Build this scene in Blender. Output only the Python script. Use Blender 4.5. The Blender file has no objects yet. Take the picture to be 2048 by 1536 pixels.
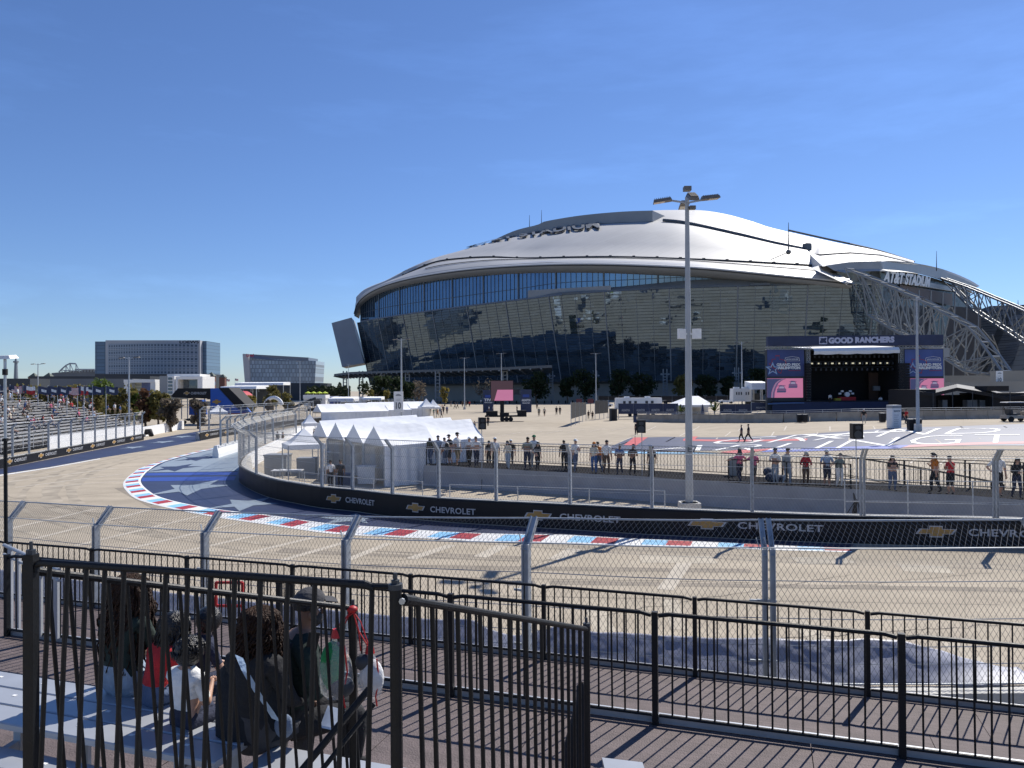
import bpy, bmesh, math, random
from mathutils import Vector, Matrix, noise
R = math.radians
random.seed(7)
SC = bpy.context.scene
COL = SC.collection

# ---------------------------------------------------------------- camera, sky, sun, exposure
F = 1500.0                      # focal length in pixels of a 2048 wide frame
EYE = Vector((0, 0, 5.5))
PITCH, ROLL = math.atan(12 / F), R(0.345)
_v = Vector((0, -math.sin(PITCH), math.cos(PITCH)))
_f = Vector((0, math.cos(PITCH), math.sin(PITCH)))
_cr, _sr = math.cos(ROLL), math.sin(ROLL)
CX = Vector((1, 0, 0)) * _cr - _v * _sr
CY = Vector((1, 0, 0)) * _sr + _v * _cr
cam = bpy.data.cameras.new('camera')
cam_o = bpy.data.objects.new('camera', cam)
COL.objects.link(cam_o)
m = Matrix((CX, CY, -_f)).transposed().to_4x4()
m.translation = EYE
cam_o.matrix_world = m
cam.sensor_width = 36
cam.lens = F / 2048 * 36
cam.clip_start, cam.clip_end = 0.2, 12000
SC.camera = cam_o

SUN_EL, SUN_AZ = 46.0, 39.0     # azimuth clockwise from +Y (the view direction)
w = bpy.data.worlds.new("World"); SC.world = w; w.use_nodes = True
nt = w.node_tree
sky = nt.nodes.new('ShaderNodeTexSky'); sky.sky_type = 'NISHITA'; sky.sun_disc = False
sky.sun_elevation = R(SUN_EL); sky.sun_rotation = R(SUN_AZ)
sky.air_density, sky.dust_density, sky.ozone_density = 1.0, 0.1, 3.0
tint = nt.nodes.new('ShaderNodeVectorMath'); tint.operation = 'MULTIPLY'; tint.inputs[1].default_value = (0.62, 0.75, 1.02)
nt.links.new(sky.outputs[0], tint.inputs[0])
# a few very thin cirrus wisps
tcw = nt.nodes.new('ShaderNodeTexCoord'); mpw = nt.nodes.new('ShaderNodeMapping'); mpw.inputs['Scale'].default_value = (1.2, 2.2, 7.0); mpw.inputs['Rotation'].default_value = (0.3, 0.5, 0.4)
nzw = nt.nodes.new('ShaderNodeTexNoise'); nzw.inputs['Scale'].default_value = 1.6; nzw.inputs['Detail'].default_value = 7; nzw.inputs['Roughness'].default_value = 0.62
rmw = nt.nodes.new('ShaderNodeMapRange'); rmw.inputs[1].default_value = 0.52; rmw.inputs[2].default_value = 0.80; rmw.inputs[3].default_value = 1.0; rmw.inputs[4].default_value = 1.22
wsp = nt.nodes.new('ShaderNodeVectorMath'); wsp.operation = 'SCALE'
nt.links.new(tcw.outputs['Generated'], mpw.inputs[0]); nt.links.new(mpw.outputs[0], nzw.inputs['Vector']); nt.links.new(nzw.outputs[0], rmw.inputs[0])
nt.links.new(tint.outputs[0], wsp.inputs[0]); nt.links.new(rmw.outputs[0], wsp.inputs['Scale']); nt.links.new(wsp.outputs[0], nt.nodes['Background'].inputs[0])
nt.nodes['Background'].inputs[1].default_value = 0.077
sd = Vector((math.sin(R(SUN_AZ)) * math.cos(R(SUN_EL)), math.cos(R(SUN_AZ)) * math.cos(R(SUN_EL)), math.sin(R(SUN_EL))))
sl = bpy.data.lights.new('sun', 'SUN'); sl.energy = 4.0; sl.angle = R(0.5); sl.color = (1.0, 0.95, 0.87)
so = bpy.data.objects.new('sun', sl); COL.objects.link(so)
so.rotation_euler = sd.to_track_quat('Z', 'Y').to_euler(); so.location = (30, 30, 80)
SC.view_settings.view_transform = 'Standard'; SC.view_settings.look = 'None'
SC.view_settings.exposure = 0.6; SC.view_settings.gamma = 1.0

# ---------------------------------------------------------------- helpers
def ss(t):
    t = max(0.0, min(1.0, t)); return t * t * (3 - 2 * t)
def zg(x, y):                   # the lot rises gently towards the right
    return 1.1 * ss((x - 20) / 25) * ss((y - 50) / 30)
def ray(px, py):
    return CX * ((px - 1024) / F) + CY * (-(py - 768) / F) + _f
def W(px, py, d):               # point seen at a pixel of the photograph, d metres ahead
    r = ray(px, py); return EYE + r * (d / r.y)
def GZ(px, py, z):
    r = ray(px, py); return EYE + r * ((z - EYE.z) / r.z)
def G(px, py, lift=0.0):        # ... on the ground
    z = 0.0
    for _ in range(12):
        p = GZ(px, py, z); z = zg(p.x, p.y)
    p.z = z + lift; return p
def hz(px): return 780 - (px - 1024) * 0.006
def ZAT(py, px, d): return EYE.z - (py - hz(px)) / F * d

def mat(name, col, rough=0.6, metal=0.0, var=0.08, scale=6.0, bump=0.0, bscale=40.0, spec=0.5, detail=4.0, coord='Object'):
    mt = bpy.data.materials.get(name)
    if mt: return mt
    mt = bpy.data.materials.new(name); mt.use_nodes = True
    n, l = mt.node_tree.nodes, mt.node_tree.links
    b = n['Principled BSDF']
    b.inputs['Roughness'].default_value = rough; b.inputs['Metallic'].default_value = metal
    b.inputs['Specular IOR Level'].default_value = spec
    tc = n.new('ShaderNodeTexCoord')
    if var > 0:
        nz = n.new('ShaderNodeTexNoise'); nz.inputs['Scale'].default_value = scale; nz.inputs['Detail'].default_value = detail
        l.new(tc.outputs[coord], nz.inputs['Vector'])
        mr = n.new('ShaderNodeMapRange'); mr.inputs[1].default_value = 0.3; mr.inputs[2].default_value = 0.7
        mr.inputs[3].default_value = 1 - var; mr.inputs[4].default_value = 1 + var
        l.new(nz.outputs[0], mr.inputs[0])
        mx = n.new('ShaderNodeVectorMath'); mx.operation = 'SCALE'
        mx.inputs[0].default_value = col[:3]; l.new(mr.outputs[0], mx.inputs['Scale'])
        l.new(mx.outputs[0], b.inputs['Base Color'])
    else:
        b.inputs['Base Color'].default_value = (*col[:3], 1)
    if bump > 0:
        n2 = n.new('ShaderNodeTexNoise'); n2.inputs['Scale'].default_value = bscale; n2.inputs['Detail'].default_value = 3
        l.new(tc.outputs[coord], n2.inputs['Vector'])
        bp = n.new('ShaderNodeBump'); bp.inputs['Strength'].default_value = bump; bp.inputs['Distance'].default_value = 0.05
        l.new(n2.outputs[0], bp.inputs['Height']); l.new(bp.outputs[0], b.inputs['Normal'])
    return mt
def emit(name, col, s):
    mt = bpy.data.materials.new(name); mt.use_nodes = True
    b = mt.node_tree.nodes['Principled BSDF']
    b.inputs['Base Color'].default_value = (0.01, 0.01, 0.012, 1)
    b.inputs['Emission Color'].default_value = (*col, 1); b.inputs['Emission Strength'].default_value = s
    return mt

class MB:
    def __init__(s): s.v, s.f, s.m = [], [], []
    def add(s, vs, fs, mi=0):
        o = len(s.v); s.v += [tuple(p) for p in vs]
        for f in fs: s.f.append(tuple(o + i for i in f)); s.m.append(mi)
        return s
    def hexa(s, p, mi=0):       # 8 corners: bottom ring, top ring
        return s.add(p, [(3, 2, 1, 0), (4, 5, 6, 7), (0, 1, 5, 4), (1, 2, 6, 5), (2, 3, 7, 6), (3, 0, 4, 7)], mi)
    def box(s, c, sz, rz=0.0, mi=0):
        hx, hy, hz_ = sz[0] / 2, sz[1] / 2, sz[2] / 2; ca, sa = math.cos(rz), math.sin(rz); P = []
        for z in (-hz_, hz_):
            for x, y in ((-hx, -hy), (hx, -hy), (hx, hy), (-hx, hy)):
                P.append((c[0] + x * ca - y * sa, c[1] + x * sa + y * ca, c[2] + z))
        return s.hexa(P, mi)
    def bar(s, a, b, wd, h=None, mi=0, up=(0, 0, 1)):
        a, b = Vector(a), Vector(b); h = wd if h is None else h
        d = (b - a).normalized(); u = Vector(up)
        if abs(d.dot(u)) > 0.98: u = Vector((0.0, 1.0, 0.0))
        x = d.cross(u).normalized(); u = x.cross(d).normalized(); P = []
        for q in (a, b):
            for i, j in ((-1, -1), (1, -1), (1, 1), (-1, 1)): P.append(q + x * (i * wd / 2) + u * (j * h / 2))
        return s.hexa(P, mi)
    def tube(s, pts, r, n=6, mi=0, cap=True):
        pts = [Vector(p) for p in pts]; rs = r if isinstance(r, (list, tuple)) else [r] * len(pts)
        o = len(s.v); k = len(pts); px = None
        for i, p in enumerate(pts):
            d = (pts[min(i + 1, k - 1)] - pts[max(i - 1, 0)])
            d = d.normalized() if d.length > 1e-9 else Vector((0, 0, 1))
            if px is None:
                u = Vector((0, 0, 1)) if abs(d.z) < 0.95 else Vector((0, 1, 0)); x = d.cross(u).normalized()
            else:
                x = (px - d * px.dot(d)).normalized()
            px = x; y = d.cross(x)
            for j in range(n):
                a = 2 * math.pi * j / n; s.v.append(tuple(p + (x * math.cos(a) + y * math.sin(a)) * rs[i]))
        for i in range(k - 1):
            for j in range(n):
                a, b = o + i * n + j, o + i * n + (j + 1) % n
                s.f.append((a, a + n, b + n, b)); s.m.append(mi)
        if cap and n > 2:
            s.f.append(tuple(o + j for j in range(n))); s.m.append(mi)
            s.f.append(tuple(o + (k - 1) * n + j for j in reversed(range(n)))); s.m.append(mi)
        return s
    def wire(s, pts, r, mi=0): return s.tube(pts, r, 3, mi, cap=False)
    def prism(s, poly, vec, mi=0):   # closed polygon swept along vec
        vec = Vector(vec); n = len(poly); P = [Vector(p) for p in poly]
        return s.add(P + [p + vec for p in P], [tuple(range(n - 1, -1, -1)), tuple(range(n, 2 * n))] + [(i, (i + 1) % n, n + (i + 1) % n, n + i) for i in range(n)], mi)
    def poly(s, pts, mi=0): return s.add(pts, [tuple(range(len(pts)))], mi)
    def ribbon(s, A, B, mi=0):
        n = len(A); return s.add(list(A) + list(B), [(i, i + 1, n + i + 1, n + i) for i in range(n - 1)], mi)
    def loft(s, rows, mi=0, close=False):
        n = len(rows[0]); o = len(s.v)
        for r_ in rows: s.v += [tuple(p) for p in r_]
        for i in range(len(rows) - 1):
            for j in range(n if close else n - 1):
                k = (j + 1) % n; s.f.append((o + i * n + j, o + i * n + k, o + (i + 1) * n + k, o + (i + 1) * n + j)); s.m.append(mi)
        return s
    def sphere(s, c, r, n=12, k=8, mi=0):
        r = (r, r, r) if not isinstance(r, (tuple, list)) else r
        rows = [[(c[0] + r[0] * math.sin(t) * math.cos(a), c[1] + r[1] * math.sin(t) * math.sin(a), c[2] + r[2] * math.cos(t))
                 for a in (2 * math.pi * j / n for j in range(n))] for t in (math.pi * (0.02 + 0.96 * i / k) for i in range(k + 1))]
        return s.loft(rows, mi, True)
    def xf(s, M, i0=0):
        for i in range(i0, len(s.v)): s.v[i] = tuple(M @ Vector(s.v[i]))
        return s
    def mesh(s, name, mats, smooth=False):
        me = bpy.data.meshes.new(name); me.from_pydata(s.v, [], s.f)
        for q in (mats if isinstance(mats, (list, tuple)) else [mats]): me.materials.append(q)
        me.polygons.foreach_set('material_index', s.m)
        if smooth: me.polygons.foreach_set('use_smooth', [True] * len(s.f))
        me.validate(); me.update(); return me
    def build(s, name, mats, parent=None, smooth=False, loc=None, keep=False):
        # geometry is in world space; an own origin (loc) is subtracted so that the pivot sits at the thing's base
        if loc is None and parent is None and not keep and s.v:
            xs = [p[0] for p in s.v]; ys = [p[1] for p in s.v]; zs = [p[2] for p in s.v]
            loc = ((min(xs) + max(xs)) / 2, (min(ys) + max(ys)) / 2, min(zs))
        off = Vector(loc) if loc is not None else (parent.matrix_world.translation if parent else Vector())
        if parent and loc is None: off = abs_loc(parent)
        if off.length: s.v = [(p[0] - off.x, p[1] - off.y, p[2] - off.z) for p in s.v]
        o = bpy.data.objects.new(name, s.mesh(name, mats, smooth)); COL.objects.link(o)
        if parent: o.parent = parent
        else: o.location = off
        return o
def _parts(s, name, mats, parent, smooth=False):
    # every connected piece becomes a part of its own
    up = list(range(len(s.v)))
    def fd(i):
        while up[i] != i: up[i] = up[up[i]]; i = up[i]
        return i
    for f in s.f:
        a = fd(f[0])
        for j in f[1:]: up[fd(j)] = a
    G_ = {}
    for f, mi in zip(s.f, s.m): G_.setdefault(fd(f[0]), []).append((f, mi))
    for L in G_.values():
        q = MB(); ix = {}
        for f, mi in L:
            q.f.append(tuple(ix.setdefault(j, len(ix)) for j in f)); q.m.append(mi)
        q.v = [s.v[j] for j in ix]; q.build(name, mats, parent, smooth)
MB.parts = _parts
def abs_loc(o):
    v = Vector(o.location)
    while o.parent: o = o.parent; v += Vector(o.location)
    return v
def tag(o, label=None, cat=None, group=None, kind=None):
    if label: o['label'] = label
    if cat: o['category'] = cat
    if group: o['group'] = group
    if kind: o['kind'] = kind
    return o
def empty(name, loc, label, cat, group=None):
    o = bpy.data.objects.new(name, None); COL.objects.link(o); o.location = loc; o.empty_display_size = 0.2
    return tag(o, label, cat, group)
def dup(root, loc=None, label=None, rz=None, group=None, scale=None):
    def cp(o, par):
        c = o.copy(); COL.objects.link(c); c.parent = par
        for ch in list(o.children): cp(ch, c)
        return c
    c = cp(root, None)
    if loc is not None: c.location = loc
    if rz is not None: c.rotation_euler = (0, 0, rz)
    if scale is not None: c.scale = (scale,) * 3
    return tag(c, label, None, group)
def structure(o): o['kind'] = 'structure'; return o
def cat_rom(P, n=6):
    P = [Vector(p) for p in P]; out = []
    for i in range(len(P) - 1):
        a, b, c, d = P[max(i - 1, 0)], P[i], P[i + 1], P[min(i + 2, len(P) - 1)]
        for k in range(n):
            t = k / n
            out.append(0.5 * ((2 * b) + (c - a) * t + (2 * a - 5 * b + 4 * c - d) * t * t + (3 * b - a - 3 * c + d) * t ** 3))
    return out + [P[-1]]
class Path:
    def __init__(s, pts):
        s.p = [Vector(q) for q in pts]; s.c = [0.0]
        for a, b in zip(s.p, s.p[1:]): s.c.append(s.c[-1] + (b - a).length)
        s.L = s.c[-1]
    def at(s, t):
        t = max(0.0, min(s.L, t)); import bisect
        i = min(max(bisect.bisect_right(s.c, t) - 1, 0), len(s.p) - 2)
        d = s.c[i + 1] - s.c[i]; return s.p[i].lerp(s.p[i + 1], (t - s.c[i]) / d if d else 0)
    def tan(s, t): return (s.at(t + 0.05) - s.at(t - 0.05)).normalized()
    def nearest(s, q):
        q = Vector(q); best = (1e9, 0)
        for k in range(int(s.L / 0.1) + 1):
            d = (s.at(k * 0.1) - q).length
            if d < best[0]: best = (d, k * 0.1)
        return best[1]
    def px(s, x):               # arc length at which the path is seen at pixel column x (first one)
        best = (1e9, 0)
        for k in range(int(s.L / 0.1) + 1):
            q = s.at(k * 0.1)
            if q.y > 1:
                e = abs(1024 + F * q.x / q.y - x)
                if e < best[0]: best = (e, k * 0.1)
        return best[1]
    def sample(s, step):
        n = max(1, int(round(s.L / step))); return [s.at(s.L * i / n) for i in range(n + 1)]
_tc = {}
def text_mesh(txt, bold=0.0, sx=1.0, ext=0.0, spacing=1.0):
    """built-in font as (verts, faces), cap height 1, starting at x = 0"""
    key = (txt, bold, sx, ext, spacing)
    if key in _tc: return _tc[key]
    cu = bpy.data.curves.new('t', 'FONT'); cu.body = txt; cu.size = 1; cu.offset = bold; cu.resolution_u = 3
    cu.extrude = ext; cu.space_character = spacing; cu.fill_mode = 'BOTH' if ext else 'FRONT'
    o = bpy.data.objects.new('t', cu); COL.objects.link(o)
    dg = bpy.context.evaluated_depsgraph_get(); me = o.evaluated_get(dg).to_mesh()
    v = [tuple(q.co) for q in me.vertices]; f = [tuple(q.vertices) for q in me.polygons]
    o.evaluated_get(dg).to_mesh_clear(); bpy.data.objects.remove(o); bpy.data.curves.remove(cu)
    x0 = min(q[0] for q in v); y0 = min(q[1] for q in v); h = max(q[1] for q in v) - y0
    v = [((q[0] - x0) / h * sx, (q[1] - y0) / h, q[2]) for q in v]
    _tc[key] = (v, f, max(q[0] for q in v)); return _tc[key]
def text_on(mb, txt, org, ux, uy, width=None, height=1.0, mi=0, bold=0.0, sx=1.0, ext=0.0, spacing=1.0, nrm=None):
    """letters in the plane through org; ux, uy unit vectors; width (if given) overrides the natural width"""
    v, f, wd = text_mesh(txt, bold, sx, ext, spacing); k = (width / wd) if width else height
    ux, uy, org = Vector(ux), Vector(uy), Vector(org); n = ux.cross(uy)
    mb.add([org + ux * (q[0] * k) + uy * (q[1] * height) + n * q[2] for q in v], f, mi)
def cut_grid(mb, step=1.5):     # split big flat faces so that they can follow the lot
    bm = bmesh.new(); vs = [bm.verts.new(p) for p in mb.v]
    for f, mi in zip(mb.f, mb.m):
        try: bm.faces.new([vs[i] for i in f]).material_index = mi
        except ValueError: pass
    for ax in (0, 1):
        lo = min(p[ax] for p in mb.v); hi = max(p[ax] for p in mb.v); k = math.floor(lo / step) + 1
        while k * step < hi:
            co = [0, 0, 0]; co[ax] = k * step; no = [0, 0, 0]; no[ax] = 1
            bmesh.ops.bisect_plane(bm, geom=bm.verts[:] + bm.edges[:] + bm.faces[:], plane_co=co, plane_no=no); k += 1
    bm.verts.index_update(); out = MB(); out.v = [tuple(q.co) for q in bm.verts]
    for f in bm.faces: out.f.append(tuple(q.index for q in f.verts)); out.m.append(f.material_index)
    bm.free(); return out
def drape(mb, lift):
    mb.v = [(p[0], p[1], zg(p[0], p[1]) + lift) for p in mb.v]; return mb

# ---------------------------------------------------------------- common materials
M = {}
M['galv'] = mat('galvanised steel', (0.42, 0.45, 0.48), 0.42, 0.75, 0.12, 9)
M['galv_mat'] = mat('matt galvanised steel', (0.40, 0.43, 0.46), 0.6, 0.2, 0.14, 7)
M['wire'] = mat('fence wire', (0.20, 0.205, 0.21), 0.5, 0.6, 0.05)
M['black'] = mat('black powder coat', (0.007, 0.008, 0.010), 0.5, 0.0, 0.25, 14, 0.1, 60, .3)
M['blackm'] = mat('matt black', (0.012, 0.012, 0.014), 0.8, 0, 0.2)
M['white'] = mat('white paint', (0.78, 0.78, 0.77), 0.55, 0, 0.05)
M['white_fab'] = mat('white tent fabric', (0.80, 0.81, 0.82), 0.7, 0, 0.05, 3, 0.15, 2.5)
M['conc'] = mat('concrete barrier', (0.50, 0.49, 0.46), 0.85, 0, 0.14, 3, 0.2, 30)
M['navy'] = mat('navy paint', (0.022, 0.034, 0.085), 0.55, 0, 0.16, 0.6)
M['grayp'] = mat('grey paint', (0.23, 0.28, 0.33), 0.6, 0, 0.08, 0.5)
M['bluep'] = mat('blue paint', (0.02, 0.06, 0.30), 0.55, 0, 0.08, 0.5)
M['whitep'] = mat('white road paint', (0.72, 0.72, 0.70), 0.6, 0, 0.08, 1.2)
M['redp'] = mat('red road paint', (0.36, 0.025, 0.035), 0.6, 0, 0.10, 1.2)
M['cyanp'] = mat('light blue road paint', (0.23, 0.50, 0.74), 0.6, 0, 0.08, 1.2)
M['banner'] = mat('black banner vinyl', (0.007, 0.008, 0.011), 0.5, 0, 0.2, 2, spec=.25)
M['silver'] = mat('silver print', (0.42, 0.43, 0.45), 0.5, 0, 0.06)
M['gold'] = mat('gold print', (0.38, 0.22, 0.055), 0.5, 0, 0.15, 3)
M['red'] = mat('red paint', (0.42, 0.012, 0.016), 0.5, 0, 0.1)
M['alu'] = mat('aluminium plank', (0.40, 0.42, 0.45), 0.45, 0.35, 0.08, 4)
M['skin'] = mat('skin light', (0.46, 0.27, 0.19), 0.6, 0, 0.06)
M['skin2'] = mat('skin tan', (0.27, 0.145, 0.09), 0.6, 0, 0.06)
M['skin3'] = mat('skin brown', (0.10, 0.05, 0.032), 0.6, 0, 0.06)
def cloth(name, c, rough=0.9): return mat('cloth ' + name, c, rough, 0, 0.15, 14, 0.35, 22)
def grid_mat(name, wall, glass, bw, bh, mort, rot=0, off=0, var=.25):
    mt = bpy.data.materials.new(name); mt.use_nodes = True; n, l = mt.node_tree.nodes, mt.node_tree.links; b = n['Principled BSDF']; b.inputs['Roughness'].default_value = .35
    tc = n.new('ShaderNodeTexCoord'); sp = n.new('ShaderNodeSeparateXYZ'); l.new(tc.outputs['Object'], sp.inputs[0]); cb = n.new('ShaderNodeCombineXYZ'); l.new(sp.outputs[0], cb.inputs[0]); l.new(sp.outputs[2], cb.inputs[1])
    br = n.new('ShaderNodeTexBrick'); br.offset = off; br.inputs['Scale'].default_value = 1; br.inputs['Brick Width'].default_value = bw; br.inputs['Row Height'].default_value = bh; br.inputs['Mortar Size'].default_value = mort; br.inputs['Mortar Smooth'].default_value = 0
    br.inputs['Color1'].default_value = (*glass, 1); br.inputs['Color2'].default_value = (*[c * (1 + var) for c in glass], 1); br.inputs['Mortar'].default_value = (*wall, 1); l.new(cb.outputs[0], br.inputs['Vector']); l.new(br.outputs['Color'], b.inputs['Base Color'])
    return mt
# ================================================================= ground, track, painted surfaces
def ground_material():
    mt = bpy.data.materials.new('beige concrete lot'); mt.use_nodes = True
    n, l = mt.node_tree.nodes, mt.node_tree.links; b = n['Principled BSDF']
    b.inputs['Roughness'].default_value = 0.88; b.inputs['Specular IOR Level'].default_value = 0.25
    tc = n.new('ShaderNodeTexCoord')
    def nz(scale, det, vec=None):
        q = n.new('ShaderNodeTexNoise'); q.inputs['Scale'].default_value = scale; q.inputs['Detail'].default_value = det
        l.new(vec or tc.outputs['Object'], q.inputs['Vector']); return q.outputs[0]
    mp = n.new('ShaderNodeMapping'); mp.inputs['Rotation'].default_value = (0, 0, R(20)); mp.inputs['Scale'].default_value = (0.25, 2.2, 1)
    l.new(tc.outputs['Object'], mp.inputs[0])
    a, bb, c, s = nz(0.045, 5), nz(0.6, 6), nz(9, 4), nz(0.35, 5, mp.outputs[0])
    def mr(x, lo, hi):
        q = n.new('ShaderNodeMapRange'); q.inputs[1].default_value = 0.3; q.inputs[2].default_value = 0.7
        q.inputs[3].default_value = lo; q.inputs[4].default_value = hi; l.new(x, q.inputs[0]); return q.outputs[0]
    def mul(x, y):
        q = n.new('ShaderNodeMath'); q.operation = 'MULTIPLY'; l.new(x, q.inputs[0]); l.new(y, q.inputs[1]); return q.outputs[0]
    k = mul(mul(mr(a, 0.87, 1.10), mr(bb, 0.90, 1.07)), mul(mr(c, 0.92, 1.07), mr(s, 0.89, 1.08)))
    # slab joints: a faint darker grid, every 5 m
    br = n.new('ShaderNodeTexBrick'); br.offset = 0; br.inputs['Scale'].default_value = 1.0
    br.inputs['Brick Width'].default_value = 4.6; br.inputs['Row Height'].default_value = 4.6; br.inputs['Mortar Size'].default_value = 0.02
    br.inputs['Color1'].default_value = (1, 1, 1, 1); br.inputs['Color2'].default_value = (0.982, 0.982, 0.982, 1); br.inputs['Mortar'].default_value = (0.84, 0.84, 0.84, 1)
    mp2 = n.new('ShaderNodeMapping'); mp2.inputs['Rotation'].default_value = (0, 0, R(31)); l.new(tc.outputs['Object'], mp2.inputs[0]); l.new(mp2.outputs[0], br.inputs['Vector'])
    k = mul(k, br.outputs['Color'])
    mx = n.new('ShaderNodeVectorMath'); mx.operation = 'SCALE'; mx.inputs[0].default_value = (0.395, 0.34, 0.262); l.new(k, mx.inputs['Scale'])
    l.new(mx.outputs[0], b.inputs['Base Color'])
    bp = n.new('ShaderNodeBump'); bp.inputs['Strength'].default_value = 0.25; bp.inputs['Distance'].default_value = 0.02
    l.new(nz(30, 4), bp.inputs['Height']); l.new(bp.outputs[0], b.inputs['Normal'])
    return mt
M['ground'] = ground_material()
gm = MB()
xs = [-6000, -1500, -500, -250, -120] + [-80 + 20 * i for i in range(5)] + [20 + 2.5 * i for i in range(11)] + [60, 90, 150, 300, 600, 1500, 6000]
ys = [-60, 0, 20, 50] + [52.5 + 2.5 * i for i in range(12)] + [95, 120, 160, 220, 300, 500, 1000, 2500, 9000]
gm.loft([[(x, y, zg(x, y)) for x in xs] for y in ys])
structure(gm.build('ground', M['ground'], keep=True, loc=(0, 0, 0)))

def sheet(pxs, mt, lift, name, cutstep=None):
    mb = MB().poly([G(x, y) for x, y in pxs])
    if cutstep: mb = cut_grid(mb, cutstep)
    return structure(drape(mb, lift).build(name, mt, loc=(0, 0, 0)))

# inner barrier of the hairpin: top line read off the photograph, 1.0 m above the lot
C2px = [(2330, 1050), (2180, 1045), (2048, 1039), (1985, 1037), (1721, 1032), (1528, 1025.5), (1304, 1017), (1139, 1009), (992, 1002), (877, 996), (783, 988),
        (704, 979), (643, 974), (592, 966.5), (541, 957.6), (503, 945), (482, 934), (478, 927), (484, 916), (503, 902), (546, 882), (590, 867), (640, 857)]
C2 = Path(cat_rom([GZ(x, y, 1.0).xy.to_3d() for x, y in C2px], 6))
kin = [(1700, 1097), (1560, 1091), (1420, 1084), (1255, 1077), (1128, 1070), (1000, 1068), (882, 1063), (768, 1055), (654, 1047), (542, 1031), (444, 1020), (368, 1007), (317, 993), (292, 977.5), (282, 965),
       (284, 955), (300, 939), (330, 923), (396, 905), (452, 893)]
kout = [(1704, 1105), (1560, 1101), (1420, 1096), (1255, 1092), (1128, 1088), (1000, 1086), (882, 1079), (768, 1074), (654, 1067), (535, 1050), (425, 1034), (330, 1015), (272, 998), (251, 980), (246, 970),
        (250, 960), (266, 946), (292, 932), (381, 906), (440, 894)]
KI = Path(cat_rom([G(x, y) for x, y in kin], 8)); KO = Path(cat_rom([G(x, y) for x, y in kout], 8))
N = 160
ki = [KI.at(KI.L * i / N) for i in range(N + 1)]; ko = [KO.at(KO.L * i / N) for i in range(N + 1)]
s_end = C2.px(478) + 5.5
c2 = [C2.at(C2.px(1704) + (s_end - C2.px(1704)) * i / N) for i in range(N + 1)]
structure(drape(MB().ribbon(ki, c2), 0.006).build('painted_runoff', M['navy'], loc=(0, 0, 0)))
kb = MB(); per = 0
L_ = 0.0
widths = [(2, 1.15), (0, 0.85), (1, 1.15)]
acc, idx, ln = 0.0, 0, 0.0
for i in range(N):
    a, b, c, d = ki[i], ki[i + 1], ko[i + 1], ko[i]
    # white edge lines and coloured blocks, slightly crowned
    def P(p, q, t, z): r = p.lerp(q, t); r.z = z; return r
    for t0, t1, z0, z1, mi in ((0, 0.13, 0.012, 0.03, 0), (0.87, 1, 0.03, 0.012, 0)):
        kb.add([P(a, d, t0, z0), P(b, c, t0, z0), P(b, c, t1, z1), P(a, d, t1, z1)], [(0, 1, 2, 3)], mi)
seg = 0.0; k = 0
while seg < KO.L - 0.5:
    for mi, ln in ((1, .86), (2, .86), (0, .92)):
        for q in range(3):
            f0, f1 = (seg + ln * q / 3) / KO.L, (seg + ln * (q + 1) / 3) / KO.L
            if f1 > 1: break
            a, d, b, c = KI.at(KI.L * f0), KO.at(KO.L * f0), KI.at(KI.L * f1), KO.at(KO.L * f1)
            kb.add([P(a, d, .13, .03), P(b, c, .13, .03), P(b, c, .87, .03), P(a, d, .87, .03)], [(0, 1, 2, 3)], mi)
        seg += ln
structure(kb.build('kerb', [M['whitep'], M['redp'], M['cyanp']], loc=(0, 0, 0)))
# grey zone, blue stripes and stars on the run-off
sheet([(452, 894), (396, 906), (332, 924), (303, 939), (294, 945), (330, 944.5), (380, 944), (430, 943.5), (476, 942), (480, 934), (477, 927), (483, 917), (497, 906), (520, 894), (500, 890)], M['grayp'], 0.012, 'painted_runoff')
sheet([(293, 946.5), (476, 944), (474, 950), (289, 951.5)], M['bluep'], 0.012, 'painted_stripe')
sheet([(285, 955.5), (472, 953), (468, 961), (283, 963)], M['bluep'], 0.012, 'painted_stripe')
def star(cx, cy, rx, ry, mt, rot, lift=0.018, inner=0.42):
    c = G(cx, cy); e = G(cx + rx, cy); u = (e - c).length; q = G(cx, cy - ry); v = (q - c).length
    r0 = math.sqrt(u * v)
    pts = []
    for i in range(10):
        a = rot + math.pi * i / 5; r_ = 1.0 if i % 2 == 0 else inner
        pts.append((c.x + u * r_ * math.cos(a), c.y + v * r_ * math.sin(a), zg(c.x, c.y) + lift))
    return structure(MB().poly(pts).build('painted_star', mt, loc=(0, 0, 0)))
star(352, 936, 44, 7.5, M['navy'], 0.35); star(395, 917, 36, 5.5, M['navy'], 0.3)
star(384, 976, 66, 15, M['grayp'], 0.30); star(492, 1008, 66, 13, M['grayp'], 0.0); star(702, 1038, 72, 11, M['grayp'], 0.35)
# navy band beside the far left barrier, with grey stars and a white edge
sheet([(-60, 955), (0, 938), (288, 881), (400, 862), (470, 852), (560, 842), (640, 834), (660, 836), (545, 852), (470, 868), (400, 882), (288, 902), (200, 916), (100, 934), (0, 949), (-60, 959)], M['navy'], 0.006, 'painted_runoff')
sheet([(-60, 960), (0, 950), (100, 935), (200, 917), (200, 918.3), (100, 936.5), (0, 952), (-60, 962.5)], M['whitep'], 0.01, 'road_marking')
for q in ((268, 895, 22, 2.6), (328, 884, 22, 2.6), (366, 873.5, 20, 2.2), (450, 858, 18, 2.0)): star(*q, M['grayp'], 0.3)
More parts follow.
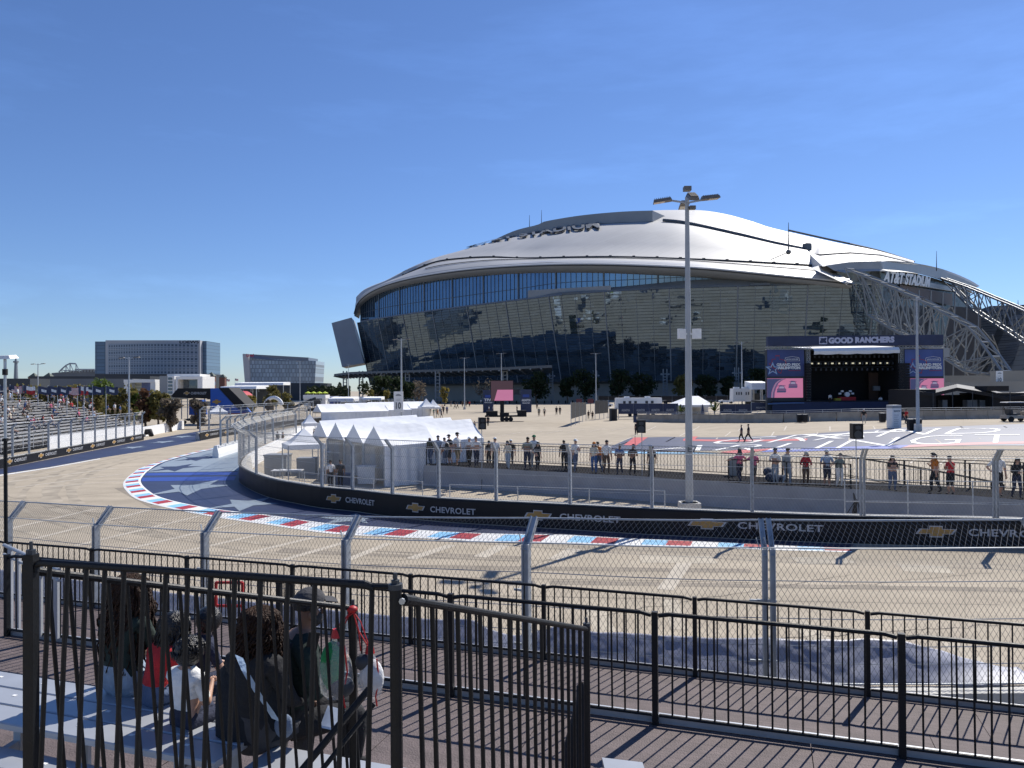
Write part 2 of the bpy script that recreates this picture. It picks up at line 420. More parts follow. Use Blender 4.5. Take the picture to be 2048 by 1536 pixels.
# faded stall lines and pale streaks on the track
M['fade'] = mat('faded paint', (0.45, 0.40, 0.325), 0.9, 0, 0.12, 1.5)
M['fade2'] = mat('pale worn concrete', (0.42, 0.37, 0.29), 0.9, 0, 0.12, 1.5)
M['dark_patch'] = mat('dark tyre mark', (0.24, 0.205, 0.16), 0.9, 0, 0.2, 1.5)
def stripes(L, mt, name, lift, cutstep=None):
    mb = MB()
    for x0, y0, x1, y1, wd in L:
        a, b = G(x0, y0), G(x1, y1); d = (b - a).normalized(); nrm = Vector((-d.y, d.x, 0)) * wd / 2
        k = max(1, int((b - a).length / 2.5)) if cutstep else 1
        mb.ribbon([a.lerp(b, i / k) + nrm for i in range(k + 1)], [a.lerp(b, i / k) - nrm for i in range(k + 1)])
    return structure(drape(mb, lift).build(name, mt, loc=(0, 0, 0)))
stripes([(0, 1062, 190, 1018, .28), (60, 1080, 300, 1020, .28), (150, 1092, 400, 1032, .28), (240, 1102, 480, 1046, .28), (330, 1112, 560, 1060, .28), (440, 1120, 640, 1072, .3), (560, 1122, 700, 1082, .3),
         (690, 1122, 780, 1086, .34), (960, 1114, 1010, 1090, .5), (1110, 1120, 1150, 1098, .55), (0, 966, 235, 936, .25), (30, 975, 245, 948, .25), (100, 974, 240, 962, .2), (0, 958, 120, 942, .2),
         (1330, 1180, 1375, 1118, .45), (820, 1118, 905, 1090, .4)], M['fade'], 'road_marking', 0.006)
stripes([(1280, 1118, 1430, 1120, 1.1), (1590, 1122, 1700, 1120, 1.0), (1800, 1135, 1900, 1140, 1.0), (1190, 1215, 1215, 1275, .5), (1340, 1200, 1360, 1260, .4), (1590, 1240, 1650, 1290, .5), (1900, 1280, 1960, 1340, .45)], M['fade2'], 'road_marking', 0.007)
stripes([(560, 1100, 1040, 1118, .8), (250, 975, 330, 1015, 1.1), (-20, 1032, 420, 1046, .12), (300, 1008, 560, 1052, .06), (350, 893, 470, 880, .15), (700, 1132, 1500, 1142, .5), (1100, 1165, 2040, 1180, .45)], M['dark_patch'], 'road_marking', 0.004)
stripes([(600, 1150, 1500, 1165, .06), (400, 1128, 1200, 1138, .05), (900, 1190, 2000, 1210, .05), (0, 1000, 240, 985, .05)], M['dark_patch'], 'tyre_mark', 0.005)
# rubbered racing line round the hairpin, sealed cracks
M['rubber'] = mat('rubbered concrete', (.325, .28, .215), .9, 0, .3, .9); mb = MB(); rr = random.Random(4)
for off, wd, f0, f1 in ((2.6, .5, .12, .93), (3.6, .8, .2, .9), (4.9, .35, .3, .95), (6.3, .6, .35, .8), (8.2, .3, .25, .7)):
    A_, B_ = [], []
    for i in range(61):
        s = KO.L * (f0 + (f1 - f0) * i / 60); p_ = KO.at(s); t = KO.tan(s); n_ = Vector((-t.y, t.x, 0)); n_ = -n_ if (p_ + n_ - KI.at(KI.L * s / KO.L)).length < (p_ - n_ - KI.at(KI.L * s / KO.L)).length else n_
        w_ = wd * (.4 + .9 * abs(noise.noise(Vector((i * .13, off, 0))))) * math.sin(math.pi * i / 60); A_.append(p_ + n_ * (off - w_)); B_.append(p_ + n_ * (off + w_))
    mb.ribbon(A_, B_)
structure(drape(mb, .005).build('tyre_marks', M['rubber'], loc=(0, 0, 0)))
M['crack'] = mat('sealed crack', (.13, .11, .09), .9, 0, .2, 2); mb = MB()
for x0, y0, x1, y1 in ((560, 1160, 900, 1105), (1180, 1235, 1700, 1150), (1500, 1280, 2000, 1250), (100, 1010, 420, 1090), (930, 1180, 1130, 1108), (1620, 1180, 1980, 1145), (0, 990, 260, 1040)):
    a, b = G(x0, y0), G(x1, y1); P_ = []
    for i in range(40): p_ = a.lerp(b, i / 39); P_.append(p_ + Vector((.25 * noise.noise(Vector((i * .3, x0, 0))), .25 * noise.noise(Vector((i * .35, y0, 3))), 0)))
    mb.ribbon([p_ + Vector((0, .012, 0)) for p_ in P_], [p_ - Vector((0, .012, 0)) for p_ in P_])
structure(drape(mb, .008).build('crack_seal', M['crack'], loc=(0, 0, 0)))
# stall lines in the far lot
M['lotline'] = mat('worn stall line', (0.52, 0.47, 0.40), 0.9, 0, 0.2, 0.7)
stall = []
for i in range(9):
    for j in range(4):
        x0 = 1240 + 92 * i + 26 * j; y0 = 884 - 11 * j
        if 858 > y0 or x0 > 2100: continue
        stall.append((x0, y0, x0 + (14 - (x0 - 1400) * 0.055), y0 - 9, .16))
for i in range(8): stall.append((1000 + 34 * i, 905 - 2 * i, 1032 + 32 * i, 898 - 2 * i, .16)); stall.append((960 + 44 * i, 873 - 2 * i, 1000 + 42 * i, 867 - 2 * i, .14))
for i in range(9): stall.append((1460 + 60 * i, 915 + 2 * i, 1490 + 58 * i, 908 + 1 * i, .14))
stripes(stall, M['lotline'], 'road_marking', 0.02, True)
# painted event logo on the lot
sheet([(1222, 893), (1262, 876), (1330, 874), (1520, 873), (1600, 869), (1720, 861), (1900, 853), (2048, 848), (2250, 843), (2300, 884), (2048, 891), (1800, 894), (1560, 897), (1400, 902), (1260, 905), (1190, 900)], M['navy'], 0.02, 'painted_logo', 1.25)
M['logoblue'] = mat('royal blue paint', (0.035, 0.075, 0.36), 0.55, 0, 0.1, 0.5)
M['logored'] = mat('logo red paint', (0.45, 0.045, 0.05), 0.6, 0, 0.1, 0.5)
sheet([(1545, 897.5), (1820, 890), (1800, 897), (1520, 905)], M['logoblue'], 0.032, 'painted_logo', 1.25)
sheet([(1820, 890), (2250, 881), (2250, 885), (1800, 896)], mat('faded pink paint', (0.50, 0.25, 0.25), 0.7), 0.032, 'painted_logo', 1.25)
sheet([(1246, 892), (1268, 875.5), (1296, 875), (1272, 892)], M['logored'], 0.036, 'painted_logo', 1.25)
sheet([(1366, 879), (1380, 873.5), (1396, 873.5), (1390, 879), (1616, 878), (1612, 881.5), (1366, 882)], M['logored'], 0.036, 'painted_logo', 1.25)
sheet([(1440, 905), (1470, 901), (1550, 897), (1540, 900), (1480, 908)], M['logored'], 0.036, 'painted_logo', 1.25)
sheet([(1180, 903), (1400, 905.5), (1440, 908), (1180, 907)], M['cyanp'], 0.036, 'painted_logo', 1.25)
def lot_text(txt, a, b, top, sx=1.0, bold=0.03):
    A, B, T = G(*a), G(*b), G(*top); ux = (B - A); ux.z = 0; wd = ux.length; ux.normalize(); uy = (T - A); uy.z = 0; h = uy.length; uy.normalize()
    mb = MB(); text_on(mb, txt, (A.x, A.y, 0), ux, uy, width=wd, height=h, bold=-.02)
    structure(drape(cut_grid(mb, 1.25), 0.045).build('painted_lettering', M['whitep'], loc=(0, 0, 0)))
lot_text('ARLINGTON', (1288, 902.5), (2330, 884), (1352, 891.5))
lot_text('GRAND PRIX', (1400, 888.5), (2420, 868), (1470, 877))
lot_text('JAVA HOUSE', (1655, 872.5), (2190, 858), (1700, 865.5))
sheet([(1618, 871.5), (1840, 862), (1842, 863), (1640, 872.5)], M['whitep'], 0.047, 'painted_logo', 1.25)
sheet([(1600, 870), (1618, 869.5), (1690, 877.5), (1670, 878)], M['whitep'], 0.047, 'painted_logo', 1.25)

# ================================================================= barriers with banners
def bowtie(mb, org, ux, uy, wd, h, mi, nrm, rim=None):
    pts = [(0, .27), (.10, .73), (.335, .73), (.335, 1), (.66, 1), (.66, .73), (1, .73), (.90, .27), (.665, .27), (.665, 0), (.34, 0), (.34, .27)]
    def put(S, m_, lift):
        mb.poly([org + ux * ((.5 + (x - .5) * S) * wd) + uy * ((.5 + (y - .5) * S) * h) + nrm * lift for x, y in pts], m_)
    if rim is not None: put(1.0, rim, 0.004); put(0.86, mi, 0.008)
    else: put(1.0, mi, 0.004)
def on_path(path, side):
    """map (arc length, height, offset) -> world; side = +1/-1 picks the face"""
    def fn(s, z, off=0.0):
        p = path.at(s); t = path.tan(s); n = Vector((t.y, -t.x, 0)) * side
        return Vector((p.x, p.y, z)) + n * off
    return fn
def barrier(path, s0, s1, side, z0, z1, thick, label, units, name='concrete_barrier', ban=True, step=0.8, top='conc', face='banner', brand=True):
    n = max(2, int((s1 - s0) / step)); S = [s0 + (s1 - s0) * i / n for i in range(n + 1)]; fn = on_path(path, side)
    mb = MB(); gz = lambda s: zg(*path.at(s).xy)
    prof = [(0, 0.0), (0, z0 + .02), (-thick * .22, z1 - .12), (-thick * .22, z1), (-thick * .78, z1), (-thick, z0 + .02), (-thick, 0.0)]
    rows = [[fn(s, gz(s) + z, off - 0.03) for s in S] for off, z in prof]
    mb.loft(rows)
    mb.poly([r[0] for r in rows]); mb.poly([r[-1] for r in reversed(rows)])
    root = tag(mb.build(name, M[top], loc=path.at((s0 + s1) / 2)), label, 'barrier')
    if ban:
        b = MB(); b.loft([[fn(s, gz(s) + z, o) for s in S] for z, o in ((0.03, .0), (z1 - .09, -.0), (z1 - .02, -.02), (z1 - .02, -.035), (0.03, -.02))])
        bo = b.build('banner', M[face], root)
        if units:
            for u0, u1, zc in units:
                lt, bw = MB(), MB()
                # unit: emblem then word, measured in arc length
                dirn = 1 if u1 > u0 else -1; Lu = abs(u1 - u0); hh = 0.30
                def mp(x, z): return fn(u0 + dirn * x * Lu, gz(u0) + zc + z, 0.034)
                pts = [(0, .27), (.10, .73), (.335, .73), (.335, 1), (.66, 1), (.66, .73), (1, .73), (.90, .27), (.665, .27), (.665, 0), (.34, 0), (.34, .27)]
                hb = 0.40
                bw.poly([mp(x * .30, (y - .5) * hb) for x, y in pts], 1)
                bw.poly([fn(u0 + dirn * (.15 + (x - .5) * .26) * Lu, gz(u0) + zc + (y - .5) * hb * .80, 0.040) for x, y in pts], 0)
                v, f, wd = text_mesh('CHEVROLET', 0.02, 1.35, 0, 1.05)
                lt.add([mp(.38 + q[0] / wd * .62, -.13 + q[1] * .25) for q in v], f)
                bw.build('emblem', [M['gold'], M['silver']], bo); lt.build('lettering', M['silver'], bo)
    return root
p = C2.px
pairs = [(1825, 2120), (1375, 1645), (1046, 1240), (811, 951), (652, 748), (552, 611), (500, 530)]
units = [(p(a), p(b), 0.52) for a, b in pairs]
back_s = p(478) + 5.0
barrier(C2, 0, back_s, -1, 0.3, 1.0, 0.5, 'long curved barrier inside the hairpin with black banner of gold bowties', units)
barrier(C2, back_s + .05, C2.L, -1, 0.3, 1.0, 0.45, 'bare white concrete barrier curling back behind the mesh hairpin fence', None, ban=False, top='white')

# ================================================================= catch fences
def catch_fence(path, side, post_s, zb, zk, zt, reach, label, mesh=0.1, tall=1.7, wr=0.0022, pw=0.09, ztf=None, cables=(0.55, 1.1, 1.65, 2.2), dz=None, double=(), clips=False):
    """posts with a knee leaning to the track, chain-link and tension cables.  heights may sink along the path by dz(s)"""
    fn = on_path(path, side); dz = dz or (lambda s: zg(*path.at(s).xy))
    root = empty('catch_fence', path.at((post_s[0] + post_s[-1]) / 2), label, 'fence')
    Lk = zk - zb; La = math.hypot(reach, zt - zk); LT = Lk + La
    def at(s, v, o=0.0):
        if v <= Lk: return fn(s, zb + v + dz(s), o)
        t = (v - Lk) / La; return fn(s, zk + (zt - zk) * t + dz(s), reach * t + o)
    for i, s in enumerate(post_s):
        for dd in ((-0.055, 0.055) if i in double else (0,)):
            mb = MB(); q = s + dd; wq = pw * (.62 if i in double else 1)
            a, b, c = at(q, 0), at(q, Lk), at(q, LT); t = path.tan(s); n = Vector((t.y, -t.x, 0)) * side
            for e in (-1, 1): mb.bar(a + t * e * wq * .45, b + t * e * wq * .45, wq * .18, wq * 1.1, up=n)   # flanges
            mb.bar(a, b, wq * .75, wq * .2, up=n)
            b2 = b - n * 0.02 - Vector((0, 0, .1))
            for e in (-1, 1): mb.bar(b2 + t * e * wq * .42, c + t * e * wq * .42, wq * .2, wq * .9, up=n)
            mb.bar(b2, c, wq * .7, wq * .22, up=n)
            if clips:
                mb.bar(b + t * .06 + n * .05, b + t * .26 + n * .05 - Vector((0, 0, .45)), .035, .03) if False else None
                k = at(q, Lk * .62); mb.bar(k - t * .05, k + t * .22, .035, .035); k = at(q, Lk * .18); mb.bar(k - t * .05, k + t * .22, .03, .03)
                mb.bar(b + t * .07, b + t * .12 + Vector((0, 0, .16)), .03, .012)
            mb.build('post', M['galv_mat'], root)
    s0, s1 = post_s[0], post_s[-1]; lo, hi = min(s0, s1), max(s0, s1)
    # tension cables and edge tubes
    cb = MB(); K = max(8, int((hi - lo) / .6)); S = [lo + (hi - lo) * i / K for i in range(K + 1)]
    for v in cables: cb.tube([at(s, v, .02) for s in S], wr * 2.4, 4, cap=False)
    cb.tube([at(s, LT - .02, .02) for s in S], wr * 5.5, 6); cb.tube([at(s, Lk + .02, .02) for s in S], wr * 4.2, 5); cb.tube([at(s, .06, .02) for s in S], wr * 4, 5)
    cb.build('cable', M['galv_mat'], root)
    # chain link: one part per bay
    for i in range(len(post_s) - 1):
        a, b = sorted((post_s[i], post_s[i + 1])); mb = MB(); slope = mesh / (mesh * tall)   # along per unit height
        for sg in (1, -1):
            k0 = math.floor((a - LT * slope) / mesh) if sg > 0 else math.floor(a / mesh)
            k1 = math.ceil(b / mesh) if sg > 0 else math.ceil((b + LT * slope) / mesh)
            for k in range(k0, k1 + 1):
                c0 = k * mesh
                vlo, vhi = 0.0, LT
                if sg > 0: vlo, vhi = max(vlo, (a - c0) / slope), min(vhi, (b - c0) / slope)
                else: vlo, vhi = max(vlo, (c0 - b) / slope), min(vhi, (c0 - a) / slope)
                if vhi - vlo < .02: continue
                vs = [vlo + (vhi - vlo) * j / 3 for j in range(4)]
                if vlo < Lk < vhi: vs = sorted(vs + [Lk])
                mb.wire([at(c0 + sg * v * slope, v, .03 + .012 * sg) for v in vs], wr)
        mb.build('chain_link', M['wire'], root)
    return root
ps = [p(x) for x in (2290, 1988, 1725, 1500, 1304, 1139, 992, 877, 783, 704, 643, 592, 546, 512)]
ps += [p(478) - 1.2, p(478) + 1.5, p(478) + 4.5, p(478) + 8, p(478) + 12, p(478) + 16.5]
ps = sorted(ps)
catch_fence(C2, -1, ps, 1.0, 3.05, 3.4, 0.42, 'grey chain link catch fence bending round the inside of the hairpin', mesh=.12, tall=1.75, wr=.0032, pw=.11, double=(1, 2))
# near catch fence beside the viewing deck
nt_ = [(2300, 1037, 11.4), (2045, 1037, 11.4), (1530, 1037, 11.5), (1075, 1033, 12.75), (722, 1031, 14.35), (443, 1022, 16.0), (222, 1012, 17.7), (50, 1002, 19.5), (-90, 996, 21.3)]
nw = [W(*q) for q in nt_]
NP = Path(cat_rom([Vector((q.x, q.y, 0)) for q in nw], 6))
_ns = [NP.nearest((q.x, q.y, 0)) for q in nw]
def ndz(s):
    for i in range(len(_ns) - 1):
        if _ns[i] <= s <= _ns[i + 1] or i == len(_ns) - 2:
            t = (s - _ns[i]) / max(1e-6, _ns[i + 1] - _ns[i]); return nw[i].z * (1 - t) + nw[i + 1].z * t - 3.5
# the path marks the tips: the posts stand 0.4 m nearer
class Off(Path):
    pass
NPo = Path([q + Vector((-NP.tan(s).y, NP.tan(s).x, 0)) * -0.0 for q, s in ((NP.at(NP.L * i / 60), NP.L * i / 60) for i in range(61))])
NB = Path([NP.at(NP.L * i / 60) - Vector((NP.tan(NP.L * i / 60).y, -NP.tan(NP.L * i / 60).x, 0)) * 0.40 for i in range(61)])
_nb = [NB.nearest((q.x, q.y, 0)) for q in nw]
catch_fence(NB, 1, _nb, 1.1, 3.12, 3.5, 0.38, 'nearest chain link catch fence in front of the viewing deck with leaning post tops', mesh=.088, tall=1.62, wr=.0029, pw=.115, dz=ndz, cables=(.35, .6, 1.0, 1.55), double=(2,), clips=True)
# bare concrete wall under it
fnN = on_path(NB, 1); SS = [NB.L * i / 40 for i in range(41)]
wl = MB(); wl.loft([[fnN(s, z + ndz(s), o) for s in SS] for o, z in ((.28, -.1), (.14, 1.08), (-.14, 1.08), (-.28, -.1))])
for v in range(len(wl.v)): wl.v[v] = (wl.v[v][0], wl.v[v][1], max(0.0, wl.v[v][2]))
tag(wl.build('concrete_barrier', M['conc']), 'pale concrete barrier under the nearest catch fence beside the deck', 'barrier')
# navy mesh windscreen sagging over it
M['tarp'] = mat('navy mesh windscreen', (0.24, 0.255, 0.33), 0.5, 0, 0.12, 1.5, 0.2, 3)
def tarp(s0, s1, label, seed, hfn, amp):
    n, mrows = 150, 24; rows = []
    for j in range(mrows + 1):
        t = j / mrows; r_ = []
        for i in range(n + 1):
            s = s0 + (s1 - s0) * i / n; h = hfn(i / n)
            z = 1.10 + h * t
            q = noise.noise(Vector((s * .9, t * 1.6 + seed, seed))) * amp * 1.2 + (.22 - abs(noise.noise(Vector((s * 1.5 + t * 1.4, t * 1.2 - s * .4, seed + 5))))) * amp * 1.3 + (.2 - abs(noise.noise(Vector((s * 3.4 - t * 3, t * 2, seed + 9))))) * amp * .5
            r_.append(fnN(s, z + ndz(s) + q * .35, .10 + .55 * t + q * 1.2))
        rows.append(r_)
    o = MB().loft(rows).build('mesh_tarp', M['tarp'], smooth=True)
    md = o.modifiers.new('thickness', 'SOLIDIFY'); md.thickness = 0.01
    return tag(o, label, 'tarp')
tarp(NB.px(2080), NB.px(1150), 'crumpled navy mesh tarp sagging over the barrier at right', 1.0, lambda t: .08 + .46 * ss(t * 3.2) * (1 - .15 * t), .045)
tarp(NB.px(1160), NB.px(850), 'loosely gathered navy mesh tarp between the two nearest middle fence posts', 4.0, lambda t: .40 + .1 * math.sin(t * 9), .05)
tarp(NB.px(860), NB.L - .2, 'smooth navy mesh windscreen strip along the fence foot at left', 9.0, lambda t: .46, .02)
# red frame leaning by the left of the near fence
a, b = W(432, 1165, 14.6), W(485, 1165, 14.4); rf = MB()
for u, v_ in ((a, a - Vector((0, 0, .85))), (b, b - Vector((0, 0, .85))), (a, b), (a - Vector((0, 0, .45)), b - Vector((0, 0, .45)))): rf.bar(u, v_, .045, .045)
tag(rf.build('sign_stand', M['red']), 'small red metal stand at the deck edge behind the rail', 'stand')

# far left barrier, its fence and white scrim
LP = Path([G(x, y).xy.to_3d() for x, y in ((-150, 965), (0, 938), (114, 914.5), (228, 892), (288, 880))])
lu = [(LP.px(a), LP.px(b), .42) for a, b in ((12, 52), (75, 112), (131, 165), (180, 209), (223, 249), (260, 283))]
barrier(LP, 0, LP.L, 1, .2, .72, .5, 'straight black bannered barrier along the far left of the track', lu)
catch_fence(LP, 1, [LP.px(x) for x in (-100, -20, 25, 58, 97, 117, 142, 165, 190, 212, 232, 250, 268, 284)], .72, 3.0, 3.25, .3, 'tall grey catch fence above the bannered barrier at far left', mesh=.22, wr=.004, pw=.12)
def wall_strip(px0, px1, y0, y1, h, name, mt, label, cat, thick=.12, wob=0.0, top=None):
    a, b = G(px0, y0), G(px1, y1); n = 24; d = (b - a).normalized(); nn = Vector((-d.y, d.x, 0)); mb = MB(); rows = []
    for o, z in ((0, 0), (0, h), (thick, h), (thick, 0)):
        rows.append([a.lerp(b, i / n) + nn * (o + wob * noise.noise(Vector((i * .9, z, px0)))) + Vector((0, 0, z + (wob * .5 * noise.noise(Vector((i * .6, 3, px0))) if z else 0))) for i in range(n + 1)])
    mb.loft(rows); mb.poly([r[0] for r in rows]); mb.poly([r[-1] for r in reversed(rows)])
    return tag(mb.build(name, mt), label, cat)
wall_strip(97, 286, 908, 874, 1.55, 'fabric_screen', M['white_fab'], 'white fabric screen behind the far left catch fence', 'screen', .05, .08)
wall_strip(286, 368, 874, 857.5, 1.2, 'white_wall', M['white'], 'low white wall ending beside the dark tyre at the track', 'wall', .25)
t = MB(); c = G(294, 873); t.tube([(c.x - .5, c.y, .0), (c.x - .45, c.y, .55), (c.x + .35, c.y, .6), (c.x + .6, c.y, .02)], [.3, .42, .4, .28], 8)
tag(t.build('tarp_bundle', M['blackm'], smooth=True), 'dark covered bundle lying at the end of the far left banner', 'bundle')
# outer barrier pieces across the gap of the hairpin
DP = Path([G(x, y).xy.to_3d() for x, y in ((400, 881), (440, 874), (520, 861), (600, 850), (690, 840))])
barrier(DP, 0, DP.L, 1, .2, .9, .5, 'bannered barrier on the far side of the return straight', [(DP.px(409), DP.px(436), .5), (DP.px(447), DP.px(470), .5)])
catch_fence(DP, 1, [DP.px(x) for x in (400, 418, 440, 460, 482, 505, 528, 552, 575, 598, 620)], .9, 3.5, 3.8, .4, 'catch fence along the far side of the return straight', mesh=.25, wr=.0045, pw=.12)
EP = Path([G(x, y).xy.to_3d() for x, y in ((438, 916), (478, 903), (540, 884), (610, 866), (700, 850))])
barrier(EP, 0, EP.L, 1, .3, 1.0, .5, 'white concrete barrier with a blunt end before the hairpin', None, ban=False, top='white')
catch_fence(EP, 1, [EP.px(x) for x in (441, 455, 470, 486, 504, 524, 544, 566, 590, 614)], 1.0, 3.1, 3.45, .45, 'grey catch fence on the white barrier before the hairpin', mesh=.2, wr=.004, pw=.12)

# ================================================================= viewing decks and railings (near)
U = Vector((.947, -.321, 0)); NN = Vector((.321, .947, 0))
def D(s, m_, z): return U * s + NN * m_ + Vector((0, 0, z))
def deck_material():
    mt = mat('brown deck boards', (0.112, 0.086, 0.084), 0.75, 0, 0.18, 5, 0.35, 60)
    n, l = mt.node_tree.nodes, mt.node_tree.links; b = n['Principled BSDF']; src = b.inputs['Base Color'].links[0].from_socket
    tc = n.new('ShaderNodeTexCoord'); mp = n.new('ShaderNodeMapping'); mp.inputs['Rotation'].default_value = (0, 0, math.atan2(.321, .947)); l.new(tc.outputs['Object'], mp.inputs[0])
    nz = n.new('ShaderNodeTexNoise'); nz.inputs['Scale'].default_value = 3; mp3 = n.new('ShaderNodeMapping'); mp3.inputs['Scale'].default_value = (.4, 14, 1); l.new(mp.outputs[0], mp3.inputs[0]); l.new(mp3.outputs[0], nz.inputs['Vector'])
    mr = n.new('ShaderNodeMapRange'); mr.inputs[1].default_value = .25; mr.inputs[2].default_value = .75; mr.inputs[3].default_value = .78; mr.inputs[4].default_value = 1.22; l.new(nz.outputs[0], mr.inputs[0])
    sc = n.new('ShaderNodeVectorMath'); sc.operation = 'SCALE'; l.new(src, sc.inputs[0]); l.new(mr.outputs[0], sc.inputs['Scale']); l.new(sc.outputs[0], b.inputs['Base Color'])
    return mt
M['deck'] = deck_material()
def deck(m0, m1, z, s0, s1, name, label, boards, th=.12):
    root = empty(name, D((s0 + s1) / 2, (m0 + m1) / 2, z - th), label, 'deck')
    wd = (m1 - m0) / boards; mb = MB()
    for i in range(boards):
        a, b = m0 + wd * i + .004, m0 + wd * (i + 1) - .004; s = s0 + random.uniform(-1.5, 0)
        while s < s1:
            e = min(s + 2.42, s1); s_ = max(s, s0); zz = z + random.uniform(-.003, .003)
            if e > s_: mb.hexa([D(s_, a, zz - .03), D(e, a, zz - .03), D(e, b, zz - .03), D(s_, b, zz - .03), D(s_, a, zz), D(e, a, zz), D(e, b, zz), D(s_, b, zz)])
            s += 2.427
    mb.build('deck_boards', M['deck'], root)
    fr = MB(); fr.hexa([D(s0, m0, z - th), D(s1, m0, z - th), D(s1, m1, z - th), D(s0, m1, z - th), D(s0, m0, z - .04), D(s1, m0, z - .04), D(s1, m1, z - .04), D(s0, m1, z - .04)])
    fr.build('frame', M['blackm'], root)
    return root
deck(7.24, 10.42, 1.66, -19, 13, 'lower_deck', 'lower brown boarded walkway next to the near catch fence', 3)
deck(2.2, 7.22, 2.33, -19, 9, 'upper_deck', 'upper brown boarded deck in front of the bleacher seats', 5)
def railing(m_, z, s_list, label, h=1.05, post=.055, toe=True, nb=15, skip=()):
    root = empty('railing', D(s_list[len(s_list) // 2], m_, z), label, 'railing')
    for s in s_list:
        mb = MB(); mb.bar(D(s, m_, z - .1), D(s, m_, z + h + .012), post, post, up=U)
        mb.build('post', M['black'], root)
    for i in range(len(s_list) - 1):
        if i in skip: continue
        a, b = s_list[i] + .035, s_list[i + 1] - .035; mb = MB()
        k = lambda s, zz: D(s, m_ + .002, z + zz)
        mb.tube([k(a, h - .025), k(a + .1, h - .005), k(b - .1, h - .005), k(b, h - .025)], .021, 8); mb.tube([k(a, .085), k(b, .085)], .017, 8)
        mb.build('rail', M['black'], root)
        bl = MB()
        for j in range(nb):
            s = a + (b - a) * (j + 1) / (nb + 1); bl.tube([k(s + random.uniform(-.004, .004), .085), k(s + random.uniform(-.004, .004), h - .01)], .0095, 6)
        bl.build('balusters', M['black'], root)
    if toe:
        tb = MB()
        for i in range(len(s_list) - 1):
            a, b = s_list[i] + .02, s_list[i + 1] - .02
            tb.hexa([D(a, m_ + .03, z), D(b, m_ + .03, z), D(b, m_ + .09, z), D(a, m_ + .09, z), D(a, m_ + .03, z + .075), D(b, m_ + .03, z + .075), D(b, m_ + .09, z + .075), D(a, m_ + .09, z + .075)])
        tb.build('toe_board', M['alu'], root)
    return root
railing(10.29, 1.66, [1.17 - 2.1 * (7 - t) for t in range(-1, 10)], 'lower black railing along the far edge of the walkway')
railing(7.18, 2.33, [1.08 - 2.1 * (5 - t) for t in range(0, 8)], 'second black railing on the upper deck edge in front of the seats')
# white handrail going down the ramp at far left
hr = empty('ramp_handrail', D(-9.9, 7.3, 1.66), 'white tube handrail of the ramp at far left of the deck', 'handrail')
mb = MB(); P0, P1 = W(8, 1090, 10.6), W(118, 1140, 9.3); mb.tube([P0, P1], .024, 8); mb.tube([P0 - Vector((0, 0, .13)), P1 - Vector((0, 0, .13))], .02, 8); mb.build('rail', M['alu'], hr)
for q, bt in ((W(21, 1098, 10.4), 1.26), (W(36, 1106, 10.2), 1.20), (W(113, 1140, 9.35), .85), (W(80, 1124, 9.6), .95)):
    MB().bar(q, q - Vector((0, 0, bt)), .05, .05).build('post', M['alu'], hr)
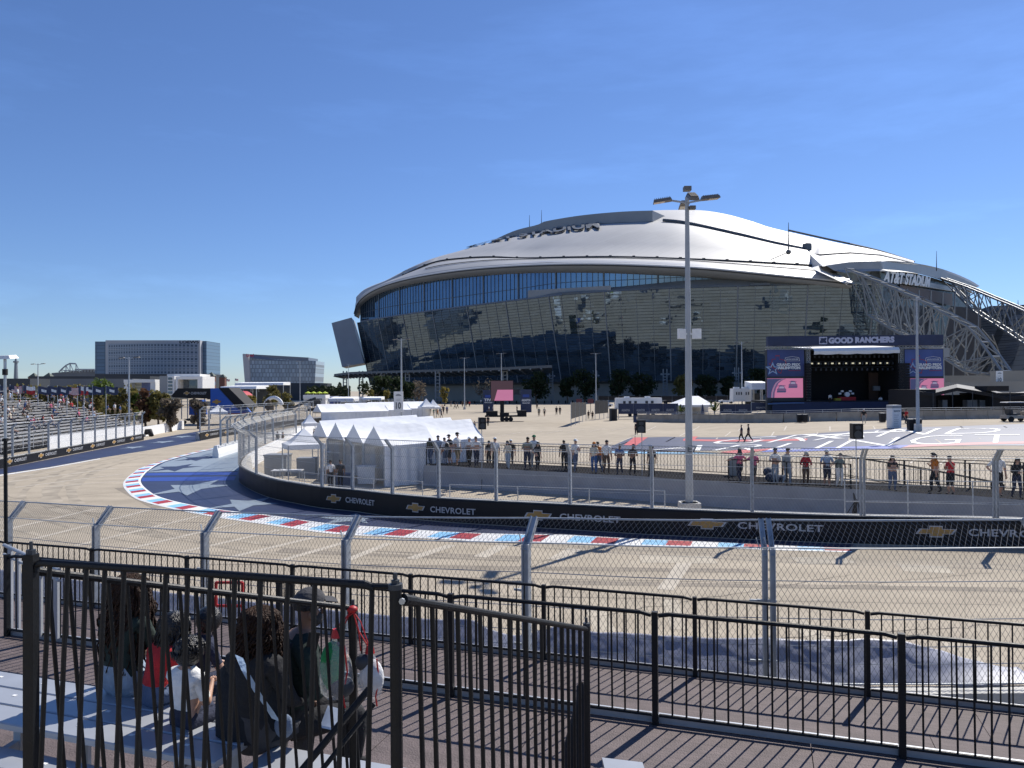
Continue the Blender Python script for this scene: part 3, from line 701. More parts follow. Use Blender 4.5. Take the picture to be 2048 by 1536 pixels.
# ================================================================= stadium
def glass_material(name, base, refl, k, px, pz, tilt, rough=0.03):
    """reflective panes, each tilted a hair differently"""
    mt = bpy.data.materials.new(name); mt.use_nodes = True
    n, l = mt.node_tree.nodes, mt.node_tree.links; n.remove(n['Principled BSDF']); out = n['Material Output']
    tc = n.new('ShaderNodeTexCoord'); sp = n.new('ShaderNodeSeparateXYZ'); l.new(tc.outputs['Object'], sp.inputs[0])
    def fl(s, d):
        a = n.new('ShaderNodeMath'); a.operation = 'DIVIDE'; l.new(s, a.inputs[0]); a.inputs[1].default_value = d
        b = n.new('ShaderNodeMath'); b.operation = 'FLOOR'; l.new(a.outputs[0], b.inputs[0]); return b.outputs[0]
    cb = n.new('ShaderNodeCombineXYZ'); l.new(fl(sp.outputs[0], px), cb.inputs[0]); l.new(fl(sp.outputs[2], pz), cb.inputs[2])
    wn = n.new('ShaderNodeTexWhiteNoise'); wn.noise_dimensions = '3D'; l.new(cb.outputs[0], wn.inputs[0])
    nz = n.new('ShaderNodeTexNoise'); nz.inputs['Scale'].default_value = 0.22; nz.inputs['Detail'].default_value = 2; l.new(tc.outputs['Object'], nz.inputs['Vector'])
    ad = n.new('ShaderNodeVectorMath'); ad.operation = 'ADD'; l.new(wn.outputs['Color'], ad.inputs[0]); l.new(nz.outputs['Color'], ad.inputs[1])
    sb = n.new('ShaderNodeVectorMath'); sb.operation = 'SUBTRACT'; l.new(ad.outputs[0], sb.inputs[0]); sb.inputs[1].default_value = (1, 1, 1)
    sc = n.new('ShaderNodeVectorMath'); sc.operation = 'SCALE'; sc.inputs['Scale'].default_value = tilt; l.new(sb.outputs[0], sc.inputs[0])
    ge = n.new('ShaderNodeNewGeometry'); a2 = n.new('ShaderNodeVectorMath'); a2.operation = 'ADD'; l.new(ge.outputs['Normal'], a2.inputs[0]); l.new(sc.outputs[0], a2.inputs[1])
    nm = n.new('ShaderNodeVectorMath'); nm.operation = 'NORMALIZE'; l.new(a2.outputs[0], nm.inputs[0])
    gl = n.new('ShaderNodeBsdfGlossy'); gl.inputs['Color'].default_value = (*refl, 1); gl.inputs['Roughness'].default_value = rough; l.new(nm.outputs[0], gl.inputs['Normal'])
    df = n.new('ShaderNodeBsdfDiffuse'); mr = n.new('ShaderNodeMapRange'); mr.inputs[3].default_value = .6; mr.inputs[4].default_value = 1.4; l.new(wn.outputs['Value'], mr.inputs[0])
    s2 = n.new('ShaderNodeVectorMath'); s2.operation = 'SCALE'; s2.inputs[0].default_value = base; l.new(mr.outputs[0], s2.inputs['Scale']); l.new(s2.outputs[0], df.inputs['Color'])
    mx = n.new('ShaderNodeMixShader'); mx.inputs[0].default_value = k; l.new(df.outputs[0], mx.inputs[1]); l.new(gl.outputs[0], mx.inputs[2]); l.new(mx.outputs[0], out.inputs['Surface'])
    return mt
M['sglass'] = glass_material('stadium mirror glass', (.060, .088, .122), (.22, .29, .35), .55, 3.4, 1.5, .026)
M['cglass'] = glass_material('stadium blue glass', (.03, .06, .105), (.22, .33, .50), .5, 2.2, 6.0, .012)
M['eglass'] = glass_material('end wall glass', (.105, .12, .135), (.28, .33, .38), .2, 3.0, 2.0, .05)
M['roof'] = mat('stadium roof panel', (0.43, 0.43, 0.425), 0.55, 0.0, 0.07, .05)
def roof_seams(mt):
    n, l = mt.node_tree.nodes, mt.node_tree.links; b = n['Principled BSDF']; src = b.inputs['Base Color'].links[0].from_socket
    tc = n.new('ShaderNodeTexCoord'); mp = n.new('ShaderNodeMapping'); mp.inputs['Rotation'].default_value = (0, 0, R(-28)); l.new(tc.outputs['Object'], mp.inputs[0])
    br = n.new('ShaderNodeTexBrick'); br.inputs['Scale'].default_value = 1; br.inputs['Brick Width'].default_value = 22; br.inputs['Row Height'].default_value = 3.2; br.inputs['Mortar Size'].default_value = .12
    br.inputs['Color1'].default_value = (1, 1, 1, 1); br.inputs['Color2'].default_value = (.95, .95, .95, 1); br.inputs['Mortar'].default_value = (.86, .86, .87, 1); l.new(mp.outputs[0], br.inputs['Vector'])
    mu = n.new('ShaderNodeVectorMath'); mu.operation = 'MULTIPLY'; l.new(src, mu.inputs[0]); l.new(br.outputs['Color'], mu.inputs[1]); l.new(mu.outputs[0], b.inputs['Base Color'])
roof_seams(M['roof'])
M['rim'] = mat('white roof rim', (0.58, 0.58, 0.575), 0.4, 0, 0.03, .1)
M['greyp'] = mat('grey stadium panel', (0.27, 0.285, 0.30), 0.5, 0.1, 0.06, .12)
M['dgrey'] = mat('dark grey panel', (0.10, 0.115, 0.13), 0.5, 0.1, 0.1, .12)
M['beige'] = mat('beige stadium base wall', (0.30, 0.29, 0.26), 0.8, 0, 0.08, .12)
M['truss'] = mat('truss steel', (0.24, 0.26, 0.275), 0.5, 0.1, 0.06, .3)
M['gutter'] = mat('dark gutter and shade line', (0.035, 0.038, 0.042), 0.6, 0, 0.1)

stad = empty('stadium', (60, 330, 0), 'huge domed stadium with white roof and mirrored glass wall beyond the lot', 'stadium')
def interp(pts, x):
    pts = sorted(pts)
    if x <= pts[0][0]: return pts[0][1:]
    for a, b in zip(pts, pts[1:]):
        if x <= b[0]:
            t = (x - a[0]) / (b[0] - a[0]); return tuple(p + (q - p) * t for p, q in zip(a[1:], b[1:]))
    return pts[-1][1:]
def smooth_px(pts, n=8): return [(v.x, v.y) for v in cat_rom([Vector((x, y, 0)) for x, y in pts], n)]
gtop_px = smooth_px([(715, 645), (780, 634), (850, 624), (920, 615), (1000, 605), (1060, 598), (1120, 590.5), (1220, 583), (1320, 578), (1400, 575), (1540, 571), (1640, 569), (1700, 568.3), (1765, 569)], 5)
M['farwall'] = grid_mat('far wall panels', (.12, .14, .16), (.25, .29, .34), 6, 3.2, .18)
ZT = 48.0
gtop = [W(x, y, (ZT - 5.5) * F / (hz(x) - y)) for x, y in gtop_px]
GP = Path([q.xy.to_3d() for q in gtop])
def dfac(px):
    s = GP.px(px); return GP.at(s).y
def inward(s):
    t = GP.tan(s); return Vector((-t.y, t.x, 0))       # away from the viewer
def facade(s, z):                                       # leans out with height
    q = GP.at(s); q = q + inward(s) * ((ZT - z) * .22); q.z = z; return q
nS = 84; SS_ = [GP.L * i / nS for i in range(nS + 1)]; ZZ = [9 + 39 * i / 12 for i in range(13)]
gf = MB().loft([[facade(s, z) for s in SS_] for z in ZZ]).build('glass_facade', M['sglass'], stad)
mu = MB()
for i in range(31):
    z = 9.2 + i * 1.29
    mu.tube([facade(s, z) - inward(s) * .08 for s in SS_], .07, 4, cap=False)
mu.build('horizontal_mullions', M['gutter'], gf)
mv = MB(); k = 0
while k * 7.0 < GP.L:
    s = k * 7.0; mv.tube([facade(s, 9) - inward(s) * .1, facade(s, ZT) - inward(s) * .1], .09 if k % 4 else .3, 4); k += 1
mv.build('vertical_mullions', mat('light mullion', (.22, .235, .25), .5), gf)
# base wall, dark band and ground floor
bs = MB(); bs.loft([[facade(s, z) + inward(s) * o for s in SS_] for z, o in ((9.0, .1), (9.0, 4.0), (7.6, 4.0))], 1); bs.loft([[facade(s, 9) * 1 + inward(s) * 4.2 + Vector((0, 0, z - 9)) for s in SS_] for z in (8.2, -1)], 0)
bs.build('base_wall', [M['beige'], M['dgrey']], stad)
# ledge above the glass
sill_px = smooth_px([(722, 641), (760, 637), (818, 630.5), (904, 620), (962, 611), (1040, 598), (1120, 582), (1242, 573), (1374, 561), (1470, 557), (1551, 556), (1640, 560), (1690, 567)], 5)
def dpl(px, add): return dfac(max(716, min(1764, px))) + add
sill = [W(x, y, dpl(x, 7)) for x, y in sill_px]
gl2 = [facade(GP.px(x), ZT) for x, y in sill_px]
ld = MB().ribbon(gl2, [q + Vector((0, 1.5, .9)) for q in gl2]).ribbon([q + Vector((0, 1.5, .9)) for q in gl2], sill)
ld.build('ledge', M['greyp'], stad)
lb = MB()       # a raised plant box and dark louvres on the ledge
a, b = W(1056, 596, dpl(1056, 1)), W(1222, 583, dpl(1222, 1)); lb.hexa([a, b, b + Vector((0, 9, 0)), a + Vector((0, 9, 0)), a + Vector((0, 0, 3.6)), b + Vector((0, 0, 2.6)), b + Vector((0, 9, 2.6)), a + Vector((0, 9, 3.6))])
lb.build('plant_box', M['greyp'], stad)
lv = MB()
for x0, x1, y0, y1 in ((1124, 1160, 590, 587.5), (1300, 1450, 579, 574.5), (1500, 1540, 571, 570)):
    a, b = W(x0, y0, dpl(x0, -.2)), W(x1, y1, dpl(x1, -.2)); lv.hexa([a, b, b + Vector((0, .4, 0)), a + Vector((0, .4, 0))] + [q + Vector((0, z, .9)) for q, z in ((a, 0), (b, 0), (b, .4), (a, .4))])
lv.build('louvre', M['dgrey'], stad)
# roof: eave lip, gutter line, arch line
eave_px = smooth_px([(709, 628), (716, 607), (734, 590), (762, 575.5), (800, 563.5), (850, 553), (920, 543), (1000, 536), (1100, 531.5), (1200, 531), (1300, 534), (1400, 539), (1480, 546), (1560, 554), (1640, 562), (1702, 569)], 6)
gut_px = smooth_px([(712, 604), (726, 591), (745, 582), (772, 571.5), (820, 546.5), (868, 527), (919, 519.5), (982, 516.5), (1051, 519), (1160, 517), (1247, 517), (1374, 521), (1501, 527), (1624, 534)], 6)
arch_px = smooth_px([(713, 602), (727, 588), (748, 578), (774, 568), (822, 544), (868, 525), (927, 503), (995, 481), (1089, 462), (1160, 451), (1230, 445.5), (1303, 443), (1374, 448), (1475, 470), (1550, 488), (1612, 502)], 6)
def darch(px):
    q = (px - 1024) / F; t = (180 - 274 * q) / (314.4 + 235.8 * q); return 274 + 235.8 * t
def droof(px): return darch(px) + 50
def resample(pts, n):
    P = Path([Vector((x, y, 0)) for x, y in pts]); return [(P.at(P.L * i / n).x, P.at(P.L * i / n).y) for i in range(n + 1)]
NR = 120
def row(pts, dfn): return [W(x, y, dfn(x)) for x, y in resample(pts, NR)]
e0 = row(eave_px, lambda x: dpl(x, -2.5)); e1 = [q + Vector((0, .4, 1.6)) for q in e0]
g0 = row(gut_px, lambda x: dpl(x, 30))
c0 = row(arch_px, lambda x: droof(x) if x > 868 else dpl(x, 20 + max(0, x - 790) * .55))
rows = [e1]
for t in (.35, .7): rows.append([a.lerp(b, t) + Vector((0, 0, 1.2 * t * (1 - t) * 4)) for a, b in zip(e1, g0)])
rows.append(g0)
for t in (.25, .5, .75): rows.append([a.lerp(b, t) + Vector((0, 0, 3.0 * t * (1 - t) * 4)) for a, b in zip(g0, c0)])
rows.append(c0)
roof = MB().loft(rows).build('roof', M['roof'], stad, smooth=True)
rm = MB(); rm.loft([[q + Vector((.8, 2.6, 2.7)) for q in e0], [q + Vector((0, -1.2, .75)) for q in e0], [q + Vector((0, -1.2, .25)) for q in e0]]); rm.tube([q + Vector((0, -1.1, -.1)) for q in e0], .38, 4, 1)  # the dark tube under the lip is a drawn shadow line
rm.build('rim', [M['rim'], M['gutter']], stad)
rs = MB(); rs.loft([[q + Vector((0, -.95, .15)) for q in e0], [q + Vector((0, -.4, -1.3)) for q in e0], [q + Vector((0, 14, -1.6)) for q in e0]])
rs.build('soffit', M['greyp'], stad, smooth=True)
gu = MB(); gu.tube([q + Vector((0, -.3, .6)) for q in g0[8:]], .5, 5); gu.tube([a.lerp(b, .35) + Vector((0, -.3, .3 + 1)) for a, b in zip(e1[20:], g0[20:])], .18, 4)
for i in range(14, NR, 6): gu.box(g0[i] + Vector((0, -.6, .8)), (1.2, 1.2, 1.0))
gu.build('gutter', M['gutter'], roof)
# clerestory glass under the eave
cl_lo = [W(x, y + 3, dpl(x, 8.5)) for x, y in sill_px]; cl_hi = []
for x, y in sill_px:
    ey = interp(eave_px, x)[0]; cl_hi.append(W(x, ey - 1, dpl(x, 8)))
clr = MB().ribbon(cl_lo, cl_hi).build('clerestory_glass', M['cglass'], stad)
vm = MB(); CLP = Path(cl_lo); CHP = Path(cl_hi); k = 0
while k < 110:
    t = k / 110; vm.tube([CLP.at(CLP.L * t) - Vector((0, .2, 0)), CHP.at(CHP.L * t) - Vector((0, .2, 0))], .45 if k % 9 == 0 else .13, 4); k += 1
for f_ in (.35,): vm.tube([CLP.at(CLP.L * i / 60).lerp(CHP.at(CHP.L * i / 60), f_) - Vector((0, .25, 0)) for i in range(61)], .12, 4)
vm.build('vertical_mullions', mat('blue grey mullion', (.12, .16, .21), .5), clr)
# roof lettering, over the panels near the arch; a darker lower copy paints its shaded sides
lt = MB(); v, f, wd = text_mesh('AT&T STADIUM', .03, 1.0, 0, 1.0)
def rsurf(u, t):
    i = max(0, min(NR - 1, int(u))); fr = u - i; a = g0[i].lerp(g0[i + 1], fr); b = c0[i].lerp(c0[i + 1], fr); return a.lerp(b, t) + Vector((0, 0, 3.0 * t * (1 - t) * 4))
u0 = min(range(NR), key=lambda i: abs(1024 + F * c0[i].x / c0[i].y - 930)); u1 = min(range(NR), key=lambda i: abs(1024 + F * c0[i].x / c0[i].y - 1200))
lt.add([rsurf(u0 + (u1 - u0) * q[0] / wd, .64 + .33 * q[1]) + Vector((0, -.4, 1.1)) for q in v], f)
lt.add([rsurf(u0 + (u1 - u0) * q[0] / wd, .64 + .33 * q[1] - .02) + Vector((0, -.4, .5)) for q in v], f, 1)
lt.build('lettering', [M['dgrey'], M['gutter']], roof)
# box of the sliding roof along the arch, and the upper roof behind it
bt_px = smooth_px([(985, 481), (1030, 461), (1075, 449.5), (1089, 443), (1160, 431), (1240, 423.5), (1305, 421)], 5)
bb_px = smooth_px([(985, 484), (1089, 462), (1160, 451), (1230, 445.5), (1305, 443)], 8)
A_, B_ = resample(bt_px, 30), resample(bb_px, 30)
lo = [W(x, y + 1, droof(x) - 1.5) for x, y in B_]; hi = [W(x, y, droof(x) - 1.5) for x, y in A_]
bx = MB().ribbon(lo, hi).ribbon(hi, [q + Vector((26, 40, 1.2)) for q in hi]); bx.poly([lo[-1], lo[-1] + Vector((26, 40, 0)), hi[-1] + Vector((26, 40, 1.2)), hi[-1]])
bx.build('sliding_roof_box', M['greyp'], stad)
dk = MB().tube([q + Vector((0, -.4, -.3)) for q in lo[6:]], .45, 4); dk.build('drawn_shadow_gap', M['gutter'], stad)  # solid dark tube drawn as the shade along the foot of the box
sil_px = smooth_px([(1303, 421), (1340, 420), (1400, 420.5), (1450, 428), (1500, 441.5), (1545, 456), (1640, 478), (1700, 491), (1760, 505), (1828, 526)], 6)
nea_px = smooth_px([(1303, 443), (1374, 447.5), (1475, 469.5), (1550, 487.5), (1612, 501), (1640, 511), (1700, 507), (1760, 511.5), (1828, 527.5)], 6)
def dn(x): return droof(x) if x < 1612 else interp([(1612, droof(1612)), (1640, 345), (1700, 355), (1760, 385), (1830, 440)], x)[0]
up = row(sil_px, lambda x: droof(min(x, 1700)) + 62 + max(0, x - 1700) * .45); ne = row(nea_px, dn)
ur = MB().loft([[a.lerp(b, t) + Vector((0, 0, 1.5 * 4 * t * (1 - t))) for a, b in zip(ne, up)] for t in (0, .25, .5, .75, 1)])
ur.loft([up, [q + Vector((40, 60, -12)) for q in up], [q + Vector((80, 150, -60)) for q in up]])
ur.loft([[q + Vector((0, 0, 0)) for q in c0[:80]], [q + Vector((60, 110, -14)) for q in c0[:80]], [q + Vector((90, 160, -70)) for q in c0[:80]]])
ur.build('upper_roof', M['roof'], stad, smooth=True)
tr_ = MB(); at_ = [W(x, y - 1, droof(x) - .8) for x, y in smooth_px([(1326, 441.5), (1374, 447), (1475, 469), (1550, 487), (1608, 499)], 6)]
tr_.tube(at_, .85, 5); tr_.tube([q + Vector((-1.5, -3, -2.4)) for q in at_], .2, 4); tr_.box(at_[-1] + Vector((1.5, 0, 1)), (3, 3, 3.2), .4); tr_.build('roof_rail', M['dgrey'], stad)
ed = MB(); ed.tube([W(x, y, dn(x) - .5) for x, y in ((1622, 533), (1608, 519), (1611, 508), (1622, 508.5), (1640, 510), (1700, 506), (1760, 510.5), (1826, 526.5))], .45, 5)
ed.tube([q + Vector((0, -.5, .8)) for q in up[62:]], .5, 4); ed.build('gutter', M['gutter'], stad)
# right hand visor: white tip and end fascia
vz = MB(); T = lambda pts, d0, d1: [W(x, y, d0 + (d1 - d0) * i / (len(pts) - 1)) for i, (x, y) in enumerate(pts)]
vxs = ((1640, 511, 1645, 533), (1670, 508.5, 1672, 528), (1700, 507, 1700, 524), (1760, 511.5, 1760, 522), (1828, 527.5, 1835, 529))
vz.ribbon([W(a, b, dn(a)) for a, b, c, d in vxs], [W(c, d, interp([(1640, 304), (1765, 329.5), (1840, 409)], c)[0]) for a, b, c, d in vxs])
vz.ribbon([W(1622, 536, 299), W(1696, 570.5, 302)], [W(1650, 527, 330), W(1711, 566, 325)]); vz.ribbon([W(1612, 502, droof(1612)), W(1640, 511, 345)], [W(1623, 534.5, dpl(1623, 30)), W(1645, 532, 306)])
vz.build('visor', M['rim'], stad)
fa_t = smooth_px([(1652, 531), (1700, 524.5), (1740, 522.5), (1800, 525), (1860, 535), (1900, 547), (1935, 562), (1955, 574)], 5); fa_b = smooth_px([(1668, 541), (1705, 538.5), (1745, 538), (1800, 541), (1855, 552), (1895, 565), (1925, 578), (1940, 586)], 5)
def dend(x): return interp([(1650, 306), (1765, 330), (1840, 410), (1890, 480), (1955, 560)], x)[0]
ft, fb = [W(x, y, dend(x)) for x, y in resample(fa_t, 40)], [W(x, y, dend(x)) for x, y in resample(fa_b, 40)]
fs = MB().ribbon(fb, ft).ribbon(fb, [q + Vector((6, 3, -.5)) for q in fb]).ribbon(ft, [q + Vector((8, 10, 2)) for q in ft]); fs.build('end_fascia', M['greyp'], stad)
ew_hi = [q + Vector((4, 6, .5)) for q in fb]; ew = MB(); ew.loft([ew_hi, [Vector((q.x - 2, q.y + 3, 30)) for q in ew_hi], [Vector((q.x - 2, q.y + 3, 0)) for q in ew_hi]])
eg = ew.build('end_glass', M['eglass'], stad)
sb_ = MB(); P0, P1 = W(1795, 564, dend(1795) - 1), W(1914, 583, dend(1914) - 1); sb_.hexa([P0, P1, P1 + Vector((3, 4, 0)), P0 + Vector((3, 4, 0))] + [q + Vector((0, 0, 2.6)) for q in (P0, P1, P1 + Vector((3, 4, 0)), P0 + Vector((3, 4, 0)))]); sb_.build('sign_beam', M['greyp'], stad)
br_ = MB(); P0, P1 = W(1800, 569, dend(1800) + 1), W(1905, 588, dend(1905) + 1); P2, P3 = W(1905, 612, dend(1905) + 1), W(1800, 590, dend(1800) + 1); br_.add([P0, P1, P2, P3], [(0, 1, 2, 3)]); br_.build('recess_panel', mat('brown recess', (.10, .075, .065), .7), stad)
A, B = W(1767, 565, 327), W(1859, 575, 418); Tt = W(1775, 541, 331); ux = (B - A).normalized(); sgn = MB()
v, f, wd = text_mesh('AT&T STADIUM', .035, .8, 0, 1.0); v2, f2, wd2 = text_mesh('AT&T STADIUM', .035, .8, .06, 1.0)
for q in v2: pass
def sg_pt(q):
    base = A.lerp(B, q[0] / wd2); top = W(1772, 540.5, 329).lerp(W(1862, 554.5, 421), q[0] / wd2); return base.lerp(top, q[1]) + Vector((-.8, -1.2, 0)) * (q[2] * 6 + 1)
sgn.add([sg_pt(q) for q in v2], f2); sgn.build('sign_lettering', mat('sign letters', (.62, .64, .66), .5, 0, .03), stad)
# far flared wall at the right and brown inner wall
fw = MB(); P = [W(1962, 618, 470), W(1980, 612, 462), W(2060, 609, 425), W(2052, 650, 427), W(2020, 748, 430), W(1962, 752, 470)]; fw.poly(P); fw.poly([q + Vector((30, 30, 0)) for q in P])
fw.build('far_glass_wall', M['farwall'], stad)
fl = MB()
for i in range(13):
    a, b = W(1962, 624 + i * 10.0, 469.5), W(2052 - i * 2.6, 618 + i * 10.2, 426.5); fl.tube([a, b], .14, 4)
fl.build('horizontal_mullions', M['gutter'], stad)
iw = MB().poly([W(1900, 612, 480), W(1962, 617, 471), W(1962, 753, 471), W(1880, 753, 480)]); iw.build('inner_wall', mat('grey inner wall', (.17, .165, .165), .7), stad)
pl = MB(); 
for x0, x1, y0, y1, d0, d1 in ((1800, 2048, 752, 770, 300, 300), (1980, 2090, 742, 775, 255, 250)):
    a, b = W(x0, y0, d0), W(x1, y0 - 2, d1); pl.hexa([Vector((a.x, a.y, 0)), Vector((b.x, b.y, 0)), Vector((b.x + 20, b.y + 30, 0)), Vector((a.x + 20, a.y + 30, 0)), a, b, b + Vector((20, 30, 0)), a + Vector((20, 30, 0))])
pl.build('plinth', M['beige'], stad)
# steel arch legs
def leg(top, bot, dfu, dfb, wdt, label, nseg, r):
    mb = MB(); lit = MB(); off = Vector((5.0, 2.5, 0)) * wdt
    TP = Path([W(x, y, dfu(x)) for x, y in top]); BP = Path([W(x, y, dfb(x)) for x, y in bot])
    t_ = [TP.at(TP.L * i / nseg) for i in range(nseg + 1)]; b_ = [BP.at(BP.L * i / nseg) for i in range(nseg + 1)]
    for o in (Vector(), off):
        mb.tube([q + o for q in t_], r * 1.5, 6); mb.tube([q + o for q in b_], r * 1.5, 6)
        for i in range(nseg):
            mb.tube([t_[i] + o, b_[i + 1] + o] if i % 2 else [b_[i] + o, t_[i + 1] + o], r * .9, 5)
            mb.tube([t_[i] + o, b_[i] + o], r * .8, 5)
            if i % 2: mb.tube([b_[i] + o, t_[min(i + 2, nseg)] + o], r * .7, 5)
    for i in range(nseg + 1):
        mb.tube([t_[i], t_[i] + off], r, 5); mb.tube([b_[i], b_[i] + off], r, 5)
        if i < nseg: mb.tube([t_[i], t_[i + 1] + off], r * .6, 4); mb.tube([b_[i], b_[i + 1] + off], r * .6, 4)
    return mb.build('arch_truss', M['truss'], stad)
leg([(1690, 537), (1760, 566), (1834, 598), (1934, 652), (1968, 692), (2003, 742)], [(1735, 630), (1790, 663), (1850, 694), (1885, 714), (1930, 744), (1990, 752)], lambda x: darch(x) if x < 1970 else 270, lambda x: darch(x) + 2, 1.0, '', 10, .34)
leg([(1880, 556), (1930, 573), (2000, 602), (2048, 622), (2130, 665)], [(1905, 580), (1950, 626), (2000, 655), (2048, 688), (2130, 735)], lambda x: 470 - (x - 1880) * .45, lambda x: 470 - (x - 1880) * .45, 1.2, '', 10, .38)
xb = MB(); rnd = random.Random(3)
for i in range(20):          # braces seen in front of the end glass
    x = rnd.uniform(1775, 1985); y = rnd.uniform(610, 735); d = 335 + (x - 1775) * .35; a = W(x, y, d); b = W(x + rnd.choice((-1, 1)) * rnd.uniform(10, 30), y + rnd.uniform(20, 50), d + 4); xb.tube([a, b], .32, 5)
for x in range(1790, 1980, 24): xb.tube([W(x, 575 + (x - 1790) * .1, 338 + (x - 1775) * .4), W(x - 4, 752, 338 + (x - 1775) * .4)], .38, 5)
xb.build('bracing', M['truss'], stad)
# left: slanted end fin and entrance canopy
fin = [W(663, 646, 470), W(703, 635, 468), W(728, 726, 455), W(684, 734, 457)]; fb_ = [q + Vector((-4, 30, 0)) for q in fin]
MB().hexa(fin[::-1] + fb_[::-1]).build('end_fin', M['greyp'], stad)
cn = MB(); f0 = [W(x, y, d) for x, y, d in ((668, 748, 395), (700, 744, 380), (800, 741, 345), (900, 738, 318), (1000, 735, 300), (1104, 730, 292))]
b0 = [W(x, y, d) for x, y, d in ((690, 745, 440), (720, 743, 420), (800, 741, 385), (900, 739, 362), (1000, 736, 345), (1104, 731, 322))]
lo_ = [q + Vector((0, 0, -1.0)) for q in f0]
cn.ribbon(f0, b0).ribbon(lo_, f0).ribbon([q - Vector((0, 0, 3.4)) for q in b0], lo_)
cano = cn.build('canopy', M['dgrey'], stad)
cs = MB()
for i in range(34):
    P = Path(f0); Q = Path(b0); t = i / 34; a = P.at(P.L * t); b = Q.at(Q.L * t); cs.bar(a - Vector((0, .1, 1.2)), b - Vector((0, 0, 3.6)), .5, .5)
cs.build('ribs', M['greyp'], cano)
for x, y1, d in ((690, 803, 400), (722, 803, 385), (765, 804, 362), (815, 804, 345), (875, 805, 325), (1010, 806, 305)):
    a = W(x, 742, d); cm = MB(); 
    for o in (-.9, .9): cm.bar((a.x + o, d, 0), (a.x + o, d, a.z), .55, .55)
    for j in range(9): cm.bar((a.x - .9, d, 1 + j * 1.5), (a.x + .9, d, 1 + j * 1.5), .3, .3)
    cm.build('column', M['greyp'], cano)
for x, y in ((1102, 742), (1190, 741), (1330, 738), (1473, 735)):      # ladder towers by the glass
    d = dfac(x) - 4; a = W(x, y, d); cm = MB()
    for o in (-.8, .8): cm.bar((a.x + o, d, 0), (a.x + o, d, a.z), .35, .35)
    for j in range(10): cm.bar((a.x - .8, d, 1 + j * 1.2), (a.x + .8, d, 1 + j * 1.2), .22, .3)
    for o in (-1.5, 1.5): cm.box((a.x + o, d, a.z - 2.2), (.7, .7, .6))
    tag(cm.build('ladder_tower', M['truss']), {1102: 'white ladder like light tower right of the stadium canopy', 1190: 'ladder light tower behind the lamp post left of the twin trees', 1330: 'ladder light tower right of the two broad dark trees', 1473: 'ladder light tower with a box beside a slim lamp post'}[x], 'light tower', 'ladder towers along the stadium')
ms = MB()
for x, y0, y1, d in ((1059, 430, 466, droof(1059)), (1083, 420, 462, droof(1083)), (1577, 445, 504, 290), (1873, 502, 542, 430), (2036, 600, 612, 425)): ms.tube([W(x, y1, d), W(x, y0, d)], [.3, .1], 5)
ms.build('mast', M['dgrey'], stad)
mb = MB(); a = W(1577, 504, 289); mb.sphere(a, 1.0); mb.tube([a, W(1542, 519, 287)], .15, 4); mb.build('mast_base', M['dgrey'], stad)
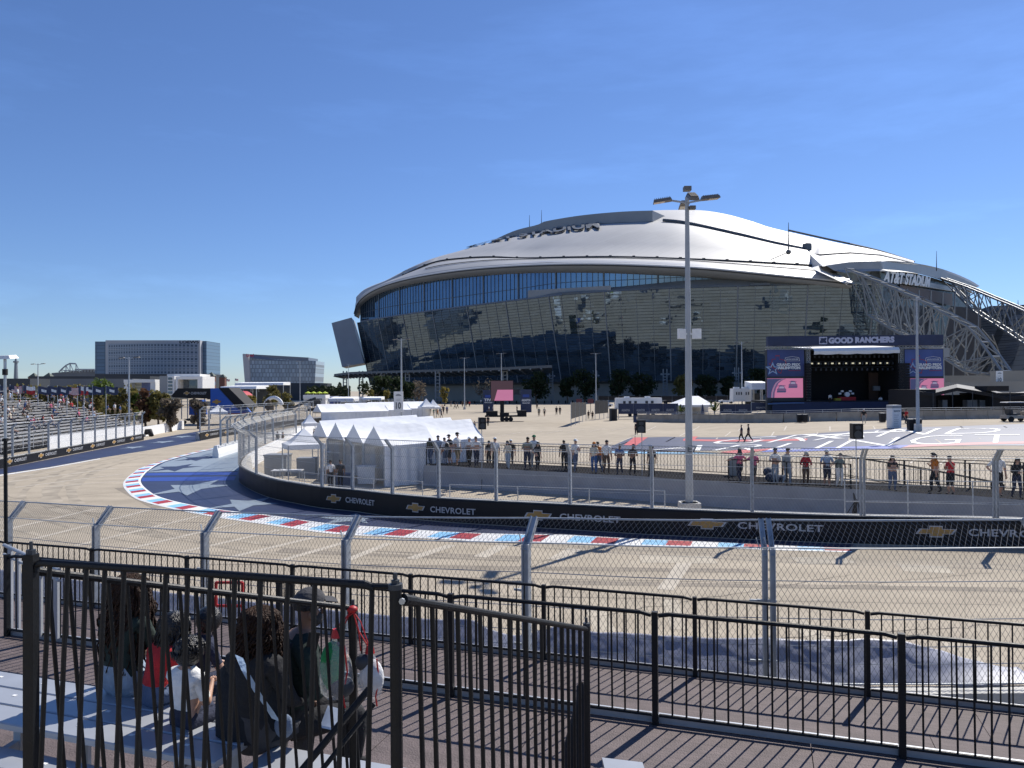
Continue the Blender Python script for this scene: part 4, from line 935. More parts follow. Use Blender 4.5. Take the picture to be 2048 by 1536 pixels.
# ================================================================= trees
def leaf_mat(name, c, v=.35):
    mt = mat(name, c, .75, 0, v, .9, 0, 40, .3); n, l = mt.node_tree.nodes, mt.node_tree.links; b = n['Principled BSDF']
    if 'Translucent BSDF' in n: return mt
    tr = n.new('ShaderNodeBsdfTranslucent'); mx = n.new('ShaderNodeMixShader'); mx.inputs[0].default_value = .42; l.new(b.inputs['Base Color'].links[0].from_socket, tr.inputs['Color'])
    l.new(b.outputs[0], mx.inputs[1]); l.new(tr.outputs[0], mx.inputs[2]); l.new(mx.outputs[0], n['Material Output'].inputs['Surface']); return mt
M['bark'] = mat('bark', (.10, .075, .055), .9, 0, .2, 6)
def tree(px, ybase, ytop, wpx, d, mt, label, group=None, cat='tree', name='tree', n=900, seed=1, leaf=.33, trunk=.28, base=None, bare=0.0):
    rnd = random.Random(seed); g = W(px, hz(px), d); z0 = zg(g.x, d) if base is None else base
    H = ZAT(ytop, px, d) - z0; Wd = wpx / F * d / 2; root = empty(name, (g.x, d, z0), label, cat, group)
    tb = MB(); r0 = max(.08, H * .028); th = H * trunk; p = Vector((g.x, d, z0)); top = p + Vector((rnd.uniform(-.1, .1) * H * .3, 0, th))
    tb.tube([p - Vector((0, 0, .1)), p.lerp(top, .5) + Vector((.03 * H * rnd.uniform(-1, 1), 0, 0)), top], [r0 * 1.3, r0, r0 * .8], 7)
    tips = []
    for i in range(7):
        a = 2 * math.pi * i / 7 + rnd.uniform(-.4, .4); e = rnd.uniform(.35, .95)
        q = Vector((g.x + math.cos(a) * Wd * .65, d + math.sin(a) * Wd * .6, z0 + th + (H - th) * e * .85)); mid = top.lerp(q, .5) + Vector((0, 0, .05 * H))
        tb.tube([top - Vector((0, 0, .1 * th)), mid, q], [r0 * .6, r0 * .38, r0 * .12], 5); tips.append(q)
    tb.build('trunk', M['bark'], root)
    cr = MB(); blobs = []
    for i in range(15):
        a = rnd.uniform(0, 6.28); rr = math.sqrt(rnd.random()) * .72; zz = rnd.uniform(.08, .86)
        prof = math.sin(math.pi * min(1, .18 + zz * .78)) ** .6
        blobs.append((Vector((g.x + math.cos(a) * Wd * rr * prof, d + math.sin(a) * Wd * rr * prof * .9, z0 + th * .75 + (H - th * .75) * zz)), rnd.uniform(.22, .40) * min(Wd * 1.3, (H - th))))
    for i in range(n):
        c, r_ = blobs[rnd.randrange(len(blobs))]
        v = Vector((rnd.gauss(0, 1), rnd.gauss(0, 1), rnd.gauss(0, 1))); v.normalize(); v *= r_ * (rnd.random() ** .33) * (1.15 if rnd.random() < .12 else 1)
        q = c + v
        if q.z > z0 + H: q.z = z0 + H - rnd.random() * .2 * H
        s = leaf * rnd.uniform(.55, 1.35); x = Vector((rnd.gauss(0, 1), rnd.gauss(0, 1), rnd.gauss(0, 1))).normalized(); y = x.orthogonal().normalized(); y.rotate(Matrix.Rotation(rnd.uniform(0, 6.28), 3, x)); u = x.cross(y)
        cr.add([q - y * s, q + u * s * .55, q + y * s, q - u * s * .55], [(0, 1, 2, 3)])
    cr.build('crown', mt, root)
    return root
T_dark = leaf_mat('live oak foliage', (.03, .046, .02)); T_olive = leaf_mat('olive scrub foliage', (.16, .14, .045)); T_green = leaf_mat('fresh green foliage', (.11, .16, .035))
T_brown = leaf_mat('reddish brown foliage', (.14, .075, .045)); T_yel = leaf_mat('yellowing foliage', (.22, .18, .05)); T_grey = leaf_mat('grey brown bare twigs', (.15, .125, .095))
g_st = 'trees along the stadium wall'
sd_ = 10
for px, yt, wp, mt, lab, bare in ((752, 752, 84, T_dark, 'broad dark tree under the stadium canopy at left', 0), (800, 750, 60, T_dark, 'dark tree behind the lot sign with the number ten', 0), (1072, 744, 60, T_dark, 'dark tree just right of the big video screen', 0), (1135, 754, 34, T_dark, 'smallest dark tree right of the first ladder tower', 0),
                              (1170, 738, 62, T_dark, 'tall dark tree beside the slim lamp post before the glass', 0), (1237, 739, 60, T_dark, 'left one of the twin dark trees before the glass', 0), (1287, 742, 54, T_dark, 'right one of the twin dark trees before the glass', 0),
                              (1368, 748, 44, T_olive, 'dull green tree seen behind the tall lamp post', 0), (1414, 750, 62, T_dark, 'dark tree just right of the tall lamp post', 0), (1456, 752, 38, T_dark, 'small dark tree left of the ladder tower with a box', 0), (1520, 738, 76, T_dark, 'dark tree half hidden by the stage at its left side', 0),
                              (836, 760, 46, T_grey, 'bare brownish tree under the canopy columns', 1), (975, 755, 56, T_grey, 'bare twiggy tree left of the big video screen', 1), (1960, 768, 60, T_dark, 'dark tree beyond the black backstage tents', 0)):
    d = {1960: 235}.get(px, 295); sd_ += 1
    tree(px, 803, yt, wp, d, mt, lab, g_st, n=420 if bare else 1300, seed=sd_, leaf=.62 if not bare else .45, trunk=.30)
for px, yt, yb, wp, mt, lab, d in ((889, 771, 800, 20, T_yel, 'small yellowing tree left of the slim lamp post', 262), (773, 776, 802, 18, T_yel, 'thin yellow sapling right of the far white tents', 262), (742, 778, 803, 18, T_olive, 'small brown sapling left of the number ten sign', 262)):
    tree(px, yb, yt, wp, d, mt, lab, 'saplings on the lot', n=500, seed=int(px), leaf=.42, trunk=.25)
for i, (px, yt, wp, mt, lab, d) in enumerate(((205, 755, 60, T_green, 'bright green tree under the left end of the tall hotel', 135), (240, 763, 64, T_olive, 'bushy olive tree left of the lamp post by the grandstand', 118), (188, 772, 46, T_olive, 'olive scrub tree behind the navy flags', 125),
        (150, 769, 70, T_olive, 'wide olive tree behind the middle flags', 140), (108, 770, 66, T_olive, 'olive scrub left of the middle flags', 140), (60, 768, 74, T_olive, 'olive scrub behind the red white and blue flag', 140), (12, 772, 70, T_olive, 'leftmost olive scrub behind the grandstand', 135),
        (270, 776, 26, T_green, 'narrow green tree right of the grandstand lamp post', 120), (292, 774, 40, T_brown, 'reddish brown tree before the white pavilion', 116), (318, 778, 48, T_olive, 'olive tree before the white portal building', 116), (342, 788, 44, T_grey, 'grey brown tree at the grandstand end by the black bridge', 104),
        (396, 797, 34, T_grey, 'small bare tree under the blue and black bridge', 112), (500, 788, 26, T_yel, 'yellow green tree right of the bridge stair', 170), (545, 768, 40, T_olive, 'olive tree below the slanted glass hotel', 200), (575, 782, 30, T_olive, 'low olive tree right of the long white canopy', 190), (537, 798, 20, T_grey, 'small dark tree before the round white arch tent', 165))):
    tree(px, 800, yt, wp, d, mt, lab, 'trees and scrub at the left', n=1000 if mt is not T_grey else 700, seed=40 + i, leaf=.36, trunk=.2)
hb = MB(); rnd = random.Random(5)
for i in range(2600):
    x = rnd.uniform(615, 700); d = 330 + rnd.uniform(-6, 6); q = W(x, hz(x), d); q.z = rnd.random() ** .7 * (7.5 + 2.5 * noise.noise(Vector((x * .12, 0, 0)))); s = rnd.uniform(.4, .9)
    a = Vector((rnd.gauss(0, 1), rnd.gauss(0, 1), rnd.gauss(0, 1))).normalized(); b = a.orthogonal().normalized(); hb.add([q - a * s, q + b * s * .6, q + a * s, q - b * s * .6], [(0, 1, 2, 3)])
tag(hb.build('tree_belt', T_dark), 'dark belt of trees beside the left end of the stadium', 'trees', None, 'stuff')

# ================================================================= far buildings
M['hotelwall'] = mat('hotel grey wall', (.40, .42, .45), .6, 0, .04, .05)
hot = empty('hotel', (-330, 720, 0), 'tall wide grey hotel with a flat glass grid front and dark rooftop lettering', 'hotel')
def arc_wall(x0, x1, y0, y1, d, bulge, n=24):
    lo, hi = [], []
    for i in range(n + 1):
        t = i / n; x = x0 + (x1 - x0) * t; dd = d - bulge * math.sin(math.pi * max(0, min(1, (x - 211) / 189))); a = W(x, y0, dd); lo.append(Vector((a.x, a.y, 0))); hi.append(a)
    return lo, hi
lo, hi = arc_wall(211, 400, 680.5, 0, 720, 16); wl = MB().ribbon(lo, hi).ribbon(hi, [q + Vector((0, 40, 0)) for q in hi]); wl.poly([lo[-1], lo[-1] + Vector((0, 40, 0)), hi[-1] + Vector((0, 40, 0)), hi[-1]]); wl.poly([lo[0], hi[0], hi[0] + Vector((0, 40, 0)), lo[0] + Vector((0, 40, 0))])
wl.build('wall', M['hotelwall'], hot)
lo, hi = arc_wall(216, 396, 687.5, 0, 719, 16); MB().ribbon(lo, hi).build('window_wall', grid_mat('hotel windows', (.26, .31, .38), (.05, .08, .12), 2.95, 3.2, .62), hot)
fb = MB()
for z in (14, 20.4, 26.8, 33.2, 39.6, 46):
    lo, hi = arc_wall(216, 396, 690, 0, 718.6, 16); fb.ribbon([Vector((q.x, q.y, z)) for q in lo], [Vector((q.x, q.y, z + .7)) for q in lo])
fb.build('floor_band', mat('pale floor band', (.36, .40, .45), .5), hot)
gw = grid_mat('blue curtain wall', (.08, .12, .165), (.10, .17, .25), 8, 3.4, .25)
for x0, x1, yt in ((190, 211, 683), (400, 413, 682)):
    a, b = W(x0, yt, 726), W(x1, yt, 726); MB().hexa([Vector((a.x, 726, 0)), Vector((b.x, 726, 0)), Vector((b.x, 760, 0)), Vector((a.x, 760, 0)), a, b, b + Vector((0, 34, 0)), a + Vector((0, 34, 0))]).build('glass_wing', gw, hot)
tx = MB(); a = W(359, 687, 704); text_on(tx, 'LOEWS', a, Vector((1, .06, 0)).normalized(), (0, 0, 1), width=38 / F * 704, height=2.7, bold=.03, sx=1.5, ext=.05); tx.build('lettering', M['blackm'], hot)
ht2 = empty('hotel', (-240, 640, 0), 'slanted blue grey glass hotel between the tall hotel and the stadium', 'hotel')
m2 = grid_mat('hotel pale glass', (.16, .20, .25), (.22, .29, .36), 2.6, 3.6, .3, off=.37, var=.5)
P = [W(500, 762, 640), W(628, 762, 660), W(632, 722, 660), W(497, 715, 640)]; MB().hexa([Vector((P[0].x, 640, 0)), Vector((P[1].x, 660, 0)), Vector((P[1].x, 690, 0)), Vector((P[0].x, 670, 0)), P[3], P[2], P[2] + Vector((0, 30, 0)), P[3] + Vector((0, 30, 0))]).build('glass_block', m2, ht2)
P = [W(492, 762, 638), W(502, 762, 638), W(497, 708, 638), W(485, 708, 638)]; q = MB(); q.hexa([Vector((P[0].x, 638, 0)), Vector((P[1].x, 638, 0)), Vector((P[1].x, 672, 0)), Vector((P[0].x, 672, 0)), P[3], P[2], P[2] + Vector((0, 34, 0)), P[3] + Vector((0, 34, 0))]); q.build('slanted_wall', M['hotelwall'], ht2)
P = [W(497, 716, 639), W(617, 727, 658), W(617, 715, 658), W(486, 707.5, 639)]; q = MB().prism(P, (0, 32, 0)); q.build('roof_band', mat('hotel blue band', (.15, .19, .25), .5), ht2)
tx = MB(); text_on(tx, 'Live!', W(493, 713.5, 636), (1, 0, 0), (0, 0, 1), height=2.6, bold=.03); tx.build('lettering', mat('red sign letters', (.45, .03, .06), .5), ht2)
def block(px0, px1, y0, d, depth, mt, name, label, cat='building', z0=0, group=None, y0b=None):
    a, b = W(px0, y0, d), W(px1, y0 if y0b is None else y0b, d)
    o = MB().hexa([Vector((a.x, d, z0)), Vector((b.x, d, z0)), Vector((b.x, d + depth, z0)), Vector((a.x, d + depth, z0)), a, b, b + Vector((0, depth, 0)), a + Vector((0, depth, 0))]).build(name, mt)
    return tag(o, label, cat, group)
M['slate'] = mat('dark slate cladding', (.035, .042, .052), .6, 0, .15, .05); M['slate2'] = mat('grey roof deck', (.13, .145, .165), .6, 0, .1, .05)
block(-60, 60, 757, 420, 30, M['slate'], 'low_building', 'low dark building at the far left under the thin tower')
block(60, 300, 752.5, 520, 60, M['slate'], 'low_building', 'long dark low building below the tall hotel')
block(190, 420, 748, 650, 30, M['slate'], 'hotel_podium', 'dark podium at the foot of the tall hotel')
block(100, 265, 757.5, 400, 40, M['slate2'], 'low_building', 'long grey roofed hall behind the flags')
block(470, 640, 766, 460, 30, M['slate'], 'low_building', 'dark low building under the slanted glass hotel')
bp = empty('ballpark', (-440, 800, 0), 'grey ballpark roof with a stepped truss crest left of the tall hotel', 'ballpark')
q = MB(); a, b = W(103, 746, 800), W(196, 738, 800); q.hexa([Vector((a.x, 800, 0)), Vector((b.x, 800, 0)), Vector((b.x, 850, 0)), Vector((a.x, 850, 0)), a, b, b + Vector((0, 50, 3)), a + Vector((0, 50, 3))]); q.build('roof', M['slate2'], bp)
q = MB(); pts = [(118, 744), (124, 738), (132, 731), (140, 727), (152, 727.5)]
q.tube([W(x, y, 798) for x, y in pts], .8, 5)
for x, y in pts[1:]: q.tube([W(x, y, 798), W(x, 745, 798)], .5, 4); q.tube([W(x, y, 798), W(x + 8, 745, 798)], .4, 4)
for x in range(152, 190, 6): q.tube([W(x, 739, 798), W(x, 744, 798)], .5, 4)
q.tube([W(150, 739, 798), W(190, 739, 798)], .8, 4); q.tube([W(128, 741, 798), W(160, 742, 798)], .5, 4); q.build('truss_crest', mat('distant pale steel', (.30, .34, .38), .6), bp)
def brick_tower(px, yt, wp, d, label):
    r = empty('brick_tower', W(px, 790, d).xy.to_3d(), label, 'tower', 'brick towers with pyramid roofs'); a = W(px, yt + wp * .55, d); w2 = wp / F * d / 2
    MB().box((a.x, d, a.z / 2), (w2 * 1.7, w2 * 1.7, a.z)).build('shaft', mat('dark red brick', (.16, .075, .06), .9, 0, .1, .3), r)
    t = W(px, yt, d); q = MB(); c = [(a.x - w2, d - w2, a.z), (a.x + w2, d - w2, a.z), (a.x + w2, d + w2, a.z), (a.x - w2, d + w2, a.z), (t.x, d, t.z)]; q.add(c, [(0, 1, 4), (1, 2, 4), (2, 3, 4), (3, 0, 4), (3, 2, 1, 0)]); q.build('roof', mat('green slate roof', (.07, .09, .075), .7), r)
for px, yt, wp, lab in ((68, 745.5, 17, 'leftmost brick tower with a green pyramid roof'), (98, 745, 20, 'brick tower with pyramid roof left of the ballpark truss'), (423, 744, 15, 'brick tower with pyramid roof just right of the tall hotel'), (446, 748, 13, 'small brick tower with pyramid roof left of the slanted hotel')): brick_tower(px, yt, wp, 560, lab)
q = MB(); a = W(32, 757, 900); b = W(32, 722, 900); q.tube([(a.x, 900, 0), a, b, b + Vector((0, 0, 5))], [2.6, 2.4, 1.6, .2], 8); q.tube([b - Vector((0, 0, 2)), b], [3, 3], 8); tag(q.build('observation_tower', mat('distant tower grey', (.20, .235, .27), .7)), 'thin distant tower at the far left above the scrub', 'tower')
pv = empty('pavilion', W(285, 790, 300).xy.to_3d(), 'white low pavilion with a blue picture banner below the tall hotel', 'pavilion')
a, b = W(256, 759.5, 300), W(314, 760.5, 300); z1 = a.z
q = MB()
for x0, x1, t0, t1 in ((256, 268, 0, 1), (308, 318, 0, 1)): A, B = W(x0, 780, 300), W(x1, 780, 300); q.box(((A.x + B.x) / 2, 300, z1 / 2), (B.x - A.x, 6, z1))
A, B = W(256, 762, 300), W(318, 762, 300); q.box(((A.x + B.x) / 2, 299.8, z1 - .6), (B.x - A.x, 6.4, 1.2)); q.build('frame', M['white'], pv)
A, B = W(268, 764, 301), W(308, 764, 301); MB().box(((A.x + B.x) / 2, 302, z1 * .45), (B.x - A.x, 2, z1 * .9)).build('wall', grid_mat('cream louvres', (.40, .38, .30), (.55, .53, .44), 30, 1.2, .25), pv)
A, B = W(281, 763.5, 300), W(307, 763.5, 300); q = MB(); q.poly([Vector((A.x, 300.9, 1)), Vector((B.x, 300.9, 1)), Vector((B.x, 300.9, A.z)), Vector((A.x, 300.9, A.z))]); q.build('banner', mat('blue picture banner', (.16, .20, .40), .5, 0, .5, .25), pv)
po = empty('portal_building', W(365, 790, 290).xy.to_3d(), 'white portal building with dark glass beside the black bridge', 'building')
q = MB()
def fbox(mb, x0, y0, x1, y1, d, dep, mi=0): A, B = W(x0, y0, d), W(x1, y1, d); mb.box(((A.x + B.x) / 2, d + dep / 2, (A.z + B.z) / 2), (abs(B.x - A.x), dep, abs(A.z - B.z)), 0, mi)
fbox(q, 351, 753, 405, 758.5, 290, 12); fbox(q, 351, 758.5, 355.5, 790, 290, 12); fbox(q, 395, 758.5, 405, 790, 290, 12); fbox(q, 335, 752, 349, 790, 290.5, 10); fbox(q, 334, 748.5, 400, 753, 296, 10); q.parts('frame', M['white'], po)
q = MB(); fbox(q, 355.5, 758.5, 395, 790, 295, 2); q.build('glass', M['eglass'], po); q = MB(); fbox(q, 319, 752, 335, 790, 291, 12); q.build('side_wall', M['greyp'], po); q = MB()
for i in range(5): fbox(q, 336, 755 + i * 7, 344, 759.5 + i * 7, 290.2, .5)
q.build('window', M['eglass'], po)
# small coloured billboard
q = MB(); fbox(q, 411, 763, 429, 771, 330, 1); tag(q.build('billboard', mat('blue billboard', (.05, .22, .42), .5, 0, .3, .2)), 'small blue and red billboard right of the white portal building', 'billboard')

# ---------------------------------------------------------------- sponsor bridge
bd = empty('footbridge', G(420, 838), 'black and blue sponsor footbridge with stair over the track', 'footbridge'); DB = 125
q = MB(); P = [W(356, 776.5, DB), W(421, 776.5, DB), W(421, 797.5, DB), W(346, 795, DB), W(342, 792, DB)]; q.prism(P, (0, 5, 0)); q.build('deck_side', M['blackm'], bd)
M['vivid'] = mat('vivid blue vinyl', (.016, .10, .46), .45, 0, .08, .3)
q = MB(); P = [W(421, 776.5, DB), W(437, 776.5, DB), W(483, 826, DB), W(421, 826, DB)]; q.prism(P, (0, 5, 0)); q.build('stair_cladding', M['vivid'], bd)
q = MB(); P = [W(437, 775.5, DB - .2), W(457, 775.5, DB - .2), W(497, 815, DB - .2), W(474, 815, DB - .2)]; q.prism(P, (0, 5, 0)); q.build('stair_stripe', M['blackm'], bd)
q = MB(); P = [W(378, 800, DB + 2), W(392, 800, DB + 2), W(396, 830, DB + 2), W(378, 830, DB + 2)]; q.prism(P, (0, 4, 0)); q.build('blue_panel', M['vivid'], bd)
q = MB(); fbox(q, 396, 803, 422, 812, DB + 3, 2); q.build('white_panel', M['white'], bd)
q = MB()
for x in (350, 362, 374, 408, 420): fbox(q, x, 797, x + 1.2, 838, DB + .5, .2)
for y in (803, 809, 815): fbox(q, 346, y, 380, y + .7, DB + .6, .1)
q.build('scaffold', M['galv_mat'], bd)
q = MB(); bowtie(q, W(367, 790, DB - .05), Vector((1, 0, 0)), Vector((0, 0, 1)), 1.05, .62, 0, Vector((0, -1, 0)), 1); bowtie(q, W(424, 808, DB - .05), Vector((1, 0, 0)), Vector((0, 0, 1)), 1.55, .75, 0, Vector((0, -1, 0))); q.build('emblem', [M['gold'], M['silver']], bd)
q = MB(); text_on(q, 'CHEVROLET', W(381.5, 789, DB - .06), (1, 0, 0), (0, 0, 1), width=31.5 / F * DB, height=.42, bold=.02); q.build('lettering', M['silver'], bd)
ar = empty('arch_tent', G(473, 812), 'red arched tent with white lettering beside the blue bridge stair', 'tent'); DA = 185
q = MB(); n = 12; cx = [W(455 + 37 * i / n, 797 - 15 * math.sin(math.pi * i / n) ** .7, DA) for i in range(n + 1)]; q.loft([cx, [p_ + Vector((0, 6, 0)) for p_ in cx]]); q.poly([Vector((cx[0].x, DA, 0))] + cx + [Vector((cx[-1].x, DA, 0))]); q.build('canopy', M['red'], ar)
q = MB(); text_on(q, 'GOOD', W(462, 793, DA - .1), (1, 0, 0), (0, 0, 1), width=21 / F * DA, height=.85, bold=.06); text_on(q, 'RANCHERS', W(461, 796.5, DA - .1), (1, 0, 0), (0, 0, 1), width=23 / F * DA, height=.34, bold=.04); q.build('lettering', M['white'], ar)
def canopy(px0, px1, yt, yb, d, dep, label, round_=False):
    r = empty('canopy', W((px0 + px1) / 2, 790, d).xy.to_3d(), label, 'canopy'); A, B = W(px0, yt, d), W(px1, yt, d); zb = ZAT(yb, px0, d)
    q = MB(); q.hexa([Vector((A.x, d, zb)), Vector((B.x, d, zb)), Vector((B.x, d + dep, zb)), Vector((A.x, d + dep, zb)), Vector((A.x, d + .5, A.z)), Vector((B.x, d + .5, A.z)), Vector((B.x, d + dep, A.z + .4)), Vector((A.x, d + dep, A.z + .4))]); q.build('roof', M['white_fab'], r)
    q = MB(); k = max(2, int((B.x - A.x) / 6))
    for i in range(k + 1):
        x = A.x + (B.x - A.x) * i / k
        for y in (d + .4, d + dep - .4): q.box((x, y, zb / 2), (.2, .2, zb))
    q.parts('post', M['galv_mat'], r); q = MB(); q.box(((A.x + B.x) / 2, d + dep - .2, zb * .45), (B.x - A.x - .4, .1, zb * .8)); q.build('back_screen', M['slate'], r)
canopy(440, 512, 773, 778, 240, 14, 'white roofed hall beside the red arched tent'); canopy(469, 566, 766, 770.5, 300, 10, 'long thin white canopy under the slanted hotel')
at = empty('arch_tent', G(548, 812), 'round white inflatable arch tent left of the kiosk', 'tent')
q = MB(); d = 175; n = 14
for o in (0, 4): q.tube([W(530 + 34 * i / n, 810 - 15 * math.sin(math.pi * i / n) ** .6, d + o) for i in range(n + 1)], .45, 6)
q.loft([[W(530 + 34 * i / n, 810 - 15 * math.sin(math.pi * i / n) ** .6, d + o) for i in range(n + 1)] for o in (0, 4)]); q.build('canopy', M['white_fab'], at)
ki_ = empty('kiosk', G(630, 815), 'white kiosk below the four lime green parasols', 'kiosk'); q = MB(); d = 215; fbox(q, 606, 790, 651, 797, d, 5); fbox(q, 607, 797, 617, 812, d + .5, 4); fbox(q, 644, 797, 651, 812, d + .5, 4); q.build('walls', M['white'], ki_); q = MB(); fbox(q, 617, 797, 644, 812, d + 2, .3); q.build('serving_hatch', M['slate'], ki_)
M['lime'] = mat('lime parasol fabric', (.42, .52, .03), .7, 0, .05)
for px, lab in ((616, 'lime parasol over the left end of the kiosk'), (627, 'second lime parasol from the left over the kiosk'), (639, 'third lime parasol from the left over the kiosk'), (650, 'lime parasol over the right end of the kiosk')):
    r = empty('parasol', (W(px, 785, 219).x, 219, 0), lab, 'parasol', 'lime parasols'); a = W(px, 783, 219); q = MB(); q.tube([a, a - Vector((0, 0, .5))], [.1, 1.05], 8); q.build('canopy', M['lime'], r); MB().tube([(a.x, 219, 0), (a.x, 219, a.z)], .06, 5).build('pole', M['white'], r)

# ================================================================= grandstand at left
dl = (LP.at(LP.L * .9) - LP.at(LP.L * .3)).normalized(); nl = Vector((-dl.y, dl.x, 0))      # nl points away from the track (left)
def GS(u, v, z): p0 = Vector((-39.9, 70, 0)); return p0 + dl * u + nl * v + Vector((0, 0, z))
gs = empty('grandstand', GS(0, 8, 0), 'large open aluminium grandstand at far left with scattered spectators', 'grandstand')
M['gsp'] = mat('bleached aluminium plank', (.43, .43, .44), .6, .1, .1, 1)
NRW = 15; V0 = 6.0; U0, U1 = -36, 34
def gs_row(i): return V0 + i * .72, .75 + i * .265
for i in range(NRW):
    v, z = gs_row(i); e = U1 - max(0, i - 9) * 1.5; q = MB()
    for dv, dz, wd in ((0, .40, .24), (-.30, .0, .22)):
        q.hexa([GS(U0, v + dv, z + dz - .05), GS(e, v + dv, z + dz - .05), GS(e, v + dv + wd, z + dz - .05), GS(U0, v + dv + wd, z + dz - .05), GS(U0, v + dv, z + dz), GS(e, v + dv, z + dz), GS(e, v + dv + wd, z + dz), GS(U0, v + dv + wd, z + dz)])
    q.build('seat_row', M['gsp'], gs)
q = MB()
for u in range(U0, U1 + 1, 3):
    q.bar(GS(u, V0 - .4, .6), GS(u, V0 + NRW * .72, .6 + NRW * .265), .12, .14)
    for i in range(0, NRW, 3): v, z = gs_row(i); q.bar(GS(u, v, 0), GS(u, v, z), .08, .08)
q.hexa([GS(U0, V0 - .3, .25), GS(U1, V0 - .3, .25), GS(U1, V0 + NRW * .72, .25 + NRW * .265), GS(U0, V0 + NRW * .72, .25 + NRW * .265), GS(U0, V0 - .3, .32), GS(U1, V0 - .3, .32), GS(U1, V0 + NRW * .72, .32 + NRW * .265), GS(U0, V0 + NRW * .72, .32 + NRW * .265)])  # black sheet below the planks, painted shade for the gaps between rows
q.build('understructure_and_shade_sheet', M['blackm'], gs)
q = MB()
for a, b in ((U0, -20), (-19.7, -8), (-7.7, 4), (4.3, 13)): v, z = gs_row(NRW); q.ribbon([GS(a, v + .2, z - .2), GS(b, v + .2, z - .2)], [GS(a, v + .2, z + .85), GS(b, v + .2, z + .85)])
q.build('wind_screen', M['white_fab'], gs)
q = MB(); v, z = gs_row(NRW)
for a in range(U0, U1 - 6, 2): q.bar(GS(a, v + .25, z - .3), GS(a, v + .25, z + 1.0), .06, .06)
for zz in (.5, 1.0): q.bar(GS(U0, v + .25, z + zz), GS(U1 - 8, v + .25, z + zz), .05, .05)
for a in range(U0, U1, 2): q.bar(GS(a, V0 - .75, .3), GS(a, V0 - .75, 1.6), .05, .05)
for zz in (.9, 1.25, 1.6): q.bar(GS(U0, V0 - .75, zz), GS(U1, V0 - .75, zz), .045, .045)
q.build('rails', M['galv_mat'], gs)
# grey mesh covered mound left of the far barrier
q = MB(); P = [W(-30, 900, 52), W(60, 885, 62), W(62, 870, 64), (W(-30, 852, 55))]; n = 12
q.loft([[Vector((-44 - 3.2 * j / 6 + .3 * noise.noise(Vector((i, j, 1))), 46 + 20 * i / n, max(0, 2.4 * math.sin(math.pi * .5 * j / 6) * (1 - max(0, i / n - .55) * 2.1) + .2 * noise.noise(Vector((i * .7, j, 3)))))) for i in range(n + 1)] for j in range(7)])
tag(q.build('grey_tarp', mat('grey mesh tarp', (.16, .165, .18), .8, 0, .3, 1.5), smooth=True), 'grey mesh tarp sloping behind the far left catch fence', 'tarp')

# ================================================================= flags behind the grandstand
def flag(px, yt, kind, label, d=92):
    g = W(px, hz(px), d); r = empty('flag', (g.x, d, 0), label, 'flag', 'flags behind the grandstand'); t = W(px, yt, d)
    MB().tube([(g.x, d, 0), (g.x, d, t.z + .1)], [.05, .035], 5).build('pole', M['galv_mat'], r)
    q = MB(); Wd, Hh, n = 1.45, .95, 10; cols = 10; rws = 13 if kind == 'us' else 6
    for j in range(rws):
        for i in range(cols):
            def pt(a, b): return Vector((g.x + Wd * a / cols, d + .12 * math.sin(a * 1.3) * a / cols, t.z - Hh * b / rws - .22 * a / cols * (1 - .4 * math.sin(a * .8))))
            if kind == 'us': mi = 1 if (i < 4 and j < 7) else (0 if j % 2 == 0 else 2)
            elif kind == 'tx': mi = 1 if i < 3 else (2 if j < 3 else 0)
            else: mi = 2 if (3 <= i <= 6 and 2 <= j <= 3) else 1
            q.add([pt(i, j), pt(i + 1, j), pt(i + 1, j + 1), pt(i, j + 1)], [(0, 1, 2, 3)], mi)
    q.build('cloth', [M['red'], M['navy'], M['white']], r, smooth=True)
for px, yt, k, lab in ((0, 771, 'nv', 'navy flag at the left picture edge with a white emblem'), (20, 770, 'us', 'large striped flag with a blue canton at left'), (46, 771, 'tx', 'red white and blue lone star flag at left'), (76, 772, 'nv', 'navy flag just right of the left lone star flag'), (96, 772, 'nv', 'navy flag third from the striped flag'), (115, 772, 'nv', 'navy flag left of the small striped flag'), (134, 773, 'us', 'small striped flag beside the right lone star flag'), (155, 772, 'tx', 'red white and blue lone star flag at right'), (168, 772, 'nv', 'navy flag right after the right lone star flag'), (185, 772, 'nv', 'navy flag second from the right end of the row'), (212, 772, 'nv', 'rightmost navy flag standing alone')): flag(px, yt, k, lab)
for px, yt, k, lab in ((453, 758, 'us', 'small distant striped flag left of the slanted hotel'), (470, 757, 'us', 'distant striped flag at the foot of the slanted hotel')): flag(px, yt, k, lab, 330)

